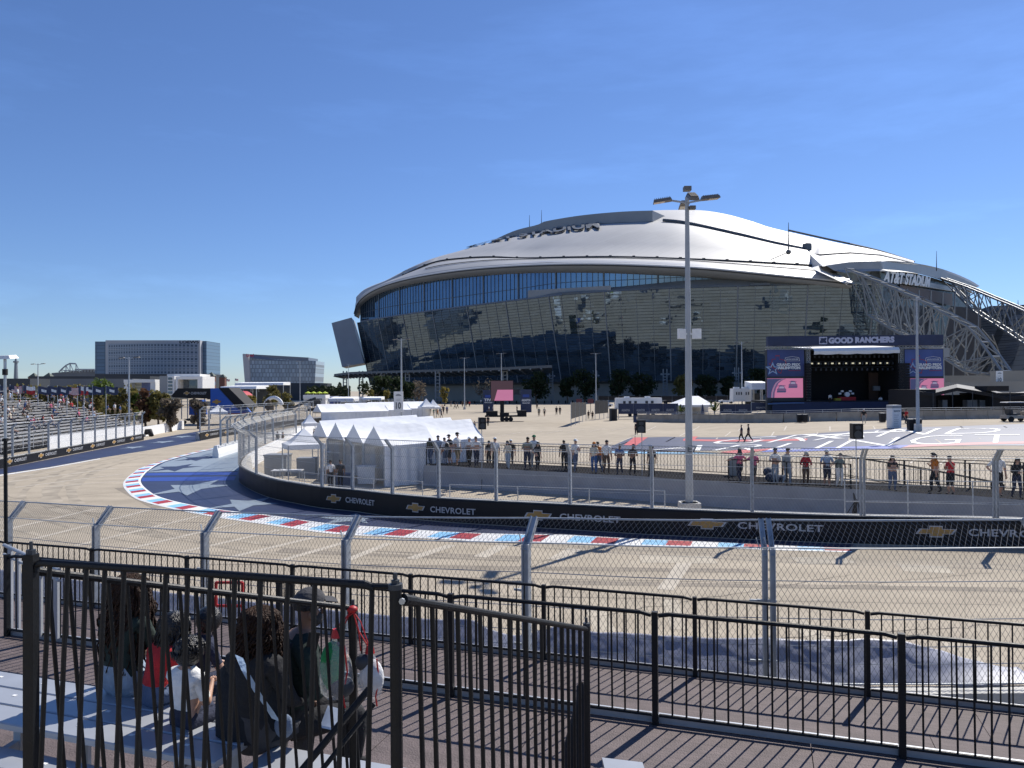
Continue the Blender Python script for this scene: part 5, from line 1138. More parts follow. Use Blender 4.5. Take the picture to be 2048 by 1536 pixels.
# ================================================================= lamp posts
def lamp_post(px, ytop, ybase, d, label, heads, group='lot lamp posts', rad=.11, sign=False, armpx=None, boxes=False, z0=None):
    g = W(px, hz(px), d); zb = zg(g.x, d); r = empty('lamp_post', (g.x, d, zb), label, 'lamp post', group); zt = ZAT(ytop, px, d); P = MB()
    sq = rad * 1.0; P.tube([(g.x, d, zb), (g.x, d, zb + (zt - zb) * .5), (g.x, d, zt)], [rad * 1.25, rad, rad * .62], 8); P.build('pole', M['galv_mat'] if not boxes else M['polegrey'], r)
    MB().tube([(g.x, d, zb), (g.x, d, zb + .75)], [.38, .36], 12).build('base', M['conc'], r)
    arm = .62
    for dx, dy, tl in heads:
        q = MB(); a = Vector((g.x, d, zt - .25)); e = a + Vector((dx * arm, dy * arm, .12)); q.bar(a, e, .06, .07); q.build('arm', M['galv_mat'], r)
        q = MB(); u = Vector((dx, dy, 0)).normalized(); s = Vector((-u.y, u.x, 0)); z = Vector((0, 0, 1)) + u * tl; z.normalize(); u2 = (u - z * u.dot(z)).normalized()
        q.hexa([e + s * i * .2 + u2 * j for i, j in ((-1, 0), (1, 0), (1, .78), (-1, .78))] + [e + s * i * .17 + u2 * j + z * .12 for i, j in ((-1, .04), (1, .04), (1, .74), (-1, .74))])
        if boxes:
            for k in range(9): q.hexa([e + s * i * .16 + u2 * (.06 + k * .078 + j) + z * .12 for i, j in ((-1, 0), (1, 0), (1, .02), (-1, .02))] + [e + s * i * .15 + u2 * (.06 + k * .078 + j) + z * .17 for i, j in ((-1, 0), (1, 0), (1, .02), (-1, .02))])
        h = q.build('lamp_head', M['lamphead'], r)
        q = MB(); q.poly([e + s * i * .16 + u2 * j - z * .012 for i, j in ((-1, .3), (-1, .74), (1, .74), (1, .3))]); q.build('lens', M['lens'], h)
    return r
M['polegrey'] = mat('grey painted pole', (.36, .38, .40), .5, .1, .06, 3); M['lamphead'] = mat('lamp housing', (.16, .15, .14), .55, .2, .1); M['lens'] = mat('lamp lens', (.55, .52, .45), .2, 0, .1)
lp = lamp_post(1377, 393, 1030, 31.5, 'tall grey lamp post with floodlights and two white side boxes in the middle', ((-1, .15, .12), (1, .1, -.12), (.0, -1, .5), (.1, 1, .1)), rad=.135, boxes=True)
g = W(1377, 780, 31.5); zc = ZAT(668, 1377, 31.5)
for dx, rz in ((-.30, .5), (.33, -.25)):
    q = MB(); q.box((g.x + dx, 31.35, zc), (.38, .12, .42), rz); q.box((g.x + dx * .5, 31.45, zc), (.2, .1, .08), 0); q.build('antenna_box', M['white'], lp)
q = MB(); q.hexa([(g.x - .42, 31.1, 0), (g.x + .42, 31.1, 0), (g.x + .42, 31.9, 0), (g.x - .42, 31.9, 0), (g.x - .4, 31.12, .75), (g.x + .4, 31.12, .75), (g.x + .4, 31.88, .75), (g.x - .4, 31.88, .75)]); q.build('plinth', M['conc'], lp)
q = MB(); q.box((g.x, 31.45, zc + 7.0 - .9), (.3, .3, .18)); q.box((g.x + .2, 31.4, 13.1), (.25, .2, .15)); q.build('camera_box', M['lamphead'], lp)
q = MB(); text_on(q, 'E7', (g.x - .09, 31.34, ZAT(905, 1377, 31.5)), (1, 0, 0), (0, 0, 1), height=.30, bold=.03); q.build('lettering', M['dgrey'], lp)
TH = ((-1, .05, .08), (1, .05, -.08))
lamp_post(803, 677, 849, 118, 'lamp post behind the white tents carrying the number ten sign', TH, rad=.14); lamp_post(929, 715, 803, 215, 'slim lamp post between the far walkers and the canopy', TH, rad=.13); lamp_post(1003, 706, 803, 195, 'lamp post rising behind the big video screen', TH, rad=.13)
lamp_post(1192, 706, 803, 190, 'lamp post in front of the tall dark tree', TH, rad=.13); lamp_post(1484, 684, 806, 150, 'lamp post left of the stage by the white trailer', TH, rad=.13); lamp_post(1835, 595, 858, 77, 'big lamp post in front of the stage right end', ((-1, -.1, .08), (1, .4, -.1), (.2, -1, .1)), rad=.15)
lamp_post(258, 714, 872, 100, 'lamp post behind the far left catch fence', TH, rad=.12); lamp_post(76, 727, 800, 150, 'lamp post among the flags at left', TH, rad=.12); lamp_post(697, 728, 802, 270, 'thin distant lamp post at the left end of the stadium', TH, rad=.13); lamp_post(600, 722, 800, 270, 'thin distant lamp post before the slanted glass hotel', TH, rad=.13); lamp_post(1888, 690, 765, 200, 'lamp post with a white box beyond the black backstage tents', TH, rad=.13)
q = MB(); a = W(1882, 705, 199.5); q.box(a, (4.2, .6, 2.4)); q.box(a + Vector((0, .5, -4)), (.5, .5, 6)); tag(q.build('equipment_box', M['greyp']), 'grey equipment box on a post right of the arch truss', 'box')
# lot number signs
def num_sign(px, yt, yb, wp, d, label):
    r = empty('lot_sign', W(px, yb, d), label, 'sign'); A, B = W(px - wp / 2, yt, d), W(px + wp / 2, yb, d); w2 = (B.x - A.x); q = MB(); q.box(((A.x + B.x) / 2, d, (A.z + B.z) / 2), (w2, .12, A.z - B.z)); q.build('panel', M['white'], r)
    q = MB(); H = A.z - B.z; text_on(q, '10', (A.x + w2 * .22, d - .08, B.z + H * .15), (1, 0, 0), (0, 0, 1), width=w2 * .56, height=H * .33, bold=.03)
    q.build('number', M['dgrey'], r); q = MB(); c = Vector(((A.x + B.x) / 2, d - .08, B.z + H * .78)); q.poly([c + Vector((w2 * .3 * math.cos(t), 0, H * .1 * abs(math.sin(t)))) for t in (i * math.pi / 8 for i in range(9))]); text_on(q, 'LOT', (A.x + w2 * .3, d - .08, B.z + H * .55), (1, 0, 0), (0, 0, 1), width=w2 * .4, height=H * .09); q.build('mark', M['greyp'], r)
num_sign(797, 783, 824, 19, 117.4, 'white lot sign with a large number ten behind the tents'); num_sign(1999, 742, 767, 14, 199, 'small white lot sign with number ten beyond the backstage tents')
# floodlight mast at the left deck edge
r = empty('light_mast', W(10, 1120, 14.2), 'slim mast with a white floodlight at the left picture edge', 'mast'); a, b = W(10, 718, 13.6), W(12, 1120, 13.6); a.y = b.y = 13.6
MB().tube([a.lerp(b, .42), a], .025, 8).build('upper_tube', M['galv'], r); MB().tube([b, a.lerp(b, .40)], .032, 8).build('lower_tube', M['black'], r); q = MB(); q.tube([a.lerp(b, .08), a.lerp(b, .05)], .045, 8); q.tube([a.lerp(b, .41), a.lerp(b, .395)], .05, 8); q.parts('collar', M['blackm'], r)
q = MB(); q.hexa([a + Vector(v) for v in ((-.22, -.1, -.02), (.16, -.1, .0), (.16, .15, .02), (-.22, .15, 0), (-.2, -.08, .05), (.12, -.08, .06), (.12, .12, .08), (-.2, .12, .06))]); q.build('floodlight', M['white'], r)
# ================================================================= white tents inside the hairpin
def frame_tent(a0, e, r_, Lr, wd, he, hp, label, group, dz=0.0, bays=2, rip=False):
    """gable tent: a0 = peak foot at the near gable, e = gable direction (unit), r_ = ridge direction (unit)"""
    root = empty('frame_tent', a0, label, 'tent', group); a0 = Vector(a0); e = Vector(e); r_ = Vector(r_); q = MB(); NB_ = 10
    sag = lambda t: -.10 * abs(math.sin(math.pi * bays * t)); up = lambda z, t: Vector((0, 0, z + dz * t))
    for sgn in (-1, 1):
        rows = []
        for j in range(7):
            s = j / 6; rows.append([a0 + r_ * (Lr * i / NB_) + e * (sgn * wd / 2 * s) + up(hp + (he - hp) * s - .09 * math.sin(math.pi * s) + sag(i / NB_) * math.sin(math.pi * s), i / NB_) for i in range(NB_ + 1)])
        q.loft(rows)
        q.ribbon([a0 + r_ * (Lr * i / NB_) + e * (sgn * wd / 2) + up(he, i / NB_) for i in range(NB_ + 1)], [a0 + r_ * (Lr * i / NB_) + e * (sgn * (wd / 2 + .01)) + up(he - .22 - .05 * math.sin(i * 2.1), i / NB_) for i in range(NB_ + 1)])
    q.build('roof', M['white_fab'], root, smooth=False)
    q = MB()
    for sgn, t in ((-1, 0), (1, 0), (-1, 1), (1, 1), (-1, .5), (1, .5)):
        b = a0 + r_ * (Lr * t) + e * (sgn * (wd / 2 - .04)) + up(0, t); q.tube([Vector((b.x, b.y, 0)), b + Vector((0, 0, he - .05))], .04, 6)
    q.parts('leg', M['galv_mat'], root)
    q = MB(); q.poly([a0 - e * wd / 2 + up(he, 0), a0 + e * wd / 2 + up(he, 0), a0 + up(hp - .04, 0)]); q.poly([a0 + r_ * Lr - e * wd / 2 + up(he, 1), a0 + r_ * Lr + e * wd / 2 + up(he, 1), a0 + r_ * Lr + up(hp - .04, 1)])
    q.parts('gable', M['white_fab'], root)
    n = 40; q = MB(); path = [a0 + e * (wd / 2 - .02) + r_ * (Lr * i / n) for i in range(n + 1)]
    q.ribbon([p_ + e * (.12 * math.sin(i * 1.7)) + e * .05 for i, p_ in enumerate(path)], [p_ + e * (.04 * math.sin(i * 1.7 + 1)) + up(he - .2, i / n) for i, p_ in enumerate(path)])
    q.build('side_wall', M['white_fab'], root, smooth=True)
    return root
eT = Vector((.54, -.84, 0)); rT = Vector((.84, .54, 0)); g_t = 'row of white frame tents inside the hairpin'
T0 = Vector((-8.2, 44.4, 0))
for i, lab in enumerate(('nearest and largest looking white frame tent with crumpled side curtain', 'second white frame tent from the front of the row', 'third white frame tent from the front of the row', 'rearmost white frame tent of the four gables')):
    frame_tent(T0 - eT * 3.3 * i, eT, rT, 6.6 + .3 * i, 3.2, 2.3, 3.42, lab, g_t, dz=.25)
for i, (px, py, lab) in enumerate(((634, 826, 'long white tent just behind the four gabled tents'), (690, 821, 'long white tent behind and right of the small pop up tent'), (735, 816, 'farthest long white tent near the number ten sign'))):
    g = G(px, py + 28); frame_tent((g.x, g.y, 0), eT, rT, 11, 4.2, 2.3, 3.5, lab, 'long white tents behind', bays=4)
def popup(px, ype, yeave, wpx, d, label, group='white pop up tents', he=2.2):
    g = W(px, hz(px), d); r = empty('popup_tent', (g.x, d, 0), label, 'tent', group); w2 = wpx / F * d / 2 * .86; ca = .45; zt = ZAT(ype, px, d); zz = ZAT(yeave, px, d)
    C = [Vector((g.x + w2 * (math.cos(ca) * x - math.sin(ca) * y), d + w2 * (math.sin(ca) * x + math.cos(ca) * y), 0)) for x, y in ((-1, -1), (1, -1), (1, 1), (-1, 1))]; q = MB(); top = Vector((g.x, d, zt)); rows = []
    for k in range(6):
        t = k / 5; h = zz + (zt - zz) * t ** 1.35; ring = []
        for i in range(4):
            for j in range(4):
                p_ = C[i].lerp(C[(i + 1) % 4], j / 4) ; ring.append(Vector((g.x, d, 0)).lerp(p_, 1 - t * .97) + Vector((0, 0, h)))
        rows.append(ring)
    q.loft(rows[::-1], close=True); q.loft([[p_ + Vector((0, 0, -.28)) for p_ in rows[0]], rows[0]], close=True); q.build('canopy', M['white_fab'], r); q = MB()
    for c in C: q.tube([c * .985 + Vector((g.x, d, 0)) * .015, c * .985 + Vector((g.x, d, 0)) * .015 + Vector((0, 0, zz))], .04, 5)
    q.parts('leg', M['galv_mat'], r)
    return r
popup(607, 857, 887, 84, 45, 'white pop up tent nearest the hairpin fence'); popup(619, 828, 846, 32, 74, 'small white pop up tent beside the gabled tents'); popup(436, 810, 823, 40, 98, 'white pop up tent in front of the blue bridge')
popup(852, 797, 813, 30, 128, 'white peaked tent amid the crowd right of the number ten sign'); popup(866, 799, 814, 28, 136, 'second white peaked tent overlapping the one amid the crowd')
canopy(655, 706, 797, 803, 205, 8, 'white roofed crew tent beyond the far bannered barrier')
# clutter under and beside the tents
def crate(px, py, w_, h_, mt, name, label, cat, lid=False):
    g = G(px, py); q = MB(); q.hexa([g + Vector((x * w_ / 2, y * w_ / 2.4, z)) for x, y, z in ((-1, -1, 0), (1, -1, 0), (1, 1, 0), (-1, 1, 0), (-1.04, -1.04, h_), (1.04, -1.04, h_), (1.04, 1.04, h_), (-1.04, 1.04, h_))])
    if lid: q.box(g + Vector((0, 0, h_ + .04)), (w_ * 1.12, w_ * .92, .08))
    return tag(q.build(name, mt), label, cat)
crate(735, 966, 1.0, .95, M['white'], 'white_counter', 'white counter box in front of the nearest frame tent', 'counter', True); crate(690, 968, .9, .55, mat('blue bin', (.06, .09, .16), .6), 'storage_bin', 'blue grey bin on the ground before the nearest frame tent', 'bin', True)
crate(616, 948, 1.2, 1.1, M['greyp'], 'supply_box', 'grey supply box under the nearest pop up tent', 'box'); crate(556, 950, 1.4, 1.3, M['greyp'], 'generator', 'grey generator box behind the hairpin fence', 'generator', True)
r = empty('tray_rack', G(656, 945), 'metal tray rack standing between the white tents', 'rack'); g = G(656, 945); q = MB()
for x in (-.28, .28):
    for y in (-.3, .3): q.tube([g + Vector((x, y, 0)), g + Vector((x, y, 1.5))], .02, 5)
q.build('frame', M['galv'], r); q = MB()
for k in range(7): q.box(g + Vector((0, 0, .2 + k * .2)), (.56, .6, .03))
q.parts('tray', M['white'], r)
r = empty('white_table', G(575, 972), 'low folding table with boxes by the hairpin fence', 'table'); g = G(575, 965); q = MB(); q.box(g + Vector((0, 0, .74)), (1.8, .75, .05)); q.build('top', M['white'], r); q = MB()
for x in (-.8, .8):
    for y in (-.3, .3): q.tube([g + Vector((x, y, 0)), g + Vector((x, y, .72))], .02, 5)
q.parts('leg', M['galv'], r)
# temporary crowd control mesh fence between barrier and tents
def temp_fence(pts, h, label, mt=None, panel=2.4, name='panel_fence', rails=(0.08, .55, 1.0)):
    P = Path([G(*q_).xy.to_3d() for q_ in pts]); r = empty(name, P.at(P.L / 2), label, 'fence'); n = int(P.L / panel); q = MB(); z = lambda p_: zg(p_.x, p_.y)
    for i in range(n + 1):
        a = P.at(P.L * i / n); q.tube([a + Vector((0, 0, z(a))), a + Vector((0, 0, z(a) + h))], .025, 5)
    q.parts('post', M['galv_mat'], r); q = MB()
    for i in range(n):
        a, b = P.at(P.L * i / n), P.at(P.L * (i + 1) / n)
        for t in rails: q.tube([a + Vector((0, 0, z(a) + h * t)), b + Vector((0, 0, z(b) + h * t))], .016, 4)
    q.build('rails', M['galv_mat'], r)
    if mt:
        q = MB()
        for i in range(n):
            a, b = P.at(P.L * (i + .02) / n), P.at(P.L * (i + .98) / n); q.hexa([a + Vector((0, -.02, z(a) + .05)), b + Vector((0, -.02, z(b) + .05)), b + Vector((0, .02, z(b) + .05)), a + Vector((0, .02, z(a) + .05)), a + Vector((0, -.02, z(a) + h * .97)), b + Vector((0, -.02, z(b) + h * .97)), b + Vector((0, .02, z(b) + h * .97)), a + Vector((0, .02, z(a) + h * .97))])
        q.build('panel', mt, r)
    return r
temp_fence([(560, 975), (640, 990), (720, 1000), (845, 1008)], 1.1, 'low wire panel fence between the hairpin barrier and the tents')
temp_fence([(1690, 1056), (2080, 1066)], 1.9, 'galvanised temporary panel fence in front of the platform at right', panel=2.2); temp_fence([(900, 1030), (1330, 1048)], 1.35, 'galvanised temporary panel fence in front of the grey platform skirt', panel=2.6)

# ================================================================= far plaza: walls, screens, trailers
wall_c = [(1275, 843), (1400, 845), (1560, 845), (1700, 842), (1870, 839), (2100, 836)]
r = empty('concrete_wall', G(1650, 843), 'long grey concrete barrier wall in front of the stage', 'wall'); P = Path([G(*q_) for q_ in wall_c]); q = MB(); n = int(P.L / 3.2)
for i in range(n):
    a, b = P.at(P.L * i / n + .03), P.at(P.L * (i + 1) / n - .03); d_ = (b - a).normalized(); nn = Vector((-d_.y, d_.x, 0)); prof = ((-.3, 0), (-.3, .12), (-.12, .5), (-.09, 1.25), (.09, 1.25), (.12, .5), (.3, 0)); q.loft([[a + nn * o + Vector((0, 0, z - .05)), b + nn * o + Vector((0, 0, z - .05))] for o, z in prof])
    for p_ in (a, b): q.poly([p_ + nn * o + Vector((0, 0, z - .05)) for o, z in prof])
q.build('blocks', mat('weathered concrete', (.30, .275, .235), .9, 0, .18, .8, .2, 20), r)
q = MB(); S = [P.at(P.L * i / 60) for i in range(61)]
for z in (1.35, 1.6): q.tube([p_ + Vector((0, .05, z)) for p_ in S[:58]], .03, 4)
for i in range(0, 58, 2): q.tube([S[i] + Vector((0, .05, 1.2)), S[i] + Vector((0, .05, 1.62))], .03, 4)
q.build('rails', M['galv_mat'], r)
def trailer(px0, px1, yt, yb, d, label, name='trailer'):
    A, B = W(px0, yt, d), W(px1, yb, d); zb = max(zg(A.x, d), 0); r = empty(name, ((A.x + B.x) / 2, d, zb), label, 'trailer'); z0 = B.z; q = MB()
    q.hexa([(A.x, d, z0), (B.x, d, z0), (B.x, d + 2.5, z0), (A.x, d + 2.5, z0), (A.x + .1, d + .05, A.z), (B.x - .1, d + .05, A.z), (B.x - .1, d + 2.45, A.z), (A.x + .1, d + 2.45, A.z)])
    q.build('body', M['white'], r); q = MB()
    for t in (.25, .7): q.box((A.x + (B.x - A.x) * t, d + 1.2, A.z + .14), (1.0, .9, .28))
    q.parts('roof_unit', M['white'], r); q = MB()
    for t in (.18, .3, .42, .66, .78): q.box((A.x + (B.x - A.x) * t, d - .01, z0 + (A.z - z0) * .62), ((B.x - A.x) * .055, .04, (A.z - z0) * .22))
    q.parts('window', M['slate'], r); q = MB()
    for t in (.3, .42, .8): q.tube([(A.x + (B.x - A.x) * t, d + .05, zb + .38), (A.x + (B.x - A.x) * t, d + .3, zb + .38)], .38, 10)
    q.parts('wheel', M['blackm'], r); return r
trailer(1232, 1325, 796, 818, 150, 'long white trailer behind the navy banner fence'); trailer(1466, 1506, 777, 803, 148, 'white caravan trailer left of the stage')
canopy(1505, 1540, 766, 779, 146, 5, 'off white sloped canopy between caravan and stage')
def banner_fence(px0, px1, yt, yb, d, d1, label, txt=None, mt='navy', n=4):
    A, B = W(px0, yt, d), W(px1, yt, d1); r = empty('banner_fence', ((A.x + B.x) / 2, (d + d1) / 2, 0), label, 'fence'); zb = ZAT(yb, px0, d); q = MB(); k = max(1, n)
    for i in range(k):
        a, b = A.lerp(B, (i + .01) / k), A.lerp(B, (i + .99) / k); q.hexa([Vector((a.x, a.y, zb)), Vector((b.x, b.y, zb)), Vector((b.x, b.y + .06, zb)), Vector((a.x, a.y + .06, zb)), a, b, b + Vector((0, .06, 0)), a + Vector((0, .06, 0))])
    q.build('banner', M[mt], r); q = MB()
    for i in range(k + 1): a = A.lerp(B, i / k); q.tube([(a.x, a.y + .1, 0), (a.x, a.y + .1, a.z + .1)], .05, 5)
    q.parts('post', M['galv_mat'], r)
    if txt:
        q = MB(); u = (B - A).normalized()
        for i in range(k):
            c = A.lerp(B, (i + .2) / k); text_on(q, txt, Vector((c.x, c.y - .06, zb + (A.z - zb) * .25)), u, (0, 0, 1), width=(B - A).length / k * .55, height=(A.z - zb) * .22, bold=.03)
        q.build('lettering', M['silver'], r)
    return r
banner_fence(1237, 1356, 807, 828, 138, 138, 'navy banner fence in front of the long white trailer', 'ARLINGTON'); banner_fence(1440, 1502, 808, 827, 136, 134, 'navy banner fence right of the white hip tent', 'ARLINGTON', n=2); banner_fence(1503, 1545, 805, 821, 131, 130, 'short navy banner fence at the stage left corner', 'ARLINGTON', n=1)
banner_fence(1142, 1172, 805, 838, 112, 132, 'dark mesh panel fence angled toward the open lot', None, 'blackm', 4); banner_fence(1190, 1216, 801, 828, 135, 142, 'dark mesh fence beside the portable toilet', None, 'blackm', 3)
banner_fence(1196, 1500, 792, 800, 210, 200, 'long black mesh fence in front of the stadium vehicles', None, 'blackm', 14)
def hip_tent(px0, px1, yt, ye, d, label):
    A, B = W(px0, ye, d), W(px1, ye, d); T = W((px0 + px1) / 2, yt, d + 3); r = empty('hip_tent', (T.x, d + 3, 0), label, 'tent'); q = MB(); w_ = B.x - A.x
    c = [A, B, B + Vector((0, 7, 0)), A + Vector((0, 7, 0))]; r0, r1 = Vector((T.x - w_ * .12, d + 3.5, T.z)), Vector((T.x + w_ * .12, d + 3.5, T.z)); q.add(c + [r0, r1], [(0, 1, 5, 4), (1, 2, 5), (2, 3, 4, 5), (3, 0, 4)]); q.loft([[p_ - Vector((0, 0, .4)) for p_ in c], c], close=True); q.build('canopy', M['white_fab'], r); q = MB()
    for t in (0, .33, .67, 1):
        for y in (0, 7): q.tube([(A.x + w_ * t, d + y, 0), (A.x + w_ * t, d + y, A.z)], .06, 5)
    q.parts('leg', M['galv_mat'], r); q = MB(); q.box((T.x, d + 6.9, A.z * .45), (w_, .05, A.z * .9)); q.build('back_wall', M['white_fab'], r)
hip_tent(1350, 1428, 792, 810, 140, 'white hipped tent with potted palms behind the concrete wall')
def palm(px, d, h, label, seed):
    g = W(px, hz(px), d); r = empty('palm_plant', (g.x, d, 0), label, 'plant', 'palms by the hipped tent'); MB().tube([(g.x, d, 0), (g.x, d, h * .35)], .08, 6).build('trunk', M['bark'], r); q = MB(); rnd = random.Random(seed)
    for i in range(22):
        a = rnd.uniform(0, 6.28); e = rnd.uniform(.3, 1.2); p0 = Vector((g.x, d, h * .33)); p1 = p0 + Vector((math.cos(a) * .6, math.sin(a) * .6, e)) * h * .4; p2 = p1 + Vector((math.cos(a) * .7, math.sin(a) * .7, -.2)) * h * .35; s = Vector((-math.sin(a), math.cos(a), 0)) * .07; q.add([p0 - s, p0 + s, p1 + s * 2, p1 - s * 2, p2], [(0, 1, 2, 3), (3, 2, 4)])
    q.build('fronds', leaf_mat('palm fronds', (.05, .075, .02)), r)
palm(1362, 136, 3.4, 'potted palm at the left leg of the hipped tent', 1); palm(1429, 136, 4.0, 'taller potted palm at the right leg of the hipped tent', 2)
for px, lab in ((1296, 'folded navy parasol behind the navy banner fence'), (1350, 'folded navy parasol left of the hipped tent'), (1405, 'folded navy parasol inside the hipped tent')):
    g = W(px, hz(px), 134); q = MB(); q.tube([(g.x, 134, 0), (g.x, 134, .9), (g.x, 134, 1.0), (g.x, 134, 2.6), (g.x, 134, 2.75)], [.04, .04, .3, .12, .03], 8); tag(q.build('folded_parasol', M['navy']), lab, 'parasol', 'folded parasols')
g = W(1226, 780, 132); r = empty('portable_toilet', (g.x, 132, 0), 'dark portable toilet with a rounded roof by the mesh fence', 'toilet'); q = MB(); q.box((g.x, 132, 1.05), (1.25, 1.2, 2.1)); q.build('cabin', M['slate'], r); q = MB(); q.loft([[(g.x + .66 * math.cos(t), 132 + y, 2.1 + .3 * math.sin(t)) for t in (math.pi * i / 8 for i in range(9))] for y in (-.62, .62)]); q.build('roof', M['white'], r); q = MB(); q.box((g.x, 131.38, 1.0), (.7, .03, 1.8)); q.build('door', M['blackm'], r)
# dark arched gate and posters
def poster(px0, px1, yt, yb, d, lines, label, tb=None):
    A, B = W(px0, yt, d), W(px1, yb, d); r = empty('poster_tower', ((A.x + B.x) / 2, d, 0), label, 'poster'); q = MB(); q.box(((A.x + B.x) / 2, d, A.z / 2), (B.x - A.x, 1.2, A.z)); q.build('panel', M['navy'], r); q = MB(); w_ = B.x - A.x
    for t, y, h, wf in lines: text_on(q, t, (A.x + w_ * (1 - wf) / 2, d - .63, A.z * y), (1, 0, 0), (0, 0, 1), width=w_ * wf, height=A.z * h, bold=.04)
    q.build('lettering', M['white'], r); q = MB(); q.box(((A.x + B.x) / 2, d - .62, A.z * .72), (w_ * .6, .02, A.z * .12)); q.build('picture', M['bluep'], r)
poster(966, 987, 780, 822, 185, (('TPA', .50, .12, .8), ('TRACK SIDE', .42, .045, .75)), 'navy poster tower left of the big video screen'); poster(1041, 1063, 779, 820, 185, (('ARLINGTON', .48, .10, .8), ('GRAND PRIX', .38, .05, .7)), 'navy poster tower right of the big video screen')
q = MB(); A, B = W(988, 779, 186), W(1041, 779, 186); q.bar(A, B, .35, .35); q.bar(A - Vector((0, 0, 1.2)), B - Vector((0, 0, 1.2)), .2, .2); q.box(((A.x + B.x) / 2 + 1.2, 186.2, A.z - .6), (3.6, .1, 1.1)); tag(q.build('gate_truss', M['slate']), 'dark truss joining the two navy poster towers', 'truss')
for px, lab in ((1158, 'small dark square sign on a post right of the open lot'), (1181, 'second small dark square sign beside the mesh fence')):
    g = W(px, 780, 170); r = empty('square_sign', (g.x, 170, 0), lab, 'sign', 'small square signs'); MB().tube([(g.x, 170, 0), (g.x, 170, 2.6)], .06, 5).build('post', M['blackm'], r); q = MB(); q.box((g.x, 169.9, 2.9), (1.3, .1, 1.0)); q.build('panel', mat('maroon sign', (.10, .02, .03), .5), r)
# video screens
def led_material(name):
    mt = bpy.data.materials.new(name); mt.use_nodes = True; n, l = mt.node_tree.nodes, mt.node_tree.links; b = n['Principled BSDF']; b.inputs['Base Color'].default_value = (.02, .015, .02, 1); b.inputs['Roughness'].default_value = .6
    tc = n.new('ShaderNodeTexCoord'); wv = n.new('ShaderNodeTexWave'); wv.bands_direction = 'Z'; wv.inputs['Scale'].default_value = 1.6; wv.inputs['Distortion'].default_value = .6; l.new(tc.outputs['Object'], wv.inputs[0])
    cr = n.new('ShaderNodeValToRGB'); cr.color_ramp.elements[0].color = (.34, .10, .20, 1); cr.color_ramp.elements[1].color = (.50, .19, .32, 1); l.new(wv.outputs['Fac'], cr.inputs[0]); l.new(cr.outputs[0], b.inputs['Emission Color']); b.inputs['Emission Strength'].default_value = .75; return mt
M['led'] = led_material('pink video picture'); M['led_purple'] = emit('purple video shade', (.13, .07, .17), .6); M['led_white'] = emit('pale video shade', (.30, .26, .40), .6); M['led_blue'] = emit('blue video shade', (.05, .06, .16), .5); M['led_dark'] = emit('dim video picture', (.12, .06, .08), .3)
def race_video(root, A, B, d):
    """racing picture: grey wall band curving at left and two cars seen from behind"""
    w_, h_ = B.x - A.x, A.z - B.z; pt = lambda u, v, o=.06: Vector((A.x + w_ * u, d - o, B.z + h_ * v)); q = MB(); q.poly([pt(0, 0, .03), pt(1, 0, .03), pt(1, 1, .03), pt(0, 1, .03)]); s = q.build('video_picture', M['led'], root); q = MB()
    cur = [(.12, 0), (.13, .25), (.17, .5), (.24, .75), (.34, .9), (.45, .98)]
    q.ribbon([pt(u, v) for u, v in cur], [pt(u + .08, v) for u, v in cur], 0); q.ribbon([pt(0, v) for u, v in cur], [pt(u - .01, v) for u, v in cur], 1)
    q.ribbon([pt(u + .01, v, .07) for u, v in cur], [pt(u + .025, v, .07) for u, v in cur], 2)
    for cu, cv, s_ in ((.40, .45, 1.15), (.72, .68, 1.1)):
        f = lambda x, y, o=.08: pt(cu + x * .11 * s_, cv + y * .14 * s_, o)
        q.poly([f(-1, -.8), f(1, -.8), f(1.02, 0), f(.75, .25), f(.55, .95), f(-.5, .95), f(-.75, .25), f(-1.02, 0)], 0); q.poly([f(-.6, .2, .09), f(.6, .2, .09), f(.42, .8, .09), f(-.4, .8, .09)], 2)
        q.poly([f(-1.1, -1.15, .09), f(.9, -1.15, .09), f(1.05, -.7, .09), f(-1, -.7, .09)], 1); q.poly([f(-1.1, .9, .09), f(-.3, 1.25, .09), f(.9, 1.1, .09), f(.9, 1.0, .09)], 1)
    q.build('racing_picture', [M['led_purple'], M['led_blue'], M['led_white'], M['blackm']], s)
r = empty('screen_truck', G(1010, 843), 'big video screen raised on a dark flatbed trailer on the lot', 'screen'); d = G(1010, 843).y; A, B = W(981, 761, d), W(1027, 802, d); q = MB(); q.box(((A.x + B.x) / 2, d + .25, (A.z + B.z) / 2), (B.x - A.x, .4, A.z - B.z)); q.build('cabinet', M['blackm'], r)
w_, h_ = B.x - A.x, A.z - B.z; q = MB(); q.poly([Vector((A.x + w_ * u, d + .02, B.z + h_ * v)) for u, v in ((.02, .02), (.98, .02), (.98, .55), (.02, .55))]); sc = q.build('video_picture', M['led'], r); q = MB(); q.poly([Vector((A.x + w_ * u, d + .03, B.z + h_ * v)) for u, v in ((.02, .55), (.98, .55), (.98, .98), (.02, .98))]); q.poly([Vector((A.x + w_ * u, d + .01, B.z + h_ * v)) for u, v in ((.02, .02), (.16, .02), (.3, .55), (.02, .55))]); q.build('dark_picture', M['led_dark'], sc)
q = MB(); q.box(((A.x + B.x) / 2, d + .4, B.z / 2 + .5), (.7, .7, B.z)); q.build('lift_mast', M['blackm'], r); q = MB(); A2, B2 = W(970, 826, d), W(1053, 833, d); q.box(((A2.x + B2.x) / 2, d + .3, .95), (B2.x - A2.x, 2.2, .25)); q.box((A2.x + 1.2, d + .3, 1.45), (2.0, 1.6, .8)); q.box((A2.x + 3.4, d + .3, 1.3), (1.6, 1.8, .5)); q.box((B2.x - .8, d + .3, 1.5), (1.6, 1.6, .9)); q.build('flatbed', M['blackm'], r); q = MB()
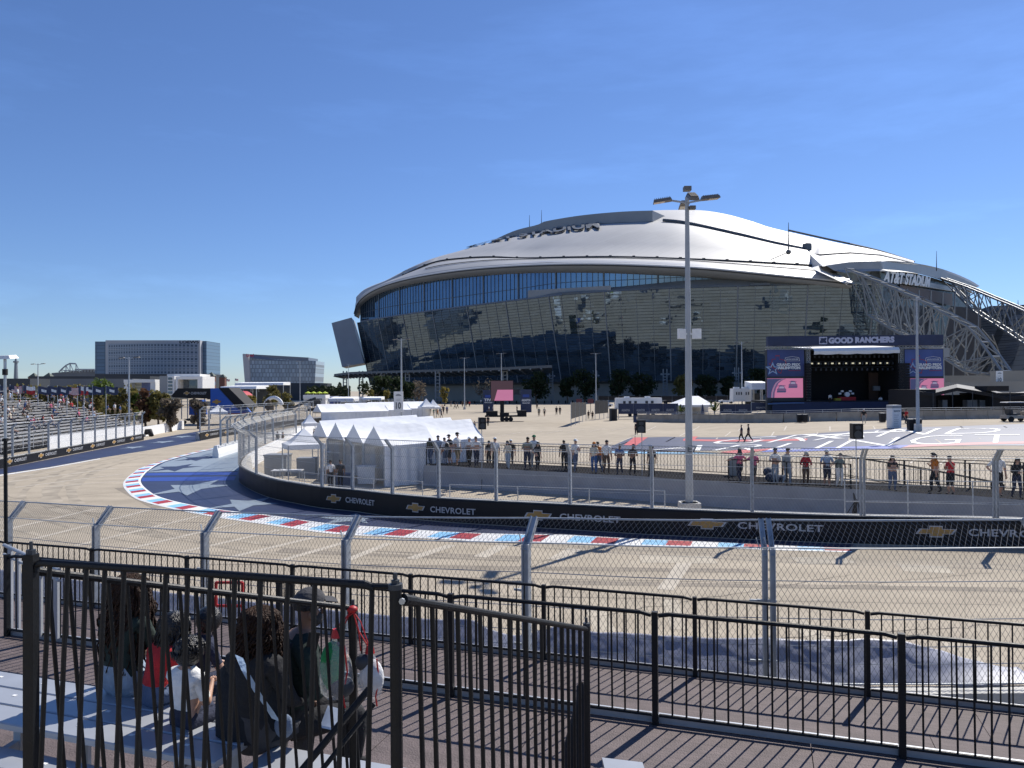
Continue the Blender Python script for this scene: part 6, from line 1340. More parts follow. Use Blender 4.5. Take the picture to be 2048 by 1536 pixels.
for t in (.42, .52, .62): q.tube([(A2.x + (B2.x - A2.x) * t, d - .9, .42), (A2.x + (B2.x - A2.x) * t, d - .6, .42)], .42, 12)
q.parts('wheel', M['blackm'], r)
# vehicles and tents behind the long black fence (also seen mirrored in the glass)
def car(x, y, rz, mt, label, group):
    r = empty('parked_car', (x, y, zg(x, y)), label, 'car', group); z0 = zg(x, y); q = MB(); prof = [(-2.2, .35), (-2.25, .75), (-1.9, .95), (-1.3, 1.0), (-.8, 1.48), (.7, 1.5), (1.35, 1.0), (2.1, .9), (2.25, .6), (2.2, .35)]
    q.prism([Vector((p0, -.9, p1)) for p0, p1 in prof], (0, 1.8, 0)); T = Matrix.Translation((x, y, z0)) @ Matrix.Rotation(rz, 4, 'Z'); q.xf(T); q.build('body', mt, r); q = MB()
    for sx in (-1.4, 1.4):
        for sy in (-.92, .72): q.tube([(sx, sy, .34), (sx, sy + .2, .34)], .34, 10)
    q.xf(T); q.parts('wheel', M['blackm'], r); q = MB(); q.prism([Vector((p0, -.92, p1)) for p0, p1 in ((-1.15, 1.02), (-.75, 1.42), (.65, 1.44), (1.15, 1.02))], (0, 1.84, 0)); q.xf(T); q.build('window', M['slate'], r)
rnd = random.Random(12); cm = [M['white'], M['slate'], M['greyp'], M['red'], M['blackm'], M['bluep']]
for i, (px, d, c, lab) in enumerate(((1210, 226, 0, 'white car parked behind the black mesh fence left of the others'), (1244, 228, 1, 'dark car parked behind the trailer roof'), (1340, 226, 4, 'black car parked left of the hipped tent'), (1385, 226, 2, 'grey car parked behind the tall lamp post'), (1432, 226, 1, 'dark car parked behind the right palm'), (1452, 224, 0, 'white car parked just left of the caravan'))):
    g = W(px, hz(px), d); car(g.x, d, rnd.uniform(-.3, .3), cm[c], lab, 'cars parked behind the black fence')

def box_truck(px, d, rz, label, c):
    g = W(px, hz(px), d); r = empty('box_truck', (g.x, d, 0), label, 'truck', 'trucks beside the stadium'); T = Matrix.Translation((g.x, d, 0)) @ Matrix.Rotation(rz, 4, 'Z')
    q = MB(); q.box((-1, 0, 2.15), (6.2, 2.4, 2.7)); q.xf(T); q.build('cargo_box', c, r); q = MB(); q.prism([Vector((x, -1.1, z)) for x, z in ((2.2, .6), (4.2, .6), (4.2, 1.5), (3.6, 2.5), (2.2, 2.5))], (0, 2.2, 0)); q.xf(T); q.build('cab', M['white'], r); q = MB()
    for x in (-2.8, 3.1):
        for y in (-1.15, .85): q.tube([(x, y, .48), (x, y + .3, .48)], .48, 12)
    q.xf(T); q.parts('wheel', M['blackm'], r)
box_truck(632, 262, .2, 'white box truck left of the far white crew tent', M['white']); box_truck(672, 275, -.2, 'blue box truck behind the far white crew tent', M['bluep']); box_truck(716, 258, .1, 'white box truck just left of the brown sapling', M['white'])
canopy(724, 762, 796, 800, 250, 7, 'white event canopy between brown and yellow saplings'); canopy(640, 668, 795, 799, 300, 8, 'small white canopy under the dark tree belt')
# ================================================================= stage
st = empty('stage', W(1710, 830, 127), 'big concert stage with navy header sign and two video screens', 'stage'); DS = 127
ZS = zg(W(1700, 780, DS).x, DS)
q = MB(); A, B = W(1536, 672, DS - 1), W(1887, 692, DS - 1); 
q.hexa([Vector((A.x, DS - 1, ZAT(692, 1536, DS - 1))), Vector((B.x, DS - 1, ZAT(690.5, 1887, DS - 1))), Vector((B.x, DS, ZAT(690.5, 1887, DS - 1))), Vector((A.x, DS, ZAT(692, 1536, DS - 1))), Vector((A.x, DS - 1, ZAT(673, 1536, DS - 1))), Vector((B.x, DS - 1, ZAT(669, 1887, DS - 1))), Vector((B.x, DS, ZAT(669, 1887, DS - 1))), Vector((A.x, DS, ZAT(673, 1536, DS - 1)))])
hd = q.build('header_sign', M['navy'], st)
q = MB(); text_on(q, 'GOOD RANCHERS', W(1657, 687.5, DS - 1.06), Vector((1, 0, .012)).normalized(), (0, 0, 1), width=131 / F * DS, height=12.5 / F * DS, bold=.07); q.build('lettering', mat('pale lavender print', (.52, .53, .66), .5, 0, .03), hd)
q = MB(); A, B = W(1638, 673.5, DS - 1.05), W(1654.5, 688.5, DS - 1.05); pt = lambda u, v, o=0: Vector((A.x + (B.x - A.x) * u, DS - 1.05 - o, B.z + (A.z - B.z) * v)); n = 7; ring = []
for i in range(n): ring += [(i / n, 0), (i / n + .07, .04)]
q.poly([pt(0, 0), pt(1, 0), pt(1, 1), pt(0, 1)], 0); q.poly([pt(u, v, .01) for u, v in ((.08, .15), (.3, .12), (.55, .2), (.9, .1), (.92, .3), (.8, .5), (.95, .75), (.75, .9), (.6, .78), (.35, .82), (.1, .75), (.25, .6), (.12, .45))], 1)
for i in range(8):
    for u, v in ((i / 7.5, -.02), (i / 7.5, .97), (-.03, i / 7.5), (.97, i / 7.5)): q.poly([pt(u, v, .015), pt(u + .05, v, .015), pt(u + .05, v + .05, .015), pt(u, v + .05, .015)], 1)
q.build('emblem', [bpy.data.materials['pale lavender print'], M['navy']], hd)
# truss, roof awning, towers
q = MB()
def truss_bar(mb, a, b, s, r_=.05, n=12):
    d_ = (b - a).normalized(); y = Vector((0, 1, 0)) * s; z = Vector((0, 0, 1)) * s if abs(d_.z) < .9 else Vector((1, 0, 0)) * s
    cs = [Vector(), y, z, y + z]
    for c in cs: mb.tube([a + c, b + c], r_, 4)
    for i in range(n):
        p0, p1 = a.lerp(b, i / n), a.lerp(b, (i + 1) / n)
        mb.tube([p0, p1 + z], r_ * .7, 3); mb.tube([p0 + z, p1], r_ * .7, 3)
truss_bar(q, W(1532, 699, DS - .8), W(1625, 698, DS - .8), .45, n=14); truss_bar(q, W(1796, 696, DS - .8), W(1889, 695, DS - .8), .45, n=14)
for x in (1614, 1800):
    a = W(x, 694, DS - .5); truss_bar(q, Vector((a.x, DS - .5, ZS)), a, .5, n=16)
q.build('truss', M['galv_mat'], st)
q = MB(); A, B = W(1626, 697, DS - 1.2), W(1797, 694, DS - 1.2); q.loft([[A + (B - A) * (i / 14) + Vector((0, 0, -1.05 + .06 * math.sin(i * 2))) + Vector((0, -.35, 0)) for i in range(15)], [A + (B - A) * (i / 14) + Vector((0, -.5, -.5)) for i in range(15)], [A + (B - A) * (i / 14) for i in range(15)], [A + (B - A) * (i / 14) + Vector((0, 10, .8)) for i in range(15)]]); q.build('awning', M['white_fab'], st)
q = MB(); L0, R0 = W(1612, 780, DS).x, W(1803, 780, DS).x; zt = ZAT(697, 1700, DS)
q.box(((L0 + R0) / 2, DS + 10.5, (zt + ZS) / 2), (R0 - L0, .3, zt - ZS)); q.box((L0 - .1, DS + 5.4, (zt + ZS) / 2), (.25, 10, zt - ZS)); q.box((R0 + .1, DS + 5.4, (zt + ZS) / 2), (.25, 10, zt - ZS)); q.box(((L0 + R0) / 2, DS + 5.3, zt - .3), (R0 - L0, 10, .2)); q.build('backdrop', M['blackm'], st)
zf = ZAT(801, 1700, DS); q = MB(); E0, E1 = W(1540, 780, DS).x, W(1832, 780, DS).x; q.box(((E0 + E1) / 2, DS + 4.5, zf - .15), (E1 - E0, 11, .3)); q.build('floor', M['blackm'], st)
q = MB(); q.box(((E0 + E1) / 2, DS - 1.1, (zf - .2 + ZS) / 2), (E1 - E0, .1, zf - .2 - ZS)); q.build('skirt', M['navy'], st)
q = MB()
for i in range(12): x = L0 + (R0 - L0) * (.1 + .8 * i / 11); q.box((x, DS + 1.5, zt - 2.45), (.34 if i % 3 == 0 else .2, .2, .22))
q.build('stage_light', emit('warm fixture glow', (.8, .75, .55), .5), st); q = MB()
for z, k in ((2.2, 24), (3.2, 18), (1.0, 20)):
    q.tube([(L0 + .5, DS + 1.7, zt - z + .1), (R0 - .5, DS + 1.7, zt - z + .1)], .06, 4)
    for i in range(k): q.box((L0 + .6 + (R0 - L0 - 1.2) * i / (k - 1), DS + 1.7, zt - z - .3), (.26, .26, .42))
q.build('light_rig', M['slate'], st)
for x0, x1, nm in ((1612, 1622, 'speaker_array'), (1797, 1819, 'speaker_array')):
    q = MB(); A, B = W(x0, 726, DS - 1), W(x1, 800, DS - 1)
    for i in range(14): z = A.z + (B.z - A.z) * (i + .5) / 14; q.box(((A.x + B.x) / 2, DS - .8, z), (B.x - A.x, .8, (A.z - B.z) / 14 * .9), 0)
    q.build(nm, M['blackm'], st)
def texas_logo(mb, pt, mi_red, mi_blue, mi_white):
    tex = [(.12, .80), (.28, .80), (.28, .98), (.46, .98), (.46, .80), (.62, .76), (.74, .72), (.76, .45), (.66, .35), (.55, .22), (.52, .05), (.42, .10), (.34, .25), (.22, .30), (.10, .42), (.0, .58), (.12, .60)]
    def outline(P, w_, mi, o):
        cx = sum(p_[0] for p_ in P) / len(P); cy = sum(p_[1] for p_ in P) / len(P); n = len(P)
        Q = [(cx + (x - cx) * (1 - w_), cy + (y - cy) * (1 - w_)) for x, y in P]
        for i in range(n): j = (i + 1) % n; mb.poly([pt(*P[i], o), pt(*P[j], o), pt(*Q[j], o), pt(*Q[i], o)], mi)
    outline(tex, .10, mi_red, .02)
    S = []
    for i in range(10): a = math.pi / 2 + math.pi * i / 5; r_ = .36 if i % 2 == 0 else .15; S.append((.16 + r_ * math.cos(a) * .95, .30 + r_ * math.sin(a)))
    outline(S, .22, mi_blue, .035); outline([(.16 + (x - .16) * .74, .30 + (y - .30) * .74) for x, y in S], .12, mi_white, .04)
M['logo_red'] = mat('poster red', (.38, .03, .05), .5, 0, .04); M['logo_cyan'] = mat('poster pale blue', (.25, .45, .75), .5, 0, .04); M['poster_blue'] = mat('poster navy blue', (.040, .062, .19), .5, 0, .25, .25); M['poster_blue2'] = mat('poster mid blue', (.06, .10, .30), .5, 0, .2, .3)
for x0, x1, lx0, lx1, mt, first in ((1533, 1610, 1534, 1606, 'poster_blue', True), (1808, 1888, 1820, 1888, 'poster_blue2', False)):
    q = MB(); A, B = W(x0, 698, DS - .4), W(x1, 812, DS - .4); zm = ZAT(753, x0, DS - .4); q.box(((A.x + B.x) / 2, DS, (A.z + ZS) / 2), (B.x - A.x, .8, A.z - ZS)); tw = q.build('screen_tower', M['slate'], st)
    q = MB(); q.poly([Vector((A.x + .1, DS - .42, zm)), Vector((B.x - .1, DS - .42, zm)), Vector((B.x - .1, DS - .42, A.z - .1)), Vector((A.x + .1, DS - .42, A.z - .1))]); ps_ = q.build('poster', M[mt], tw)
    w_, h_ = (B.x - A.x) * .98, (A.z - zm); o0 = .06 if first else .12; q = MB()
    f = lambda u, v, o=0: Vector((A.x + w_ * (o0 + u), DS - .44 - o, zm + h_ * v)); texas_logo(q, lambda u, v, o: f(u * .62, .06 + v * .72, o), 0, 1, 2); q.build('emblem', [M['logo_red'], M['logo_cyan'], M['white']], ps_)
    q = MB(); text_on(q, 'GRAND PRIX', f(.20, .37, .07), (1, 0, 0), (0, 0, 1), width=w_ * .64, height=h_ * .11, bold=.05); text_on(q, 'ARLINGTON', f(.23, .255, .07), (1, 0, 0), (0, 0, 1), width=w_ * .61, height=h_ * .11, bold=.08)
    text_on(q, 'JAVA HOUSE', f(.46, .585, .07), (1, 0, 0), (0, 0, 1), width=w_ * .32, height=h_ * .06, bold=.03); fr = [(.42, .56), (.44, .68), (.62, .72), (.80, .68), (.82, .56)]
    for (a0, b0), (a1, b1) in zip(fr, fr[1:] + fr[:1]): q.bar(f(a0, b0, .07), f(a1, b1, .07), .05, .05)
    q.build('lettering', M['white'], ps_); q = MB(); q.poly([f(.52, .20, .07), f(.84, .20, .07), f(.84, .215, .07), f(.52, .215, .07)]); q.build('underline', M['logo_red'], ps_)
    race_video(tw, W(lx0, 757, DS - .4), W(lx1, 795, DS - .4), DS - .4)
q = MB(); a = W(1694, 790, DS + 2); q.tube([a + Vector((0, -.25, .1)), a + Vector((0, .25, .1))], .42, 14); [q.tube([a + Vector((x, .3, z)), a + Vector((x, .3, z + .3))], .25, 10) for x, z in ((-.7, .5), (.7, .5), (-1.1, .1), (1.1, .1))]; tag(q.build('drum_kit', M['white']), 'white drum kit on the dark stage floor', 'drums')
q = MB(); fbox(q, 1680, 794, 1712, 801, DS + 1, 1.2); tag(q.build('drum_riser', M['red']), 'low red riser in front of the drum kit on stage', 'riser'); q = MB(); fbox(q, 1671, 796.5, 1682, 801.5, DS + .4, .8); tag(q.build('yellow_case', mat('yellow case', (.42, .33, .03), .5)), 'yellow case on the stage floor left of the drums', 'case')
for x0, lab in ((1748, 'left grey flight case deep on the right of the stage'), (1772, 'right grey flight case deep on the right of the stage')): q = MB(); fbox(q, x0, 772, x0 + 12.5, 781, DS + 6, .5); tag(q.build('flight_case', M['greyp']), lab, 'case')
q = MB(); fbox(q, 1738, 745, 1795, 800, DS + 8, .3); tag(q.build('brown_curtain', mat('brown curtain', (.10, .06, .045), .9)), 'brown curtain at the right rear of the stage', 'curtain')
q = MB(); [q.tube([W(1536 + 8 * i, 808 - i * .4, DS - 1.6), W(1590 + 6 * i, 806, DS - 1.4)], .12, 5) for i in range(4)]; tag(q.build('blue_hoses', mat('blue hose', (.10, .17, .32), .6)), 'pale blue cables laid at the stage left corner', 'cables')
# black backstage tents at right
bk = empty('backstage_tent', W(1950, 835, 110), 'black backstage tents with peaked grey roofs right of the stage', 'tent'); M['btent'] = mat('black tent roof', (.10, .10, .105), .7, 0, .2, .4)
q = MB(); d = 108
R_ = [(1832, 775), (1868, 779), (1914, 768), (1975, 778), (2012, 787), (2060, 782), (2100, 775)]
q.ribbon([W(x, y + 7, d) for x, y in R_], [W(x, y, d + 4) for x, y in R_]); q.ribbon([W(x, y, d + 4) for x, y in R_], [W(x, y + 4, d + 9) for x, y in R_]); q.build('roof', M['btent'], bk); q = MB(); q.ribbon([W(x, y + 7, d) for x, y in R_], [W(x, y + 14, d) for x, y in R_])
fbox(q, 1832, 779, 1872, 822, d + .3, 8); fbox(q, 1985, 786, 2100, 822, d + .3, 8); fbox(q, 1868, 790, 1990, 822, d + 6, 1); q.build('walls', M['blackm'], bk); q = MB()
for x in (1834, 1866, 1905, 1945, 1985, 2020, 2060): a = W(x, 784, d); q.tube([(a.x, d, zg(a.x, d)), (a.x, d, a.z)], .06, 5)
q.build('poles', M['slate'], bk); q = MB(); fbox(q, 1975, 772, 2018, 782, d - .5, 3); tag(q.build('dark_box', M['blackm']), 'flat dark box with a pale top on the backstage tent edge', 'box')
for i, (x, y, w_, h_) in enumerate(((1935, 805, 20, 10), (1960, 806, 12, 12), (1885, 806, 10, 12))):
    q = MB(); fbox(q, x, y - h_ / 2, x + w_, y + 10, d + 2, 1.2); tag(q.build('flight_case', M['slate2']), ('wide grey flight case under the backstage tent', 'tall grey flight case under the backstage tent', 'grey flight case at the left of the backstage tent')[i], 'case')
q = MB(); A, B = G(1836, 832), G(2080, 826); block_ = q.hexa([A, B, B + Vector((0, .2, 0)), A + Vector((0, .2, 0)), A + Vector((0, 0, 1.0)), B + Vector((0, 0, 1.0)), B + Vector((0, .2, 1.0)), A + Vector((0, .2, 1.0))]); tag(q.build('black_screen', M['blackm']), 'low black screen fence under the backstage tents', 'fence')
a, b = W(1900, 764, 190), W(2090, 762, 190); tag(MB().hexa([Vector((a.x, 190, 0)), Vector((b.x, 190, 0)), Vector((b.x, 200, 0)), Vector((a.x, 200, 0)), a, b, b + Vector((0, 10, 0)), a + Vector((0, 10, 0))]).build('low_wall', M['beige']), 'low pale wall between arch truss foot and backstage tents', 'wall')
# totem, bins, golf cart
g = G(1788, 856); r = empty('info_totem', g, 'white information totem standing on the lot', 'totem'); T = Matrix.Translation(g) @ Matrix.Rotation(.25, 4, 'Z'); Ht = 46 / F * g.y; q = MB(); q.box((0, 0, Ht / 2), (1.15, .9, Ht)); q.xf(T); q.build('panel', M['white'], r); q = MB(); text_on(q, 'ARLINGTON', (-.42, -.47, Ht * .70), (1, 0, 0), (0, 0, 1), width=.84, height=.2, bold=.03)
for k in range(6): text_on(q, ('WELCOME', 'TICKETS', 'SCHEDULE', 'PADDOCK', 'PARKING', 'FAN ZONE')[k], (-.40, -.47, Ht * .55 - k * .24), (1, 0, 0), (0, 0, 1), height=.09)
q.xf(T); q.build('lettering', M['slate2'], r); q = MB(); q.box((0, 0, Ht * .92), (1.17, .92, .3)); q.xf(T); q.build('top_band', M['greyp'], r)
def bin_(px, py, label, s=1.0):
    g = G(px, py); r = empty('trash_bin', g, label, 'bin', 'dark bins on the lot'); q = MB(); q.hexa([g + Vector((x * .30 * s, y * .28 * s, z)) for x, y, z in ((-.85, -.85, .05), (.85, -.85, .05), (.85, .85, .05), (-.85, .85, .05), (-1, -1, .98 * s), (1, -1, .98 * s), (1, 1, .98 * s), (-1, 1, .98 * s))]); q.build('body', M['blackm'], r); q = MB(); q.hexa([g + Vector((x * .32 * s, y * .30 * s, z)) for x, y, z in ((-1, -1, .99 * s), (1, -1, .99 * s), (1, 1, .99 * s), (-1, 1, .99 * s), (-.9, -.9, 1.08 * s), (.9, -.9, 1.08 * s), (.9, .9, 1.12 * s), (-.9, .9, 1.12 * s))]); q.build('lid', M['slate'], r)
bin_(1599, 845, 'left one of two bins at the concrete wall'); bin_(1610, 845, 'right one of two bins at the concrete wall'); bin_(1765, 845, 'squat dark bin left of the white totem', 1.1); bin_(1822, 861, 'dark bin at the left of the big lamp post base', 1.1); bin_(1835, 861, 'dark bin in front of the big lamp post base', 1.1)
g = G(2032, 843); r = empty('golf_cart', g, 'beige golf cart with a flat roof at the right edge of the lot', 'golf cart'); q = MB(); s = 1.35; P_ = lambda x, y, z: g + Vector((x * s, y * s, z * s)); q.hexa([P_(-1.2, -.55, .3), P_(1.1, -.55, .3), P_(1.1, .55, .3), P_(-1.2, .55, .3), P_(-1.15, -.5, .62), P_(1.15, -.5, .55), P_(1.15, .5, .55), P_(-1.15, .5, .62)]); q.hexa([P_(.75, -.5, .5), P_(1.2, -.5, .5), P_(1.2, .5, .5), P_(.75, .5, .5), P_(.7, -.45, .95), P_(.95, -.45, .95), P_(.95, .45, .95), P_(.7, .45, .95)]); q.build('body', mat('cart beige', (.35, .31, .25), .4), r); q = MB(); q.hexa([P_(-1.15, -.6, 1.78), P_(1.0, -.6, 1.78), P_(1.0, .6, 1.78), P_(-1.15, .6, 1.78), P_(-1.05, -.55, 1.86), P_(.9, -.55, 1.86), P_(.9, .55, 1.86), P_(-1.05, .55, 1.86)]); q.build('roof', mat('cart roof', (.5, .48, .44), .5), r); q = MB()
for x in (-.9, .85):
    for y in (-.5, .5): q.tube([P_(x, y, .5), P_(x * .95, y, 1.8)], .03, 5)
q.build('frame', M['blackm'], r); q = MB(); q.hexa([P_(-.6, -.5, .6), P_(.1, -.5, .6), P_(.1, .5, .6), P_(-.6, .5, .6), P_(-.6, -.5, .78), P_(.1, -.5, .78), P_(.1, .5, .78), P_(-.6, .5, .78)]); q.hexa([P_(-.7, -.5, .7), P_(-.55, -.5, .7), P_(-.55, .5, .7), P_(-.7, .5, .7), P_(-.8, -.5, 1.2), P_(-.65, -.5, 1.2), P_(-.65, .5, 1.2), P_(-.8, .5, 1.2)]); q.build('seat', M['slate'], r)
for x in (-.8, .8):
    for y in (-.55, .5): q = MB(); q.tube([P_(x, y - .06, .25), P_(x, y + .12, .25)], .25 * s, 12); q.build('wheel', M['blackm'], r)

# ================================================================= spectator platform
PX = [(848, 931), (992, 938), (1145, 946), (1360, 959), (1528, 970), (1726, 980), (2048, 1001), (2250, 1013)]
PF = Path(cat_rom([GZ(x, y, 1.15).xy.to_3d() for x, y in PX], 6)); nP = lambda s: Vector((-PF.tan(s).y, PF.tan(s).x, 0))
def PT(s, o, z): p_ = PF.at(s) + nP(s) * o; return Vector((p_.x, p_.y, z))
S = [PF.L * i / 70 for i in range(71)]
pf = empty('viewing_platform', PT(PF.L / 2, 1, 0), 'raised viewing platform with pale fabric skirt behind the hairpin barrier', 'platform')
q = MB(); q.loft([[PT(s, -.02 - .05 * noise.noise(Vector((s * .8, 1, 0))) - (.12 if z == 0 else 0), z + (.05 * noise.noise(Vector((s * .35, 5, 0))) if z > 1 else 0)) for s in S] for z in (0, .4, .8, 1.17)]); q.ribbon([PT(0, -.1, 0), PT(0, -.02, 1.17)], [PT(0, 3.2, 0), PT(0, 3.2, 1.17)]); q.build('skirt', mat('pale grey skirt fabric', (.30, .31, .33), .8, 0, .1, 1.2, .4, 3), pf, smooth=True)
q = MB(); q.ribbon([PT(s, -.02, 1.13) for s in S], [PT(s, 3.3, 1.13) for s in S]); q.build('floor', mat('black rubber matting', (.014, .014, .016), .95, 0, .8, 9, .6, 30, .08), pf)
def prail(s0, s1, o, z0, h, label, step=2.3, nb=13, dz=0.0, o1=None):
    r = empty('railing', PT((s0 + s1) / 2, o, z0), label, 'railing'); n = max(1, int(round((s1 - s0) / step))); o1 = o if o1 is None else o1; pp, rl, bl = MB(), MB(), MB()
    f = lambda t, z: PT(s0 + (s1 - s0) * t, o + (o1 - o) * t, z0 + z + dz * t)
    for i in range(n + 1): pp.bar(f(i / n, -.1), f(i / n, h + .02), .06, .06)
    rl.tube([f(i / n, h) for i in range(n + 1)], .024, 6); rl.tube([f(i / n, .1) for i in range(n + 1)], .02, 5)
    for i in range(n):
        for j in range(1, nb): t = (i + j / nb) / n; bl.tube([f(t, .1), f(t, h)], .011, 4)
    pp.parts('post', M['black'], r); rl.build('rails', M['black'], r); bl.build('balusters', M['black'], r); return r
sA = PF.px
prail(sA(850), sA(1425), 3.2, 1.15, 1.07, 'black rear railing of the platform behind the left spectators'); prail(sA(1432), sA(2240), 3.0, 1.15, 1.07, 'black rear railing of the platform behind the right spectators')
prail(sA(850), sA(935), .12, 1.15, 1.07, 'short black front railing at the left end of the platform'); prail(sA(1455), sA(1700), .10, 1.15, 1.07, 'black front railing under the arms of the pink shirted pair')
prail(sA(1640), sA(2000), 5.2, 1.15, 1.07, 'sloping black ramp railing behind the platform at right', dz=-1.0, o1=4.6); prail(sA(1660), sA(1960), 6.6, 1.0, 1.07, 'second sloping black ramp railing farther back at right', dz=-.9, o1=6.2); prail(sA(1740), sA(2240), 8.4, .0, 1.9, 'tall black panel railing on the ground behind the ramps', nb=1, step=3.2)
q = MB(); A, B = PT(sA(1413), 3.1, 1.0), PT(sA(1430), 3.1, 1.0); q.hexa([A, B, B + Vector((0, .06, 0)), A + Vector((0, .06, 0)), A + Vector((0, 0, 1.0)), B + Vector((0, 0, 1.15)), B + Vector((0, .06, 1.15)), A + Vector((0, .06, 1.0))]); tag(q.build('mesh_gate', mat('pale mesh gate', (.35, .34, .30), .7)), 'pale mesh gate panel in the rear platform railing', 'gate')
def speaker_stand(px, yt, yb, wpx, d, label, rz=0.0):
    g = W(px, hz(px), d); z0 = 0.0; r = empty('speaker', (g.x, d, z0), label, 'speaker', 'black loudspeakers on poles'); A, B = W(px - wpx / 2, yt, d), W(px + wpx / 2, yb, d); w_, h_ = B.x - A.x, A.z - B.z; zc = (A.z + B.z) / 2; T = Matrix.Translation((g.x, d, zc)) @ Matrix.Rotation(rz, 4, 'Z')
    q = MB(); q.hexa([(x * w_ / 2, y, z * h_ / 2) for x, y, z in ((-1, -.2, -.96), (1, -.2, -.96), (.7, .25, -.96), (-.7, .25, -.96), (-1, -.2, 1), (1, -.2, 1), (.7, .25, 1), (-.7, .25, 1))]); q.xf(T); c = q.build('cabinet', M['black'], r); q = MB()
    q.tube([(0, -.205, -h_ * .2), (0, -.215, -h_ * .2)], w_ * .38, 14); q.box((0, -.21, h_ * .25), (w_ * .5, .02, h_ * .22))
    for k in range(4): q.box((0, -.215, h_ * (.1 + .09 * k)), (w_ * .12, .02, h_ * .03))
    q.xf(T); q.build('grille', M['slate'], c); q = MB(); q.tube([(g.x, d, 0), (g.x, d, B.z + .02)], .022, 6); q.build('pole', M['galv_mat'], r); q = MB()
    for a in (.5, 2.6, 4.7): q.tube([(g.x, d, .9), (g.x + .5 * math.cos(a), d + .5 * math.sin(a), .02)], .016, 5)
    q.build('tripod', M['black'], r)
speaker_stand(963, 835, 859, 15, 42, 'black loudspeaker on a pole by the left spectators', .3); speaker_stand(1283, 840, 866, 18, 38, 'black loudspeaker on a pole in the middle with a small navy sign', -.3); speaker_stand(1711, 847, 878, 21, 31.2, 'biggest looking black loudspeaker on a pole at right')
g = W(1270, 838, 38.2); q = MB(); q.box((g.x, 38.2, g.z), (.17, .03, .36)); q.tube([(g.x, 38.22, 0), (g.x, 38.22, g.z)], .012, 5); tag(q.build('small_sign', M['navy']), 'small navy sign on a thin post beside the middle loudspeaker', 'sign')
g = W(1709, 1020, 30.8); q = MB(); q.loft([[Vector((g.x + (x + .05) * (.5 - z * .35) + .04 * math.sin(z * 9), 30.8, z)) for x in (-.3, -.1, .1, .3)] for z in (.02, .4, .8, 1.2)]); tag(q.build('black_cloth', M['blackm']), 'black cloth hanging around the right loudspeaker pole', 'cloth')
# stroller and bag beside it
g = PT(sA(1118), 1.4, 1.15); r = empty('stroller', g, 'dark folding stroller parked on the platform', 'stroller'); q = MB()
for a, b in (((-.25, .3, .1), (.25, -.2, .95)), ((.25, .3, .1), (-.25, -.2, .95)), ((-.25, -.3, .1), (-.2, -.25, 1.0)), ((.25, -.3, .1), (.2, -.25, 1.0))): q.tube([g + Vector(a), g + Vector(b)], .018, 5)
q.build('frame', M['black'], r); q = MB(); q.loft([[g + Vector((.26 * math.cos(t), .05 + .3 * math.sin(t), z)) for t in (2 * math.pi * i / 10 for i in range(10))] for z in (.3, .5, .85)], close=True); q.sphere(g + Vector((0, 0, .9)), (.3, .32, .22), 10, 6); q.build('seat_hood', cloth('stroller black', (.02, .02, .025)), r, smooth=True)
for x, y in ((-.25, .3), (.25, .3), (-.25, -.3), (.25, -.3)): q = MB(); q.tube([g + Vector((x - .02, y, .11)), g + Vector((x + .02, y, .11))], .11, 10); q.build('wheel', M['blackm'], r)
g = PT(sA(1535), 1.2, 1.15); q = MB(); q.sphere(g + Vector((0, 0, .22)), (.36, .28, .24), 10, 6); q.sphere(g + Vector((.45, .2, .16)), (.35, .22, .16), 10, 6); q.sphere(g + Vector((-.1, .3, .45)), (.25, .2, .2), 10, 6); tag(q.build('bag_pile', cloth('bag navy', (.03, .05, .09)), smooth=True), 'pile of dark bags on the platform beside the white shirted man', 'bags')
# far fence and motorcycles
banner_fence(615, 806, 816, 822, 160, 150, 'far black bannered barrier behind the white tents', None, 'blackm', 12)
FPt = Path([W(x, hz(x), d).xy.to_3d() for x, d in ((610, 168), (700, 162), (790, 156), (830, 150))])
catch_fence(FPt, 1, [FPt.L * i / 14 for i in range(15)], .9, 3.4, 3.7, .4, 'distant catch fence behind the white tents', mesh=.3, wr=.006, pw=.14)
q = MB(); A, B = W(560, 826, 150), W(632, 796, 150); q.bar(A, B, .45, .45); tag(q.build('crane_boom', M['slate']), 'dark boom slanting up behind the return straight', 'crane')
def motorcycle(px, py, rz, label):
    g = G(px, py); r = empty('motorcycle', g, label, 'motorcycle', 'motorcycles at the grandstand end'); T = Matrix.Translation(g) @ Matrix.Rotation(rz, 4, 'Z'); q = MB(); q.sphere((0, 0, .75), (.55, .18, .22), 10, 6); q.box((-.5, 0, .85), (.6, .22, .1)); q.tube([(.5, 0, 1.0), (.75, 0, .35)], .05, 5); q.tube([(.45, -.35, 1.08), (.45, .35, 1.08)], .025, 5); q.xf(T); q.build('body', M['slate'], r)
    for x in (-.7, .75): q = MB(); q.tube([(x, -.06, .33), (x, .06, .33)], .33, 12); q.xf(T); q.build('wheel', M['blackm'], r)
motorcycle(378, 848, .4, 'dark motorcycle nearest the end of the low white wall'); motorcycle(392, 846, .8, 'second dark motorcycle right of the low white wall')
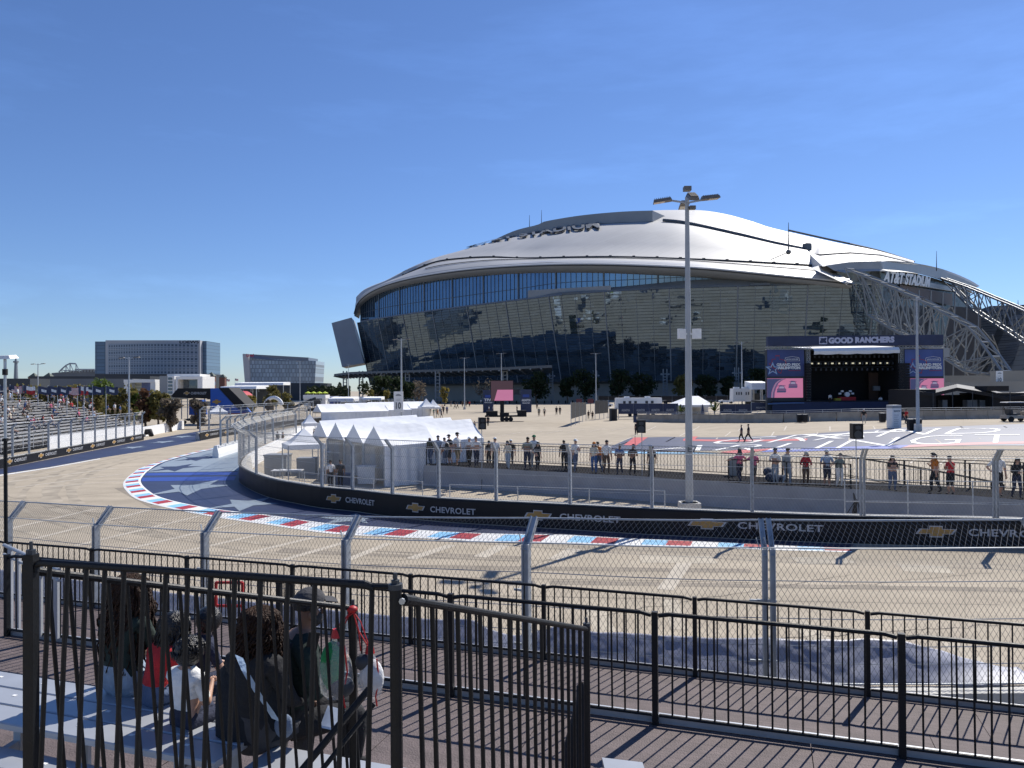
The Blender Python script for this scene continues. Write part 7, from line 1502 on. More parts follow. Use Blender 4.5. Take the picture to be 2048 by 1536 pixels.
# ================================================================= people
def skin_mesh(J, E, root):
    names = list(J); idx = {n: i for i, n in enumerate(names)}
    me = bpy.data.meshes.new('sk'); me.from_pydata([J[n][0] for n in names], [(idx[a], idx[b]) for a, b in E], [])
    o = bpy.data.objects.new('sk', me); COL.objects.link(o); md = o.modifiers.new('s', 'SKIN'); md.use_smooth_shade = True
    for n in names:
        r = J[n][1]; sv = me.skin_vertices[0].data[idx[n]]; sv.radius = r if isinstance(r, tuple) else (r, r); sv.use_root = (n == root)
    o.modifiers.new('u', 'SUBSURF').levels = 1
    dg = bpy.context.evaluated_depsgraph_get(); ev = o.evaluated_get(dg); m2 = ev.to_mesh()
    v = [tuple(q.co) for q in m2.vertices]; f = [tuple(q.vertices) for q in m2.polygons]; ev.to_mesh_clear(); bpy.data.objects.remove(o); bpy.data.meshes.remove(me)
    return v, f
def V(*a): return Vector(a)
def skeleton(pose='stand', arms=('down', 'down'), lean=0.0, female=False, step=0.0, head=(0, 0), child=False, sit_leg=.45):
    """facing +Y, standing height 1.75"""
    J = {}; sit = pose == 'sit'; hz_ = .0 if sit else .93
    sw = .165 if female else .195; hw = .10 if female else .092
    c, s = math.cos(lean), math.sin(lean)
    def up(x, y, z): return V(x, y * c + z * s, hz_ + z * c - y * s)      # torso frame above the hips
    J['pelvis'] = (V(0, 0, hz_ + .02), (.15 if female else .14, .11)); J['waist'] = (up(0, 0, .17), (.115 if female else .13, .10)); J['chest'] = (up(0, -.01, .36), (.145 if female else .165, .115)); J['collar'] = (up(0, -.015, .50), (.10, .075)); J['neck'] = (up(0, -.005, .585), .052)
    hx, hy = head; hn = up(hx * .05, .02 + hy * .05, .665); J['jaw'] = (hn, (.066, .078)); J['skull'] = (up(hx * .06, .015 + hy * .07, .755), (.074, .088))
    for sd, k in ((-1, 'L'), (1, 'R')):
        a = arms[0] if sd < 0 else arms[1]; S_ = up(sd * sw, -.015, .465)
        if a == 'down': e, w_ = S_ + V(sd * .055, -.03, -.28), S_ + V(sd * .07, .03, -.53)
        elif a == 'rail': e, w_ = S_ + V(sd * .10, .06, -.26), S_ + V(sd * -.02, .26, -.30)
        elif a == 'phone': e, w_ = S_ + V(sd * .06, .04, -.27), S_ + V(-sd * .07, .22, -.14)
        elif a == 'hip': e, w_ = S_ + V(sd * .17, -.10, -.22), S_ + V(sd * .01, .04, -.40)
        elif a == 'cross': e, w_ = S_ + V(sd * .07, .05, -.27), S_ + V(-sd * .20, .19, -.25)
        elif a == 'out': e, w_ = S_ + V(sd * .22, .06, -.17), S_ + V(sd * .44, .16, -.22)
        elif a == 'up': e, w_ = S_ + V(sd * .12, .14, -.12), S_ + V(-sd * .02, .22, .12)
        elif a == 'knee': e, w_ = S_ + V(sd * .08, .10, -.26), S_ + V(sd * .0, .33, -.36)
        elif a == 'reach': e, w_ = S_ + V(sd * .05, .24, -.16), S_ + V(sd * .05, .48, -.05)
        else: e, w_ = a[0](S_), a[1](S_)
        J['sh' + k] = (S_, .068 if not female else .058); J['um' + k] = (S_.lerp(e, .5), .052 if not female else .045); J['el' + k] = (e, .042 if not female else .036); J['fm' + k] = (e.lerp(w_, .4), .040 if not female else .034); J['wr' + k] = (w_, .027); J['ha' + k] = (w_ + (w_ - e).normalized() * .075, (.038, .02))
        hp = V(sd * hw, 0, hz_ - .04)
        if sit:
            kn = V(sd * .12, .42, hz_ - .01); an = V(sd * .12, .44 - .06, hz_ - sit_leg)
        else:
            st = step * sd; kn = V(sd * (hw + .005), .05 + st * .22, .49); an = V(sd * (hw + .01), -.03 + st * .36 - (.06 if st < 0 else 0), .085 + (.03 if st < 0 else 0))
        J['hp' + k] = (hp, .088); J['tm' + k] = (hp.lerp(kn, .5), .076); J['kn' + k] = (kn, .056); J['cm' + k] = (kn.lerp(an, .35), .055); J['an' + k] = (an, .036); J['to' + k] = (an + V(sd * .02, .17, -.05), (.042, .03))
    E = [('pelvis', 'waist'), ('waist', 'chest'), ('chest', 'collar'), ('collar', 'neck'), ('neck', 'jaw'), ('jaw', 'skull')]
    for k in 'LR': E += [('collar', 'sh' + k), ('sh' + k, 'um' + k), ('um' + k, 'el' + k), ('el' + k, 'fm' + k), ('fm' + k, 'wr' + k), ('wr' + k, 'ha' + k), ('pelvis', 'hp' + k), ('hp' + k, 'tm' + k), ('tm' + k, 'kn' + k), ('kn' + k, 'cm' + k), ('cm' + k, 'an' + k), ('an' + k, 'to' + k)]
    return J, E
ROLE = {'pelvis': 'P', 'waist': 'T', 'chest': 'T', 'collar': 'T', 'neck': 'S', 'jaw': 'S', 'skull': 'S'}
for k in 'LR': ROLE.update({'sh' + k: 'T', 'um' + k: 'T', 'el' + k: 'E', 'fm' + k: 'F', 'wr' + k: 'S', 'ha' + k: 'S', 'hp' + k: 'P', 'tm' + k: 'P', 'kn' + k: 'K', 'cm' + k: 'C', 'an' + k: 'C', 'to' + k: 'B'})
def body(J, E, mats, sleeves='short', legs='long', detail=1):
    """one continuous mesh; materials: 0 skin, 1 top, 2 bottom, 3 shoes"""
    v, f = skin_mesh(J, E, 'pelvis'); q = MB(); q.v = v; pts = [(J[a][0], J[b][0], a, b) for a, b in E]
    for face in f:
        c = sum((Vector(v[i]) for i in face), Vector()) / len(face); best = (9, 'P')
        for a, b, na, nb in pts:
            d = b - a; t = max(0, min(1, (c - a).dot(d) / max(1e-9, d.length_squared))); e = (c - a - d * t).length
            if e < best[0]: best = (e, ROLE[na] if t < .5 else ROLE[nb])
        r = best[1]; mi = {'S': 0, 'T': 1, 'P': 2, 'B': 3, 'E': 1 if sleeves == 'long' else 0, 'F': 1 if sleeves == 'long' else 0, 'K': 2, 'C': 2 if legs == 'long' else 0}[r]
        if r == 'T' and sleeves == 'none' and c.z > J['collar'][0].z - .02: mi = 0
        q.f.append(face); q.m.append(mi)
    # fingers and thumb on each hand; nose and ears on the head
    for k, sd in (('L', -1), ('R', 1)):
        w_, h = J['wr' + k][0], J['ha' + k][0]; d = (h - w_).normalized(); x = d.cross(V(0, 0, 1)); x = x.normalized() if x.length > .1 else V(1, 0, 0); z = x.cross(d)
        for i, ln in enumerate((.062, .075, .07, .055)):
            b = h + x * (-.026 + .0175 * i) - d * .005; q.tube([b, b + d * ln * .5 - z * .008, b + d * ln * .85 - z * .03], [.0085, .0078, .006], 5)
        tb = w_.lerp(h, .5) + x * (-.03 * sd * -1); q.tube([tb, tb + x * (.03 * sd) * .6 + d * .03, tb + x * (.03 * sd) * .6 + d * .06 - z * .015], [.0105, .009, .007], 5)
    jw, sk = J['jaw'][0], J['skull'][0]; u = (sk - jw).normalized(); fw = V(0, 1, 0)
    if detail:
        n = jw.lerp(sk, .35) + fw * .085; q.tube([n + u * .03 - fw * .012, n - u * .005 + fw * .016, n - u * .02 - fw * .005], [.006, .013, .009], 6)
        for sd in (-1, 1): e = jw.lerp(sk, .3) + V(sd * .078, -.005, 0); q.sphere(e, (.012, .024, .034), 6, 5)
    return q
def face_bits(J, rz_=0):
    jw, sk = J['jaw'][0], J['skull'][0]; q = MB()
    for sd in (-1, 1): q.sphere(jw.lerp(sk, .52) + V(sd * .03, .074, 0), (.011, .008, .007), 6, 5)
    q.sphere(jw + V(0, .07, -.005), (.022, .008, .006), 8, 4); return q
def hair_mesh(J, style):
    jw, sk = J['jaw'][0], J['skull'][0]; u = (sk - jw).normalized(); q = MB(); c = sk + u * .012 + V(0, -.012, 0)
    rows = []
    for i in range(8):
        t = i / 7; ring = []
        for j in range(14):
            a = 2 * math.pi * j / 14; fr = math.sin(a)       # +1 = front
            th = (.03 + t * ((1.15 if fr > .3 else 1.9) + (.0 if style == 'short' else .25))) * (1 if fr < .3 else 1)
            r_ = V(math.sin(th) * math.cos(a) * .096, math.sin(th) * math.sin(a) * .108, math.cos(th) * .098); r_ *= 1 + .05 * noise.noise(r_ * 40); ring.append(c + r_)
        rows.append(ring)
    q.loft(rows, close=True)
    if style in ('long', 'pony'):
        if style == 'long':
            rows = []
            for i in range(9):
                t = i / 8; ring = []
                for j in range(12):
                    a = math.pi * (1.02 + .96 * j / 11); w_ = .098 + .05 * math.sin(t * 2.4); ring.append(c + V(math.cos(a) * w_ * 1.05, math.sin(a) * (.10 + .02 * t) + .0 - .02 * t, -.02 - t * .34) + V(.012 * math.sin(j * 2.3 + i), 0, 0))
                rows.append(ring)
            q.loft(rows)
        else: q.tube([c + V(0, -.10, .02), c + V(0, -.16, -.05), c + V(0, -.15, -.22)], [.03, .04, .012], 7)
    return q
def cap_mesh(J, brim=True, straw=False):
    jw, sk = J['jaw'][0], J['skull'][0]; u = (sk - jw).normalized(); c = sk + u * .02; q = MB()
    q.loft([[c + V(math.sin(th) * math.cos(a) * .103, math.sin(th) * math.sin(a) * .115 - .005, math.cos(th) * .10) for a in (2 * math.pi * j / 16 for j in range(16))] for th in (.02, .4, .8, 1.2, 1.52)], close=True)
    if straw:
        q.loft([[c + V(math.cos(a) * r_, math.sin(a) * r_ * 1.1, z) for a in (2 * math.pi * j / 18 for j in range(18))] for r_, z in ((.10, .008), (.19, -.012), (.19, -.002), (.10, .02))], close=True)
    elif brim:
        q.loft([[c + V(x * .085, .09 + y, z - .01 * x * x) for x in (-1, -.6, -.2, .2, .6, 1)] for y, z in ((.0, .012), (.055, .006), (.085, -.004), (.085, .004), (.0, .022))])
    return q
def mk_cloth(c): return cloth('%.3f %.3f %.3f' % c, c)
COLR = {'white': (.72, .72, .71), 'black': (.014, .014, .016), 'olive': (.05, .055, .04), 'ltblue': (.33, .42, .55), 'jeans': (.075, .11, .19), 'ltjeans': (.26, .33, .42), 'khaki': (.25, .20, .13), 'dgrey': (.045, .045, .05), 'grey': (.28, .30, .31), 'orange': (.50, .16, .02), 'cream': (.58, .53, .42), 'blue': (.03, .09, .25), 'pink': (.62, .14, .25), 'navy': (.02, .026, .055), 'red': (.45, .02, .025), 'brown': (.075, .045, .03), 'green': (.02, .16, .07), 'sage': (.20, .23, .20), 'dgreen': (.010, .022, .018), 'purple': (.10, .05, .17)}
HAIR = {'black': (.008, .007, .007), 'brown': (.035, .018, .010), 'grey': (.2, .2, .2), 'fair': (.18, .11, .05)}
def hairmat(k): return mat('hair ' + k, HAIR[k], .5, 0, .35, 30, .6, 60)
RP = random.Random(77)
def person(loc, rz, H, label, top, bottom, skin='skin', hair='black', style='short', hat=None, hatc='white', pose='stand', arms=('down', 'down'), lean=0.0, female=False, step=0.0, sleeves='short', legs='long', shoes='black', group=None, head=(0, 0), sit_leg=.45, face=True):
    if face and pose == 'stand': lean += RP.uniform(-.03, .09); step = step or RP.uniform(-.35, .35); head = (RP.uniform(-.6, .6), RP.uniform(-.2, .6))
    J, E = skeleton(pose, arms, lean, female, step, head, sit_leg=sit_leg)
    bk = RP.uniform(1.18, 1.40)
    for n_, (p_, r_) in list(J.items()):
        if ROLE[n_] in 'TPKEC' and n_ not in ('anL', 'anR'): J[n_] = (p_, tuple(x * bk for x in r_) if isinstance(r_, tuple) else r_ * bk)
    q = body(J, E, None, sleeves, legs); sc = H / 1.75
    Tm = Matrix.Rotation(rz, 4, 'Z') @ Matrix.Scale(sc, 4)
    def place(mb): return mb.xf(Matrix.Translation(Vector(loc)) @ Tm)
    global HEAD; HEAD = Matrix.Translation(Vector(loc)) @ Tm @ (J['skull'][0] - V(0, .01, .02))
    place(q); root = q.build('person', [M[skin], mk_cloth(COLR[top]), mk_cloth(COLR[bottom]), mk_cloth(COLR[shoes])], smooth=True, loc=loc); tag(root, label, 'person', group)
    if face: place(face_bits(J)).build('face', mat('eyes and lips', (.05, .02, .02), .4, 0, 0), root)
    if style and style != 'bald': place(hair_mesh(J, style)).build('hair', hairmat(hair), root, smooth=True)
    if hat: place(cap_mesh(J, True, hat == 'straw')).build('cap' if hat == 'cap' else 'hat', mk_cloth(COLR[hatc]), root, smooth=True)
    return root
def backpack(root, loc, rz, H, col):
    q = MB(); s = H / 1.75; q.sphere((0, -.19, 1.24), (.16, .10, .23), 10, 8); q.tube([(-.10, -.12, 1.40), (-.11, .10, 1.40), (-.12, .10, 1.15), (-.12, -.10, 1.08)], .018, 5); q.tube([(.10, -.12, 1.40), (.11, .10, 1.40), (.12, .10, 1.15), (.12, -.10, 1.08)], .018, 5)
    q.xf(Matrix.Translation(Vector(loc)) @ Matrix.Rotation(rz, 4, 'Z') @ Matrix.Scale(s, 4)); o = q.build('backpack', mk_cloth(COLR[col]), smooth=True); return o
AWAY, TOW = 0.0, math.pi
gp = 'spectators on the viewing platform'
SPEC = [  # px, head y, offset, facing, label, kwargs
    (860, 873, .5, 2.6, 'bald man in an olive tee and jeans at the left end of the platform', dict(top='olive', bottom='jeans', skin='skin3', style='bald', arms=('rail', 'down'))),
    (876, 872, 1.3, 2.9, 'man in a pale blue shirt and dark cap beside the bald man', dict(top='ltblue', bottom='dgrey', hat='cap', hatc='navy', skin='skin2')),
    (890, 876, .5, .6, 'person in white shirt with a black backpack on the platform', dict(top='white', bottom='jeans', arms=('down', 'phone'))),
    (899, 870, 1.5, 2.2, 'man in black tee, cap and dark shorts behind the backpack wearer', dict(top='black', bottom='dgrey', hat='cap', hatc='black', legs='short')),
    (914, 866, .8, -2.3, 'tall man in white tee, dark cap and khaki shorts on the platform', dict(top='white', bottom='khaki', hat='cap', hatc='black', legs='short')),
    (938, 875, .7, 2.7, 'man in white tee and white cap with dark trousers', dict(top='white', bottom='black', hat='cap', arms=('cross', 'cross'))),
    (952, 874, .5, -2.8, 'dark haired man in white tee and dark jeans by the left loudspeaker', dict(top='white', bottom='navy', arms=('cross', 'cross'))),
    (990, 876, .6, .4, 'man in loose white tee and white cap seen from behind', dict(top='white', bottom='black', hat='cap')),
    (1015, 882, .4, 2.6, 'woman in cream hoodie and light jeans leaning on the rail', dict(top='cream', bottom='ltjeans', arms=('rail', 'rail'), sleeves='long', female=True, style='long')),
    (1054, 875, .6, 2.9, 'dark haired man in sage tee and dark jeans', dict(top='sage', bottom='navy', arms=('cross', 'cross'), skin='skin2')),
    (1068, 871, 1.6, 2.8, 'man in white tee and green cap behind a woman in black', dict(top='white', bottom='grey', hat='cap', hatc='green')),
    (1074, 884, .5, -2.7, 'woman in black top and black trousers with long dark hair', dict(top='black', bottom='black', female=True, style='long', arms=('down', 'hip'))),
    (1127, 881, 2.2, 2.9, 'person in black behind the stroller', dict(top='black', bottom='black', skin='skin2')),
    (1149, 879, .6, -2.5, 'man in white tee and white cap with jeans near the stroller', dict(top='white', bottom='jeans', hat='cap', arms=('phone', 'down'))),
    (1187, 885, .5, 2.9, 'woman in beige shirt and orange cap by the orange shirted man', dict(top='cream', bottom='blue', hat='cap', hatc='orange', female=True, style='long', hair='brown', arms=('rail', 'down'))),
    (1197, 884, 1.0, 2.2, 'man in a bright orange long sleeved shirt and jeans', dict(top='orange', bottom='jeans', sleeves='long', arms=('phone', 'down'))),
    (1212, 881, .6, -.5, 'man in off white tee and brown trousers seen from behind', dict(top='white', bottom='brown', style='short')),
    (1238, 889, .5, 2.7, 'man in royal blue shirt with arms folded', dict(top='blue', bottom='navy', arms=('cross', 'cross'), skin='skin2')),
    (1264, 889, .5, -2.9, 'dark haired man in black tee holding a paper', dict(top='black', bottom='black', arms=('phone', 'cross'), skin='skin2')),
    (1302, 893, .8, .2, 'person in grey top with a black rucksack near the tall lamp post', dict(top='dgrey', bottom='black', skin='skin2')),
    (1478, 898, .5, .3, 'woman in pink tee with both arms spread along the rail', dict(top='pink', bottom='navy', female=True, arms=('out', 'out'), style='long')),
    (1506, 904, .45, .1, 'person in pink tee, dark cap and denim shorts beside the fence post', dict(top='pink', bottom='dgrey', hat='cap', hatc='navy', legs='short', arms=('out', 'rail'))),
    (1549, 897, .5, 2.4, 'man in white tee, dark cap and pale jeans', dict(top='white', bottom='ltjeans', hat='cap', hatc='navy', arms=('cross', 'cross'))),
    (1573, 898, .5, -2.6, 'person in grey hoodie, cap and pale jeans', dict(top='grey', bottom='ltjeans', hat='cap', hatc='brown', sleeves='long')),
    (1610, 904, .5, 2.9, 'person in red, white and black jacket with a hat', dict(top='red', bottom='brown', hat='cap', hatc='cream', sleeves='long', arms=('rail', 'rail'), style='long', hair='brown', female=True)),
    (1652, 900, .5, 3.0, 'man in pale blue shirt, white cap and dark shorts leaning on the rail', dict(top='ltblue', bottom='navy', hat='cap', legs='short', arms=('rail', 'rail'))),
    (1677, 908, .5, -2.9, 'curly haired woman in sage tee and white trousers', dict(top='sage', bottom='white', arms=('rail', 'out'), style='short', hair='brown', female=True)),
    (1783, 912, .4, 3.1, 'woman in black tank top and jeans with long brown hair', dict(top='black', bottom='jeans', female=True, style='long', hair='brown', arms=('cross', 'cross'), sleeves='none')),
    (1868, 906, .8, 1.5, 'woman with dark ponytail in orange top and black shorts', dict(top='orange', bottom='black', female=True, style='pony', arms=('down', 'phone'), legs='long', hair='black')),
    (1899, 912, .4, 1.9, 'woman in red tee and black shorts raising a hand', dict(top='red', bottom='black', female=True, style='short', legs='short', arms=('up', 'phone'))),
    (1994, 906, .5, 2.9, 'big man in white tee, straw hat and black shorts at right', dict(top='white', bottom='black', hat='straw', hatc='cream', legs='short', arms=('down', 'hip'))),
    (2031, 916, .5, 3.1, 'woman in black hoodie and sunglasses at the right end', dict(top='black', bottom='navy', female=True, style='long', sleeves='long', arms=('out', 'cross'))),
]
for px, hy, o, rz, lab, kw in SPEC:
    s = sA(px); p_ = PF.at(s) + nP(s) * o
    x = (px - 1024) / F * p_.y; loc = Vector((x, p_.y, 1.14)); hgt = max(1.5, min(1.93, ZAT(hy, px, p_.y) - 1.14))
    kw = dict(kw); kw.setdefault('skin', 'skin'); r = person(loc, rz, hgt, lab, group=gp, **kw)
    if 'with a black' in lab: tag(backpack(r, loc, rz, hgt, 'black'), 'black backpack worn by the ' + ('man in white shirt' if 'white' in lab else 'person in grey top') + ' on the platform', 'backpack')
# people on the lot
gl_ = 'people walking on the lot'
LOT = [(1022, 868, 935, .2, 'man in black tee and white cap on the lot behind the platform', dict(top='black', bottom='dgrey', hat='cap')), (978, 882, 935, .4, 'person in black on the lot behind the platform rail', dict(top='black', bottom='black')),
       (1483, 850, 884, 1.3, 'left one of two dark clothed walkers near the painted logo', dict(top='navy', bottom='black', step=.7, skin='skin2')), (1497, 849, 884, 1.3, 'right one of two dark clothed walkers near the painted logo', dict(top='black', bottom='black', step=-1.0, hat='cap', hatc='black', skin='skin2')),
       (1728, 818, 848, 2.5, 'person in dark top and grey trousers with white cap before the wall', dict(top='black', bottom='grey', hat='cap', step=.4)), (1806, 819, 848, -1.2, 'walker in black right of the white totem', dict(top='black', bottom='navy', step=1.0)), (1813, 819, 847, -1.2, 'walker with red bag right of the white totem', dict(top='red', bottom='black', step=-.9)),
       (930, 844, 864, 2.6, 'first of three people in black standing by the tent end', dict(top='black', bottom='black')), (938, 844, 865, .4, 'middle one of three people in black by the tent end', dict(top='dgrey', bottom='black')), (949, 844, 867, 1.2, 'right one of three people in black by the tent end', dict(top='black', bottom='navy')),
       (1078, 815, 833, 2.9, 'walker in green top between the screen and the mesh fence', dict(top='sage', bottom='black', step=.4)), (1089, 815, 833, 2.9, 'walker in cream top between the screen and the mesh fence', dict(top='cream', bottom='black', step=-.5, legs='short')), (1113, 813, 830, 3.0, 'left one of two walkers in black left of the mesh fence', dict(top='black', bottom='black', step=.4)), (1120, 813, 830, 3.0, 'right one of two walkers in black left of the mesh fence', dict(top='black', bottom='dgrey', step=-.4)),
       (1074, 807, 819, .2, 'walker in dark clothes just right of the right poster tower', dict(top='black', bottom='black', step=.5)), (1034, 811, 826, 1.2, 'person standing on the right end of the screen trailer', dict(top='black', bottom='dgrey')), (976, 832, 852, .5, 'person in dark clothes under the left loudspeaker', dict(top='black', bottom='black')),
       (887, 810, 828, .3, 'walker in dark shorts near the white peaked tents', dict(top='dgrey', bottom='black', legs='short', step=.5)), (894, 812, 828, .3, 'child in blue near the white peaked tents', dict(top='blue', bottom='navy')), (902, 802, 814, 1.4, 'distant walker in grey near the slim lamp post', dict(top='dgrey', bottom='black', step=.6)), (910, 803, 818, 1.4, 'distant walker in black striding left of the slim lamp post', dict(top='black', bottom='navy', step=1.0)),
       (915, 803, 817, 1.5, 'distant walker beside the striding one', dict(top='black', bottom='black', step=-.7)), (925, 801, 814, .2, 'distant walker in maroon at the slim lamp post', dict(top='brown', bottom='black', step=.4)), (932, 801, 814, .2, 'distant walker in dark grey right of the slim lamp post', dict(top='dgrey', bottom='black', step=-.4)), (939, 801, 814, .2, 'distant walker in red right of the slim lamp post', dict(top='red', bottom='black', step=.4)),
       (962, 796, 809, .4, 'distant walker in white near the left poster tower', dict(top='white', bottom='grey', step=.5)), (887, 792, 804, .4, 'far person in white before the stadium wall', dict(top='white', bottom='grey')), (1086, 792, 805, .3, 'far person in pale clothes right of the big screen', dict(top='cream', bottom='grey')), (978, 812, 826, 1.8, 'person in white top beside the left poster tower', dict(top='white', bottom='dgrey')), (986, 812, 826, 1.6, 'person in pale top close to the left poster tower', dict(top='grey', bottom='black')),
       (1177, 821, 838, .3, 'left one of two people at the wall end by the mesh fence', dict(top='black', bottom='black')), (1185, 822, 839, .3, 'right one of two people at the wall end by the mesh fence', dict(top='black', bottom='dgrey')), (1273, 846, 870, .2, 'person in black half hidden behind the middle loudspeaker', dict(top='black', bottom='black')),
       (661, 930, 975, .6, 'worker in a white shirt between the tents', dict(top='white', bottom='black', skin='skin2')), (681, 931, 974, .2, 'worker in dark clothes before the nearest tent', dict(top='dgrey', bottom='black', skin='skin2')), (555, 868, 895, 1.2, 'person in dark cap seated look behind the hairpin fence', dict(top='olive', bottom='black')), (566, 869, 897, -1.0, 'person in brown behind the hairpin fence', dict(top='brown', bottom='black')), (628, 858, 888, 2.0, 'person in navy beside the small pop up tent', dict(top='navy', bottom='navy', skin='skin2'))]
for px, hy, fy, rz, lab, kw in LOT:
    g = G(px, fy); H = (fy - hy) / F * g.y; H = max(1.1 if 'child' in lab else 1.55, min(1.95, H)); person(g, rz, H, lab, group=gl_, face=False, **{**dict(skin='skin'), **kw})
person(W(1762, 801, DS - .2), 2.4, 1.7, 'person crouching in white at the stage edge', 'white', 'grey', group='crew on stage', pose='sit', sit_leg=.2, arms=('knee', 'knee'), lean=.5, face=False, sleeves='long'); person(W(1660, 806, DS - 1.3), 2.9, 1.6, 'person in white bending before the stage skirt', 'white', 'black', group='crew on stage', lean=.5, face=False, sleeves='long')
# ---- small repeated figures: a few shared bodies, recoloured
PROTO = {}
def proto(kind):
    if kind in PROTO: return PROTO[kind]
    kw = {'stand': dict(), 'walk': dict(step=.8), 'sit': dict(pose='sit', arms=('knee', 'knee'), lean=.28), 'sitback': dict(pose='sit', arms=('down', 'phone'), lean=-.12)}[kind]
    J, E = skeleton(**kw); q = body(J, E, None, 'short', 'long', 0); h = hair_mesh(J, 'short'); o = len(q.v); q.v += h.v; q.f += [tuple(i + o for i in f) for f in h.f]; q.m += [4] * len(h.f); PROTO[kind] = q; return q
def small(kind, loc, rz, s, top, bot, label, group, hairc='black'):
    q = proto(kind); me = bpy.data.meshes.new('person'); me.from_pydata(q.v, [], q.f)
    for m_ in (M['skin'], mk_cloth(COLR[top]), mk_cloth(COLR[bot]), mk_cloth(COLR['black']), mk_cloth(COLR[hairc]) if hairc in COLR and hairc != 'black' else hairmat('black')): me.materials.append(m_)
    me.polygons.foreach_set('material_index', q.m); me.polygons.foreach_set('use_smooth', [True] * len(q.f)); o = bpy.data.objects.new('person', me); COL.objects.link(o); o.location = loc; o.rotation_euler = (0, 0, rz); o.scale = (s,) * 3; return tag(o, label, 'person', group)
rnd = random.Random(21); faceR = math.atan2(-(-nl).x, (-nl).y)     # looking down to the track
GST = [(12, 14, 'st'), (22, 14, 's'), (33, 14, 'st'), (47, 14, 's'), (70, 14, 's'), (96, 14, 's'), (105, 14, 's'), (123, 14, 's'), (130, 13, 's'), (137, 14, 'st'), (146, 13, 's'), (159, 14, 's'), (164, 14, 'st'), (176, 14, 'st'), (180, 14, 'st'), (187, 13, 's'), (198, 14, 'st'), (203, 14, 'st'), (209, 14, 'st'), (216, 14, 'st'), (226, 14, 'st'), (233, 14, 'st'), (238, 13, 's'),
       (10, 9, 's'), (18, 8, 's'), (50, 10, 's'), (57, 9, 's'), (60, 10, 's'), (48, 7, 's'), (105, 9, 's'), (112, 9, 's'), (130, 11, 's'), (135, 10, 's'), (146, 9, 's'), (183, 11, 's'), (196, 10, 's'), (216, 11, 's'), (221, 11, 's'), (233, 11, 's'), (255, 12, 's'), (262, 12, 's'), (268, 12, 's'), (270, 10, 's'), (167, 8, 's'), (180, 8, 's'), (228, 7, 's'), (108, 7, 's'), (60, 5, 's'), (66, 4, 's'), (80, 3, 's'), (90, 3, 's'), (72, 4, 's'), (160, 5, 's'), (154, 4, 's'), (182, 5, 's'), (260, 7, 's'), (22, 6, 's'), (6, 12, 's'), (3, 5, 's'), (298, 6, 'st'), (303, 5, 'st'), (350, 3, 'st')]
seen = {}
info = []
for px, row_, k in GST:
    row_ = min(row_, NRW - 1); v, z = gs_row(row_)
    # along the row: the place seen at this pixel column
    best = min((abs(1024 + F * GS(u / 4, v, z).x / GS(u / 4, v, z).y - px), u / 4) for u in range(U0 * 4, (U1 + 4) * 4)); info.append((row_, best[1], px, k, v, z))
for _ in range(46):
    row_ = rnd.randrange(2, NRW - 1); v, z = gs_row(row_); u = rnd.uniform(-22, U1 - 1 - max(0, row_ - 9) * 1.5); q_ = GS(u, v, z); info.append((row_, u, 1024 + F * q_.x / q_.y, 's', v, z))
ORD = ['first', 'second', 'third', 'fourth', 'fifth', 'sixth', 'seventh', 'eighth', 'ninth', 'tenth', 'eleventh', 'twelfth', 'thirteenth', 'fourteenth', 'fifteenth', 'sixteenth', 'seventeenth', 'eighteenth', 'nineteenth', 'twentieth', 'next to last', 'last', 'end']
tops = ['white', 'black', 'navy', 'red', 'grey', 'ltblue', 'cream', 'black', 'white', 'dgrey', 'pink', 'blue']; words_ = {'white': 'white', 'black': 'black', 'navy': 'navy', 'red': 'red', 'grey': 'grey', 'ltblue': 'pale blue', 'cream': 'cream', 'dgrey': 'charcoal', 'pink': 'pink', 'blue': 'blue', 'orange': 'orange', 'brown': 'brown', 'green': 'green'}
rows_ = {}
for t in sorted(info): rows_.setdefault(t[0], []).append(t)
for row_, L in rows_.items():
    for i, (_, u, px, k, v, z) in enumerate([t for j_, t in enumerate(L) if j_ == 0 or t[1] - L[j_ - 1][1] > .45 or t[2] < 0]):
        c = rnd.choice(tops); b = rnd.choice(['black', 'jeans', 'navy', 'khaki', 'grey']); rown = ORD[NRW - 1 - row_]; pos = ORD[min(i, 22)]
        lab = '%s person in %s, %s from left in the %s grandstand row from top' % ('standing' if k == 'st' else 'seated', words_[c], pos, rown)
        if k == 'st': small('stand', GS(u, v - .2, z), faceR + rnd.uniform(-.6, .6), rnd.uniform(.93, 1.05), c, b, lab, 'spectators in the far grandstand')
        else: small(rnd.choice(['sit', 'sitback']), GS(u, v + .12, z + .48), faceR + rnd.uniform(-.5, .5), rnd.uniform(.93, 1.05), c, b, lab, 'spectators in the far grandstand', rnd.choice(['black', 'black', 'white', 'red', 'navy']))
# crowd near the tents and the far barrier
def crowd(L, group, where):
    L = sorted(L)
    for i, (px, fy) in enumerate(L):
        g = G(px + rnd.uniform(-1, 1), fy + rnd.uniform(-1.2, 1.2)); c = rnd.choice(list(words_)); small(rnd.choice(['stand', 'walk']), g, rnd.uniform(0, 6.28), rnd.uniform(.92, 1.05), c, rnd.choice(['black', 'navy', 'jeans', 'khaki']), 'person in %s top, %s from left in the crowd %s' % (words_[c], ORD[min(i, 22)], where), group)
crowd([(757, 840), (762, 839), (770, 838), (776, 841), (806, 841), (812, 838), (818, 840), (824, 836), (829, 841), (834, 838), (841, 836), (846, 840), (852, 836)], 'crowd beside the number ten sign', 'behind the white tents'); crowd([(838, 818), (843, 820), (848, 817), (853, 821), (880, 822), (884, 820), (879, 828), (860, 828), (868, 831), (872, 829), (876, 834), (884, 836)], 'crowd at the white peaked tents', 'at the white peaked tents')
crowd([(628 + 8.2 * i, 818 + (i % 3)) for i in range(20)], 'crowd behind the far barrier', 'behind the far bannered barrier')
for i in range(6): pass
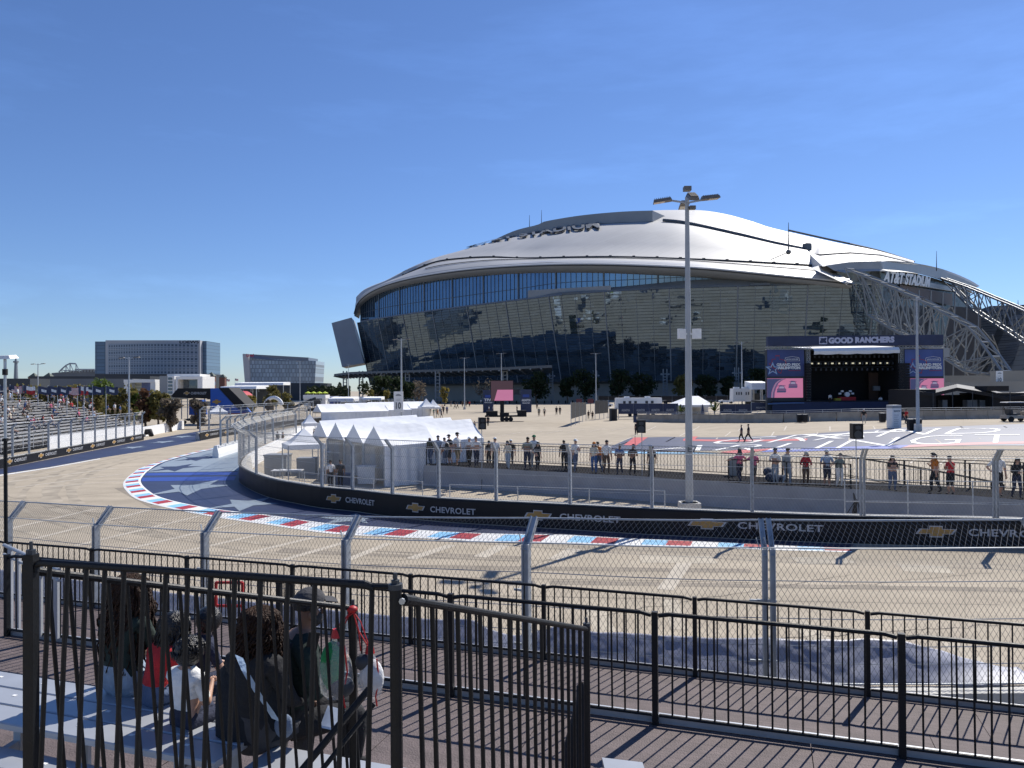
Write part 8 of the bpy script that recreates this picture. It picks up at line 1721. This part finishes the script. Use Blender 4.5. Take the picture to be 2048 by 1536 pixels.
bo = MB(); P0, P1 = W(880, 780, 300), W(1230, 780, 296)
bl_root = None
for i in range(26):
    t = i / 25; a = P0.lerp(P1, t); q = MB(); q.tube([(a.x, a.y, 0), (a.x, a.y, 1.15), (a.x, a.y, 1.25)], [.28, .26, .1], 8); o = q.build('bollard', M['blackm']); tag(o, 'dark bollard in the line before the stadium wall', 'bollard', 'bollards along the stadium')
# ================================================================= bleacher, guard rails and family in the foreground
bl = empty('bleacher', D(-5, 4, 2.33), 'pale aluminium bleacher seat planks at lower left', 'bleacher')
def plank(m0, m1, z, s0, s1, n, name='seat_plank', th=.045):
    wd = (m1 - m0) / n
    for i in range(n):
        a, b = m0 + wd * i + .007, m0 + wd * (i + 1) - .007; q = MB(); prof = [(a, z - th), (a, z - .008), (a + .008, z), (b - .008, z), (b, z - .008), (b, z - th)]
        q.prism([D(s0, m_, zz) for m_, zz in prof], U * (s1 - s0)); o = q.build(name, M['alu'], bl)
        q = MB()
        for s in [s1 - .35 - .46 * k for k in range(12)]:
            c = (a + b) / 2 + .02; q.hexa([D(s, c - .012, z + .001), D(s + .035, c - .012, z + .001), D(s + .035, c + .012, z + .001), D(s, c + .012, z + .001), D(s, c - .012, z + .003), D(s + .035, c - .012, z + .003), D(s + .035, c + .012, z + .003), D(s, c + .012, z + .003)])
        q.build('seat_number', M['white'], o)
plank(3.82, 4.54, 3.2, -14, -3.26, 3); plank(3.32, 3.80, 3.06, -14, -3.72, 2); plank(2.78, 3.30, 2.92, -14, -4.2, 2)
q = MB()
for s in (-13, -11, -9, -7, -5, -3.6):
    for m_, z in ((4.45, 3.15), (3.9, 3.15), (3.5, 3.0)): q.bar(D(s, m_, 2.3), D(s, m_, z), .05, .05)
    q.bar(D(s, 4.5, 3.13), D(s, 3.0, 2.9), .05, .06)
q.build('frame', M['galv_mat'], bl)
plank_o = plank
b2 = empty('bench', D(-2.4, 4.1, 2.33), 'short aluminium bench under the seated couple', 'bench')
q = MB(); q.hexa([D(s, m_, z) for s, m_, z in ((-3.15, 3.95, 3.06), (-1.75, 3.95, 3.06), (-1.75, 4.28, 3.06), (-3.15, 4.28, 3.06), (-3.15, 3.95, 3.12), (-1.75, 3.95, 3.12), (-1.75, 4.28, 3.12), (-3.15, 4.28, 3.12))]); q.build('seat', M['alu'], b2); q = MB()
for s in (-2.95, -1.95):
    for m_ in (4.0, 4.22): q.bar(D(s, m_, 2.33), D(s, m_, 3.06), .05, .05)
q.build('legs', M['galv_mat'], b2)
# guard rails
def tube_lug(mb, a, b, r):
    mb.tube([a, a.lerp(b, .03), a.lerp(b, .06), b], [r * .9, r * 1.05, r, r], 10)
gA = empty('guard_rail', W(62, 1536, 3.3), 'nearest black guard rail with close vertical bars across lower left', 'guard rail')
PA, PB = W(62, 1122, 3.3), W(792, 1170, 2.9)
q = MB(); q.bar(PA + V(0, 0, .03), PA - V(0, 0, 1.6), .045, .045); q.build('post', M['black'], gA); q = MB(); q.tube([PA + V(0, 0, .03), PA + V(0, 0, .05)], .02, 8); q.tube([PA + V(0, 0, .05), PA + V(0, 0, .085)], .008, 6); q.build('bolt', M['slate'], gA)
q = MB(); t0, t1 = W(72, 1130, 3.3), W(742, 1170, 2.91); q.tube([t0 - V(0, 0, .03), t0, t0.lerp(t1, .02) + V(0, 0, .012), t0.lerp(t1, .5) + V(0, 0, .008), t1.lerp(t0, .015), t1 + V(0.012, 0, -.012)], .0165, 10); q.tube([t1.lerp(t0, .01) - V(0, 0, .004), W(782, 1173, 2.9)], .012, 8); q.build('top_rail', M['black'], gA)
for i, x in enumerate((103, 143, 184, 224, 265, 307, 352, 397, 442, 490, 540, 591, 641, 693, 744)):
    t = (x - 72) / 670; a = t0.lerp(t1, t); bt = a + V(0, -.045, -1.0) + V(-.018, 0, 0); q = MB(); q.tube([a, bt], .0105, 8); q.build('bar', M['black'], gA)
gB = empty('guard_rail', W(705, 1536, 4.6), 'black stair guard rail sloping away behind the nearest guard rail', 'guard rail')
a0, a1 = W(70, 1142, 3.34), W(706, 1216, 4.55); q = MB(); q.tube([a0, a0.lerp(a1, .05), a1], [.02, .0165, .0165], 10); q.build('top_rail', M['black'], gB); n = 20
for i in range(n):
    t = (i + .6) / n; a = a0.lerp(a1, t); bt = a + V(.055, .05, -1.05); q = MB(); q.tube([a, bt], .0095, 8); q.build('bar', M['black'], gB)
q = MB(); q.bar(a1 + V(0, 0, .015), a1 - V(0, 0, 1.9), .042, .042); q.build('post', M['black'], gB); q = MB(); q.tube([a1 + V(0, 0, .02), a1 + V(0, 0, .05)], .01, 6); q.build('bolt', M['slate'], gB)
q = MB(); q.tube([W(600, 1545, 4.0), W(738, 1378, 4.25)], .02, 8); q.tube([W(640, 1545, 4.1), W(748, 1408, 4.3)], .014, 8); q.build('brace', M['black'], gB)
gC = empty('guard_rail', W(980, 1536, 3.8), 'black guard rail running away from the bolted post in the middle', 'guard rail')
pC = W(791, 1178, 2.86); q = MB(); q.tube([pC, pC - V(-.004, 0, 1.4)], .0235, 12); q.build('post', M['black'], gC); q = MB(); q.tube([pC, pC + V(0, 0, .02)], .028, 12); q.tube([pC + V(0, 0, .02), pC + V(0, 0, .035)], .016, 6); q.tube([pC + V(0, 0, .035), pC + V(0, 0, .062)], .0075, 6); q.build('bolt', M['slate'], gC)
c0, c1 = W(806, 1199, 2.86), W(1172, 1258, 4.9); q = MB(); q.tube([c0, c0.lerp(c1, .008)], [.022, .024], 10); q.tube([c0.lerp(c1, .01), c0.lerp(c1, .03), c0.lerp(c1, .06), c1], [.022, .022, .0165, .0165], 10); q.build('top_rail', M['black'], gC); q = MB(); q.tube([c0 + V(0, -.03, 0), c0 + V(0, -.02, 0)], .012, 8); q.build('bolt_head', M['galv'], gC)
for i in range(19):
    t = .035 + .955 * ((i + .3) / 19.3) ; a = c0.lerp(c1, t); q = MB(); q.tube([a, a + V(.028 * (1 - t) + .0, .02, -1.25)], .0105, 8); q.build('bar', M['black'], gC)
pD = W(1173, 1252, 4.92); q = MB(); q.tube([pD, pD - V(0, 0, 1.7)], .021, 10); q.build('post', M['black'], gC); q = MB(); q.tube([pD, pD + V(0, 0, .02)], .024, 8); q.tube([pD + V(0, 0, .02), pD + V(0, 0, .055)], .008, 6); q.build('bolt', M['slate'], gC)
# dark jacket hung on the rail end, white plank corner
q = MB(); rows = []
for j, (y, x0, x1) in enumerate(((1364, 1162, 1170), (1372, 1154, 1174), (1400, 1150, 1176), (1440, 1140, 1178), (1490, 1130, 1180), (1560, 1122, 1182))):
    rows.append([W(x0 + (x1 - x0) * .5 + (x1 - x0) * .5 * math.cos(t) + 3 * math.sin(y * .05), y, 5.15 + .10 * math.sin(t)) for t in (2 * math.pi * i / 12 for i in range(12))])
q.loft(rows, close=True); q.poly(rows[0]); tag(q.build('dark_jacket', cloth('dark jacket', (.016, .018, .022)), smooth=True), 'dark jacket hanging inside the far end of the middle guard rail', 'jacket')
q = MB(); p0, p1 = W(1204, 1526, 4.05), W(1285, 1536, 3.95); q.prism([p0, p1, p1 - V(0, .35, .0), p0 - V(0, .35, 0)], (0, 0, .03)); tag(q.build('plank_end', M['alu']), 'white aluminium plank corner at the bottom edge of the picture', 'plank')

# ---------------------------------------------------------------- the seated family
def curly_hair(c, prof, n, name, root, hm, seed, thick=.008, back=True, curl=.02):
    """cap plus many wavy locks; prof(t)-> half width and drop"""
    rnd = random.Random(seed); q = MB(); q.sphere(c, (.098, .112, .112), 16, 10)
    for i in range(n):
        a = rnd.uniform(0, 2 * math.pi)
        if math.sin(a) > .55 and back: a = -a
        r0 = rnd.uniform(.2, 1); p0 = c + V(math.cos(a) * .085 * r0, math.sin(a) * .095 * r0, .10 * math.sqrt(max(0, 1 - r0 * r0 * .7))); ln = prof[1] * rnd.uniform(.55, 1.08); pts = [p0]; ph = rnd.uniform(0, 6.28); wide = prof[0] * rnd.uniform(.7, 1.1)
        for k in range(1, 10):
            t = k / 9; sp = min(1, t * 2.2); rad = .10 + (wide - .10) * math.sin(min(1, t * 1.25) * math.pi / 2)
            pts.append(c + V(math.cos(a) * rad + curl * math.sin(ph + t * 13), math.sin(a) * rad * .75 - .03 * t + curl * math.cos(ph * 1.3 + t * 12), .06 * (1 - sp) - ln * t ** 1.15 + .02))
        q.tube(pts, [thick * (1.2 - .8 * k / 9) for k in range(10)], 4)
    return q.build(name, hm, root, smooth=True)
def seated(loc, rz, H, label, top, bottom, group='family on the bleacher', **kw):
    return person(loc, rz, H, label, top, bottom, pose='sit', group=group, **kw)
yaw = math.atan2(-.321, .947)          # facing along the deck normal, away from the camera
face0 = -math.atan2(NN.x, NN.y)
hm_b = mat('dark curly brown hair', (.026, .012, .007), .65, 0, .5, 25, .5, 60, .2); hm_k = mat('glossy black hair', (.007, .006, .006), .35, 0, .4, 30, .4, 70)
# woman with long curly hair
L1 = W(243, 1392, 5.75); L1.z = 3.29
w1 = seated(L1, face0, 1.70, 'woman with very long curly brown hair in a dark green hoodie on the plank', 'dgreen', 'ltjeans', style=None, female=True, sleeves='long', arms=('knee', 'knee'), lean=.10, skin='skin2')
curly_hair(HEAD, (.185, .60), 300, 'hair', w1, hm_b, 3, .011, True, .022)
# girl in red
L2 = W(303, 1398, 5.55); L2.z = 3.27
w2 = seated(L2, face0 - .3, 1.18, 'girl with dark hair in a red shirt beside the curly haired woman', 'red', 'jeans', style=None, female=True, arms=('knee', 'knee'), lean=.35, skin='skin')
curly_hair(HEAD, (.12, .22), 170, 'hair', w2, hm_k, 5, .008, True, .008)
# boy with black hair facing forward beyond
L3 = W(392, 1372, 5.9); L3.z = 3.2
w3 = seated(L3, face0 - .5, 1.22, 'boy with smooth black hair behind the child in white', 'navy', 'navy', style=None, arms=('knee', 'knee'), lean=.2)
q = MB(); c = HEAD + V(0, -.02, .0); q.sphere(c, (.10, .11, .105), 16, 10); q.build('hair', hm_k, w3, smooth=True)
# child in a white shirt
L4 = W(372, 1452, 5.2); L4.z = 3.235
w4 = seated(L4, face0 - .15, 1.12, 'small child in a white tee with short black hair on the plank', 'white', 'navy', style=None, arms=('knee', 'phone'), lean=.06, skin='skin')
c = HEAD + V(0, -.012, 0); q = MB(); q.sphere(c, (.10, .11, .105), 16, 10); rnd = random.Random(8)
for i in range(130):
    a = rnd.uniform(0, 6.28); t = rnd.uniform(.1, 1.5); p0 = c + V(math.sin(t) * math.cos(a) * .10, math.sin(t) * math.sin(a) * .11, math.cos(t) * .105); d_ = (p0 - c).normalized(); q.tube([p0 - d_ * .01, p0 + d_ * .012 + V(0, 0, -.012), p0 + d_ * .012 + V(0, 0, -.05)], [.010, .009, .003], 4)
q.build('hair', hm_k, w4, smooth=True)
# woman with bag strap
L5 = W(500, 1476, 5.05); L5.z = 3.21
w5 = seated(L5, face0 - .15, 1.74, 'woman with brown curly hair and a pale blue bag strap across a dark jacket', 'black', 'dgrey', style=None, female=True, sleeves='long', arms=('knee', 'knee'), lean=.12, skin='skin2')
curly_hair(HEAD, (.15, .26), 240, 'hair', w5, hm_b, 9, .011, True, .02)
q = MB(); cvs = [W(478, 1312, 4.86), W(492, 1345, 4.80), W(515, 1385, 4.80), W(540, 1420, 4.84), W(552, 1440, 4.88)]; q.loft([[p_ + V(-.028, 0, .012) for p_ in cvs], [p_ + V(.028, -.004, -.012) for p_ in cvs]]); q.build('bag_strap', cloth('pale blue strap', (.36, .48, .62)), w5)
q = MB(); q.sphere(W(568, 1452, 4.95), (.065, .04, .08), 10, 7); q.build('bag', cloth('pale denim', (.14, .18, .25)), w5, smooth=True)
# jacket bulk on her back
q = MB(); rows = []
for z, wx, wy in ((.0, .24, .16), (.15, .25, .17), (.30, .255, .16), (.42, .24, .14), (.50, .16, .10)): rows.append([L5 + V(math.cos(t) * wx, .04 + z * .12 + math.sin(t) * wy, z - .03) for t in (2 * math.pi * i / 16 for i in range(16))])
q.loft(rows, close=True); q.build('jacket', cloth('navy jacket', (.008, .010, .014)), w5, smooth=True)
# man with cap looking to the right, phone in hand
L6 = W(590, 1470, 5.35); L6.z = 3.2
w6 = seated(L6, face0 - .75, 1.80, 'bearded man in dark green shirt and grey cap holding a phone', 'dgreen', 'black', style='short', hair='black', hat='cap', hatc='dgrey', sleeves='long', arms=('knee', 'phone'), lean=.12, skin='skin2', shoes='black')
bm_ = Matrix.Translation(L6) @ Matrix.Rotation(face0 - .75, 4, 'Z') @ Matrix.Scale(1.8 / 1.75, 4)
q = MB(); q.sphere((0, .135, .645), (.062, .062, .055), 12, 8); q.xf(bm_); q.build('beard', mat('grizzled beard', (.05, .045, .042), .8, 0, .5, 60, .6, 90), w6, smooth=True)
q = MB()
for s in (-1, 1): q.tube([(s * .13, -.10, .18), (s * .12, -.125, .35), (s * .105, -.04, .52), (s * .11, .10, .47), (s * .12, .15, .30)], .022, 6)
q.tube([(-.12, -.125, .36), (.12, -.125, .36)], .02, 6); q.xf(bm_); q.build('bag_harness', M['blackm'], w6, smooth=True)
ph = W(621, 1285, 5.2); q = MB(); q.bar(ph - V(.0, 0, .07), ph + V(.03, 0, .07), .012, .075, up=(1, .3, 0)); tag(q.build('smartphone', M['black']), 'black smartphone in the hand of the bearded man', 'phone')
q = MB(); pts = [W(655, 1415, 4.9), W(690, 1425, 4.85), W(672, 1462, 4.75), W(640, 1455, 4.8)]; q.prism(pts, (0, .01, .01)); tag(q.build('leaflet', mat('pale leaflet', (.5, .55, .62), .6, 0, .3, 8)), 'pale printed leaflet on the lap of the bearded man', 'leaflet')
# drinks, bags on the rail post
def clear_plastic(name, tint):
    mt = bpy.data.materials.new(name); mt.use_nodes = True; n, l = mt.node_tree.nodes, mt.node_tree.links; b = n['Principled BSDF']; b.inputs['Base Color'].default_value = (*tint, 1); b.inputs['Roughness'].default_value = .18
    tr = n.new('ShaderNodeBsdfTransparent'); mx = n.new('ShaderNodeMixShader'); mx.inputs[0].default_value = .24; l.new(tr.outputs[0], mx.inputs[1]); l.new(b.outputs[0], mx.inputs[2]); l.new(mx.outputs[0], n['Material Output'].inputs['Surface'])
    tc = n.new('ShaderNodeTexCoord'); nz = n.new('ShaderNodeTexNoise'); nz.inputs['Scale'].default_value = 14; l.new(tc.outputs['Object'], nz.inputs['Vector']); bp_ = n.new('ShaderNodeBump'); bp_.inputs['Strength'].default_value = .8; bp_.inputs['Distance'].default_value = .03; l.new(nz.outputs[0], bp_.inputs['Height']); l.new(bp_.outputs[0], b.inputs['Normal']); return mt
M['clear'] = clear_plastic('clear plastic', (.75, .76, .78))
def bag(px0, ypx, wd, ht, d, label, stuff):
    c = W(px0, ypx, d); r = empty('clear_bag', c - V(0, 0, ht / 2), label, 'bag', 'clear drawstring bags on the rail post'); rows = []
    for j, (t, k) in enumerate(((0, .55), (.1, .9), (.3, 1), (.55, .95), (.8, .55), (.93, .18), (1.0, .10))): rows.append([c + V(math.cos(a) * wd / 2 * k * (1 + .10 * noise.noise(V(a, t * 3, px0))), math.sin(a) * wd / 2 * k * .6, -ht / 2 + ht * t) for a in (2 * math.pi * i / 18 for i in range(18))])
    q = MB().loft(rows, close=True); q.poly(rows[0]); q.build('plastic', M['clear'], r, smooth=True)
    for nm, mt, off, sz in stuff: q = MB(); q.sphere(c + V(*off), sz, 12, 8); q.build(nm, mt, r, smooth=True)
    top = c + V(0, 0, ht / 2); q = MB(); q.tube([top, top.lerp(a1 + V(0, -.03, 0), .6) + V(.01, 0, .02), a1 + V(0, -.03, .0)], .0042, 5); q.tube([top, top.lerp(a1, .5) + V(-.02, -.01, 0), a1 + V(.01, -.03, -.02)], .0042, 5); q.tube([top - V(0, 0, .02), top + V(0, 0, .03)], [.03, .02], 8); q.tube([c + V(wd * .3, -wd * .22, ht * .35), c + V(wd * .38, -wd * .2, -.02), c + V(wd * .25, -wd * .2, -ht * .42), c + V(wd * .3, -.03, -ht * .62)], .005, 5); q.build('red_cord', M['red'], r)
bag(672, 1332, .20, .38, 4.48, 'clear bag with a green cloth tied with red cord to the rail post', (('green_cloth', cloth('bright green', (.02, .24, .07)), (-.02, 0, .0), (.075, .05, .15)), ('dark_item', M['slate'], (.03, 0, -.12), (.08, .055, .07))))
bag(740, 1348, .155, .29, 4.5, 'round clear bag with white things hanging right of the rail post', (('white_cloth', cloth('white bundle', (.62, .62, .62)), (.01, 0, -.02), (.075, .055, .11)), ('dark_item', M['slate'], (-.04, 0, .07), (.05, .04, .05))))
q = MB(); c = a1 + V(0, -.025, .0); q.sphere(c, (.035, .03, .022), 10, 6); q.tube([c, c + V(.04, -.01, -.12), c + V(.05, 0, -.25)], .0042, 5); q.tube([c, c + V(-.05, -.01, -.10), c + V(-.06, 0, -.2)], .0042, 5); tag(q.build('red_knot', M['red'], smooth=True), 'red cord knot tied on top of the rail post', 'cord')
g = W(582, 1432, 5.0); g.z = 2.45; q = MB(); q.tube([g, g + V(0, 0, .18), g + V(0, 0, .22), g + V(0, 0, .25)], [.035, .035, .015, .015], 10); tag(q.build('water_bottle', M['clear'], smooth=True), 'small clear water bottle under the bench', 'bottle')
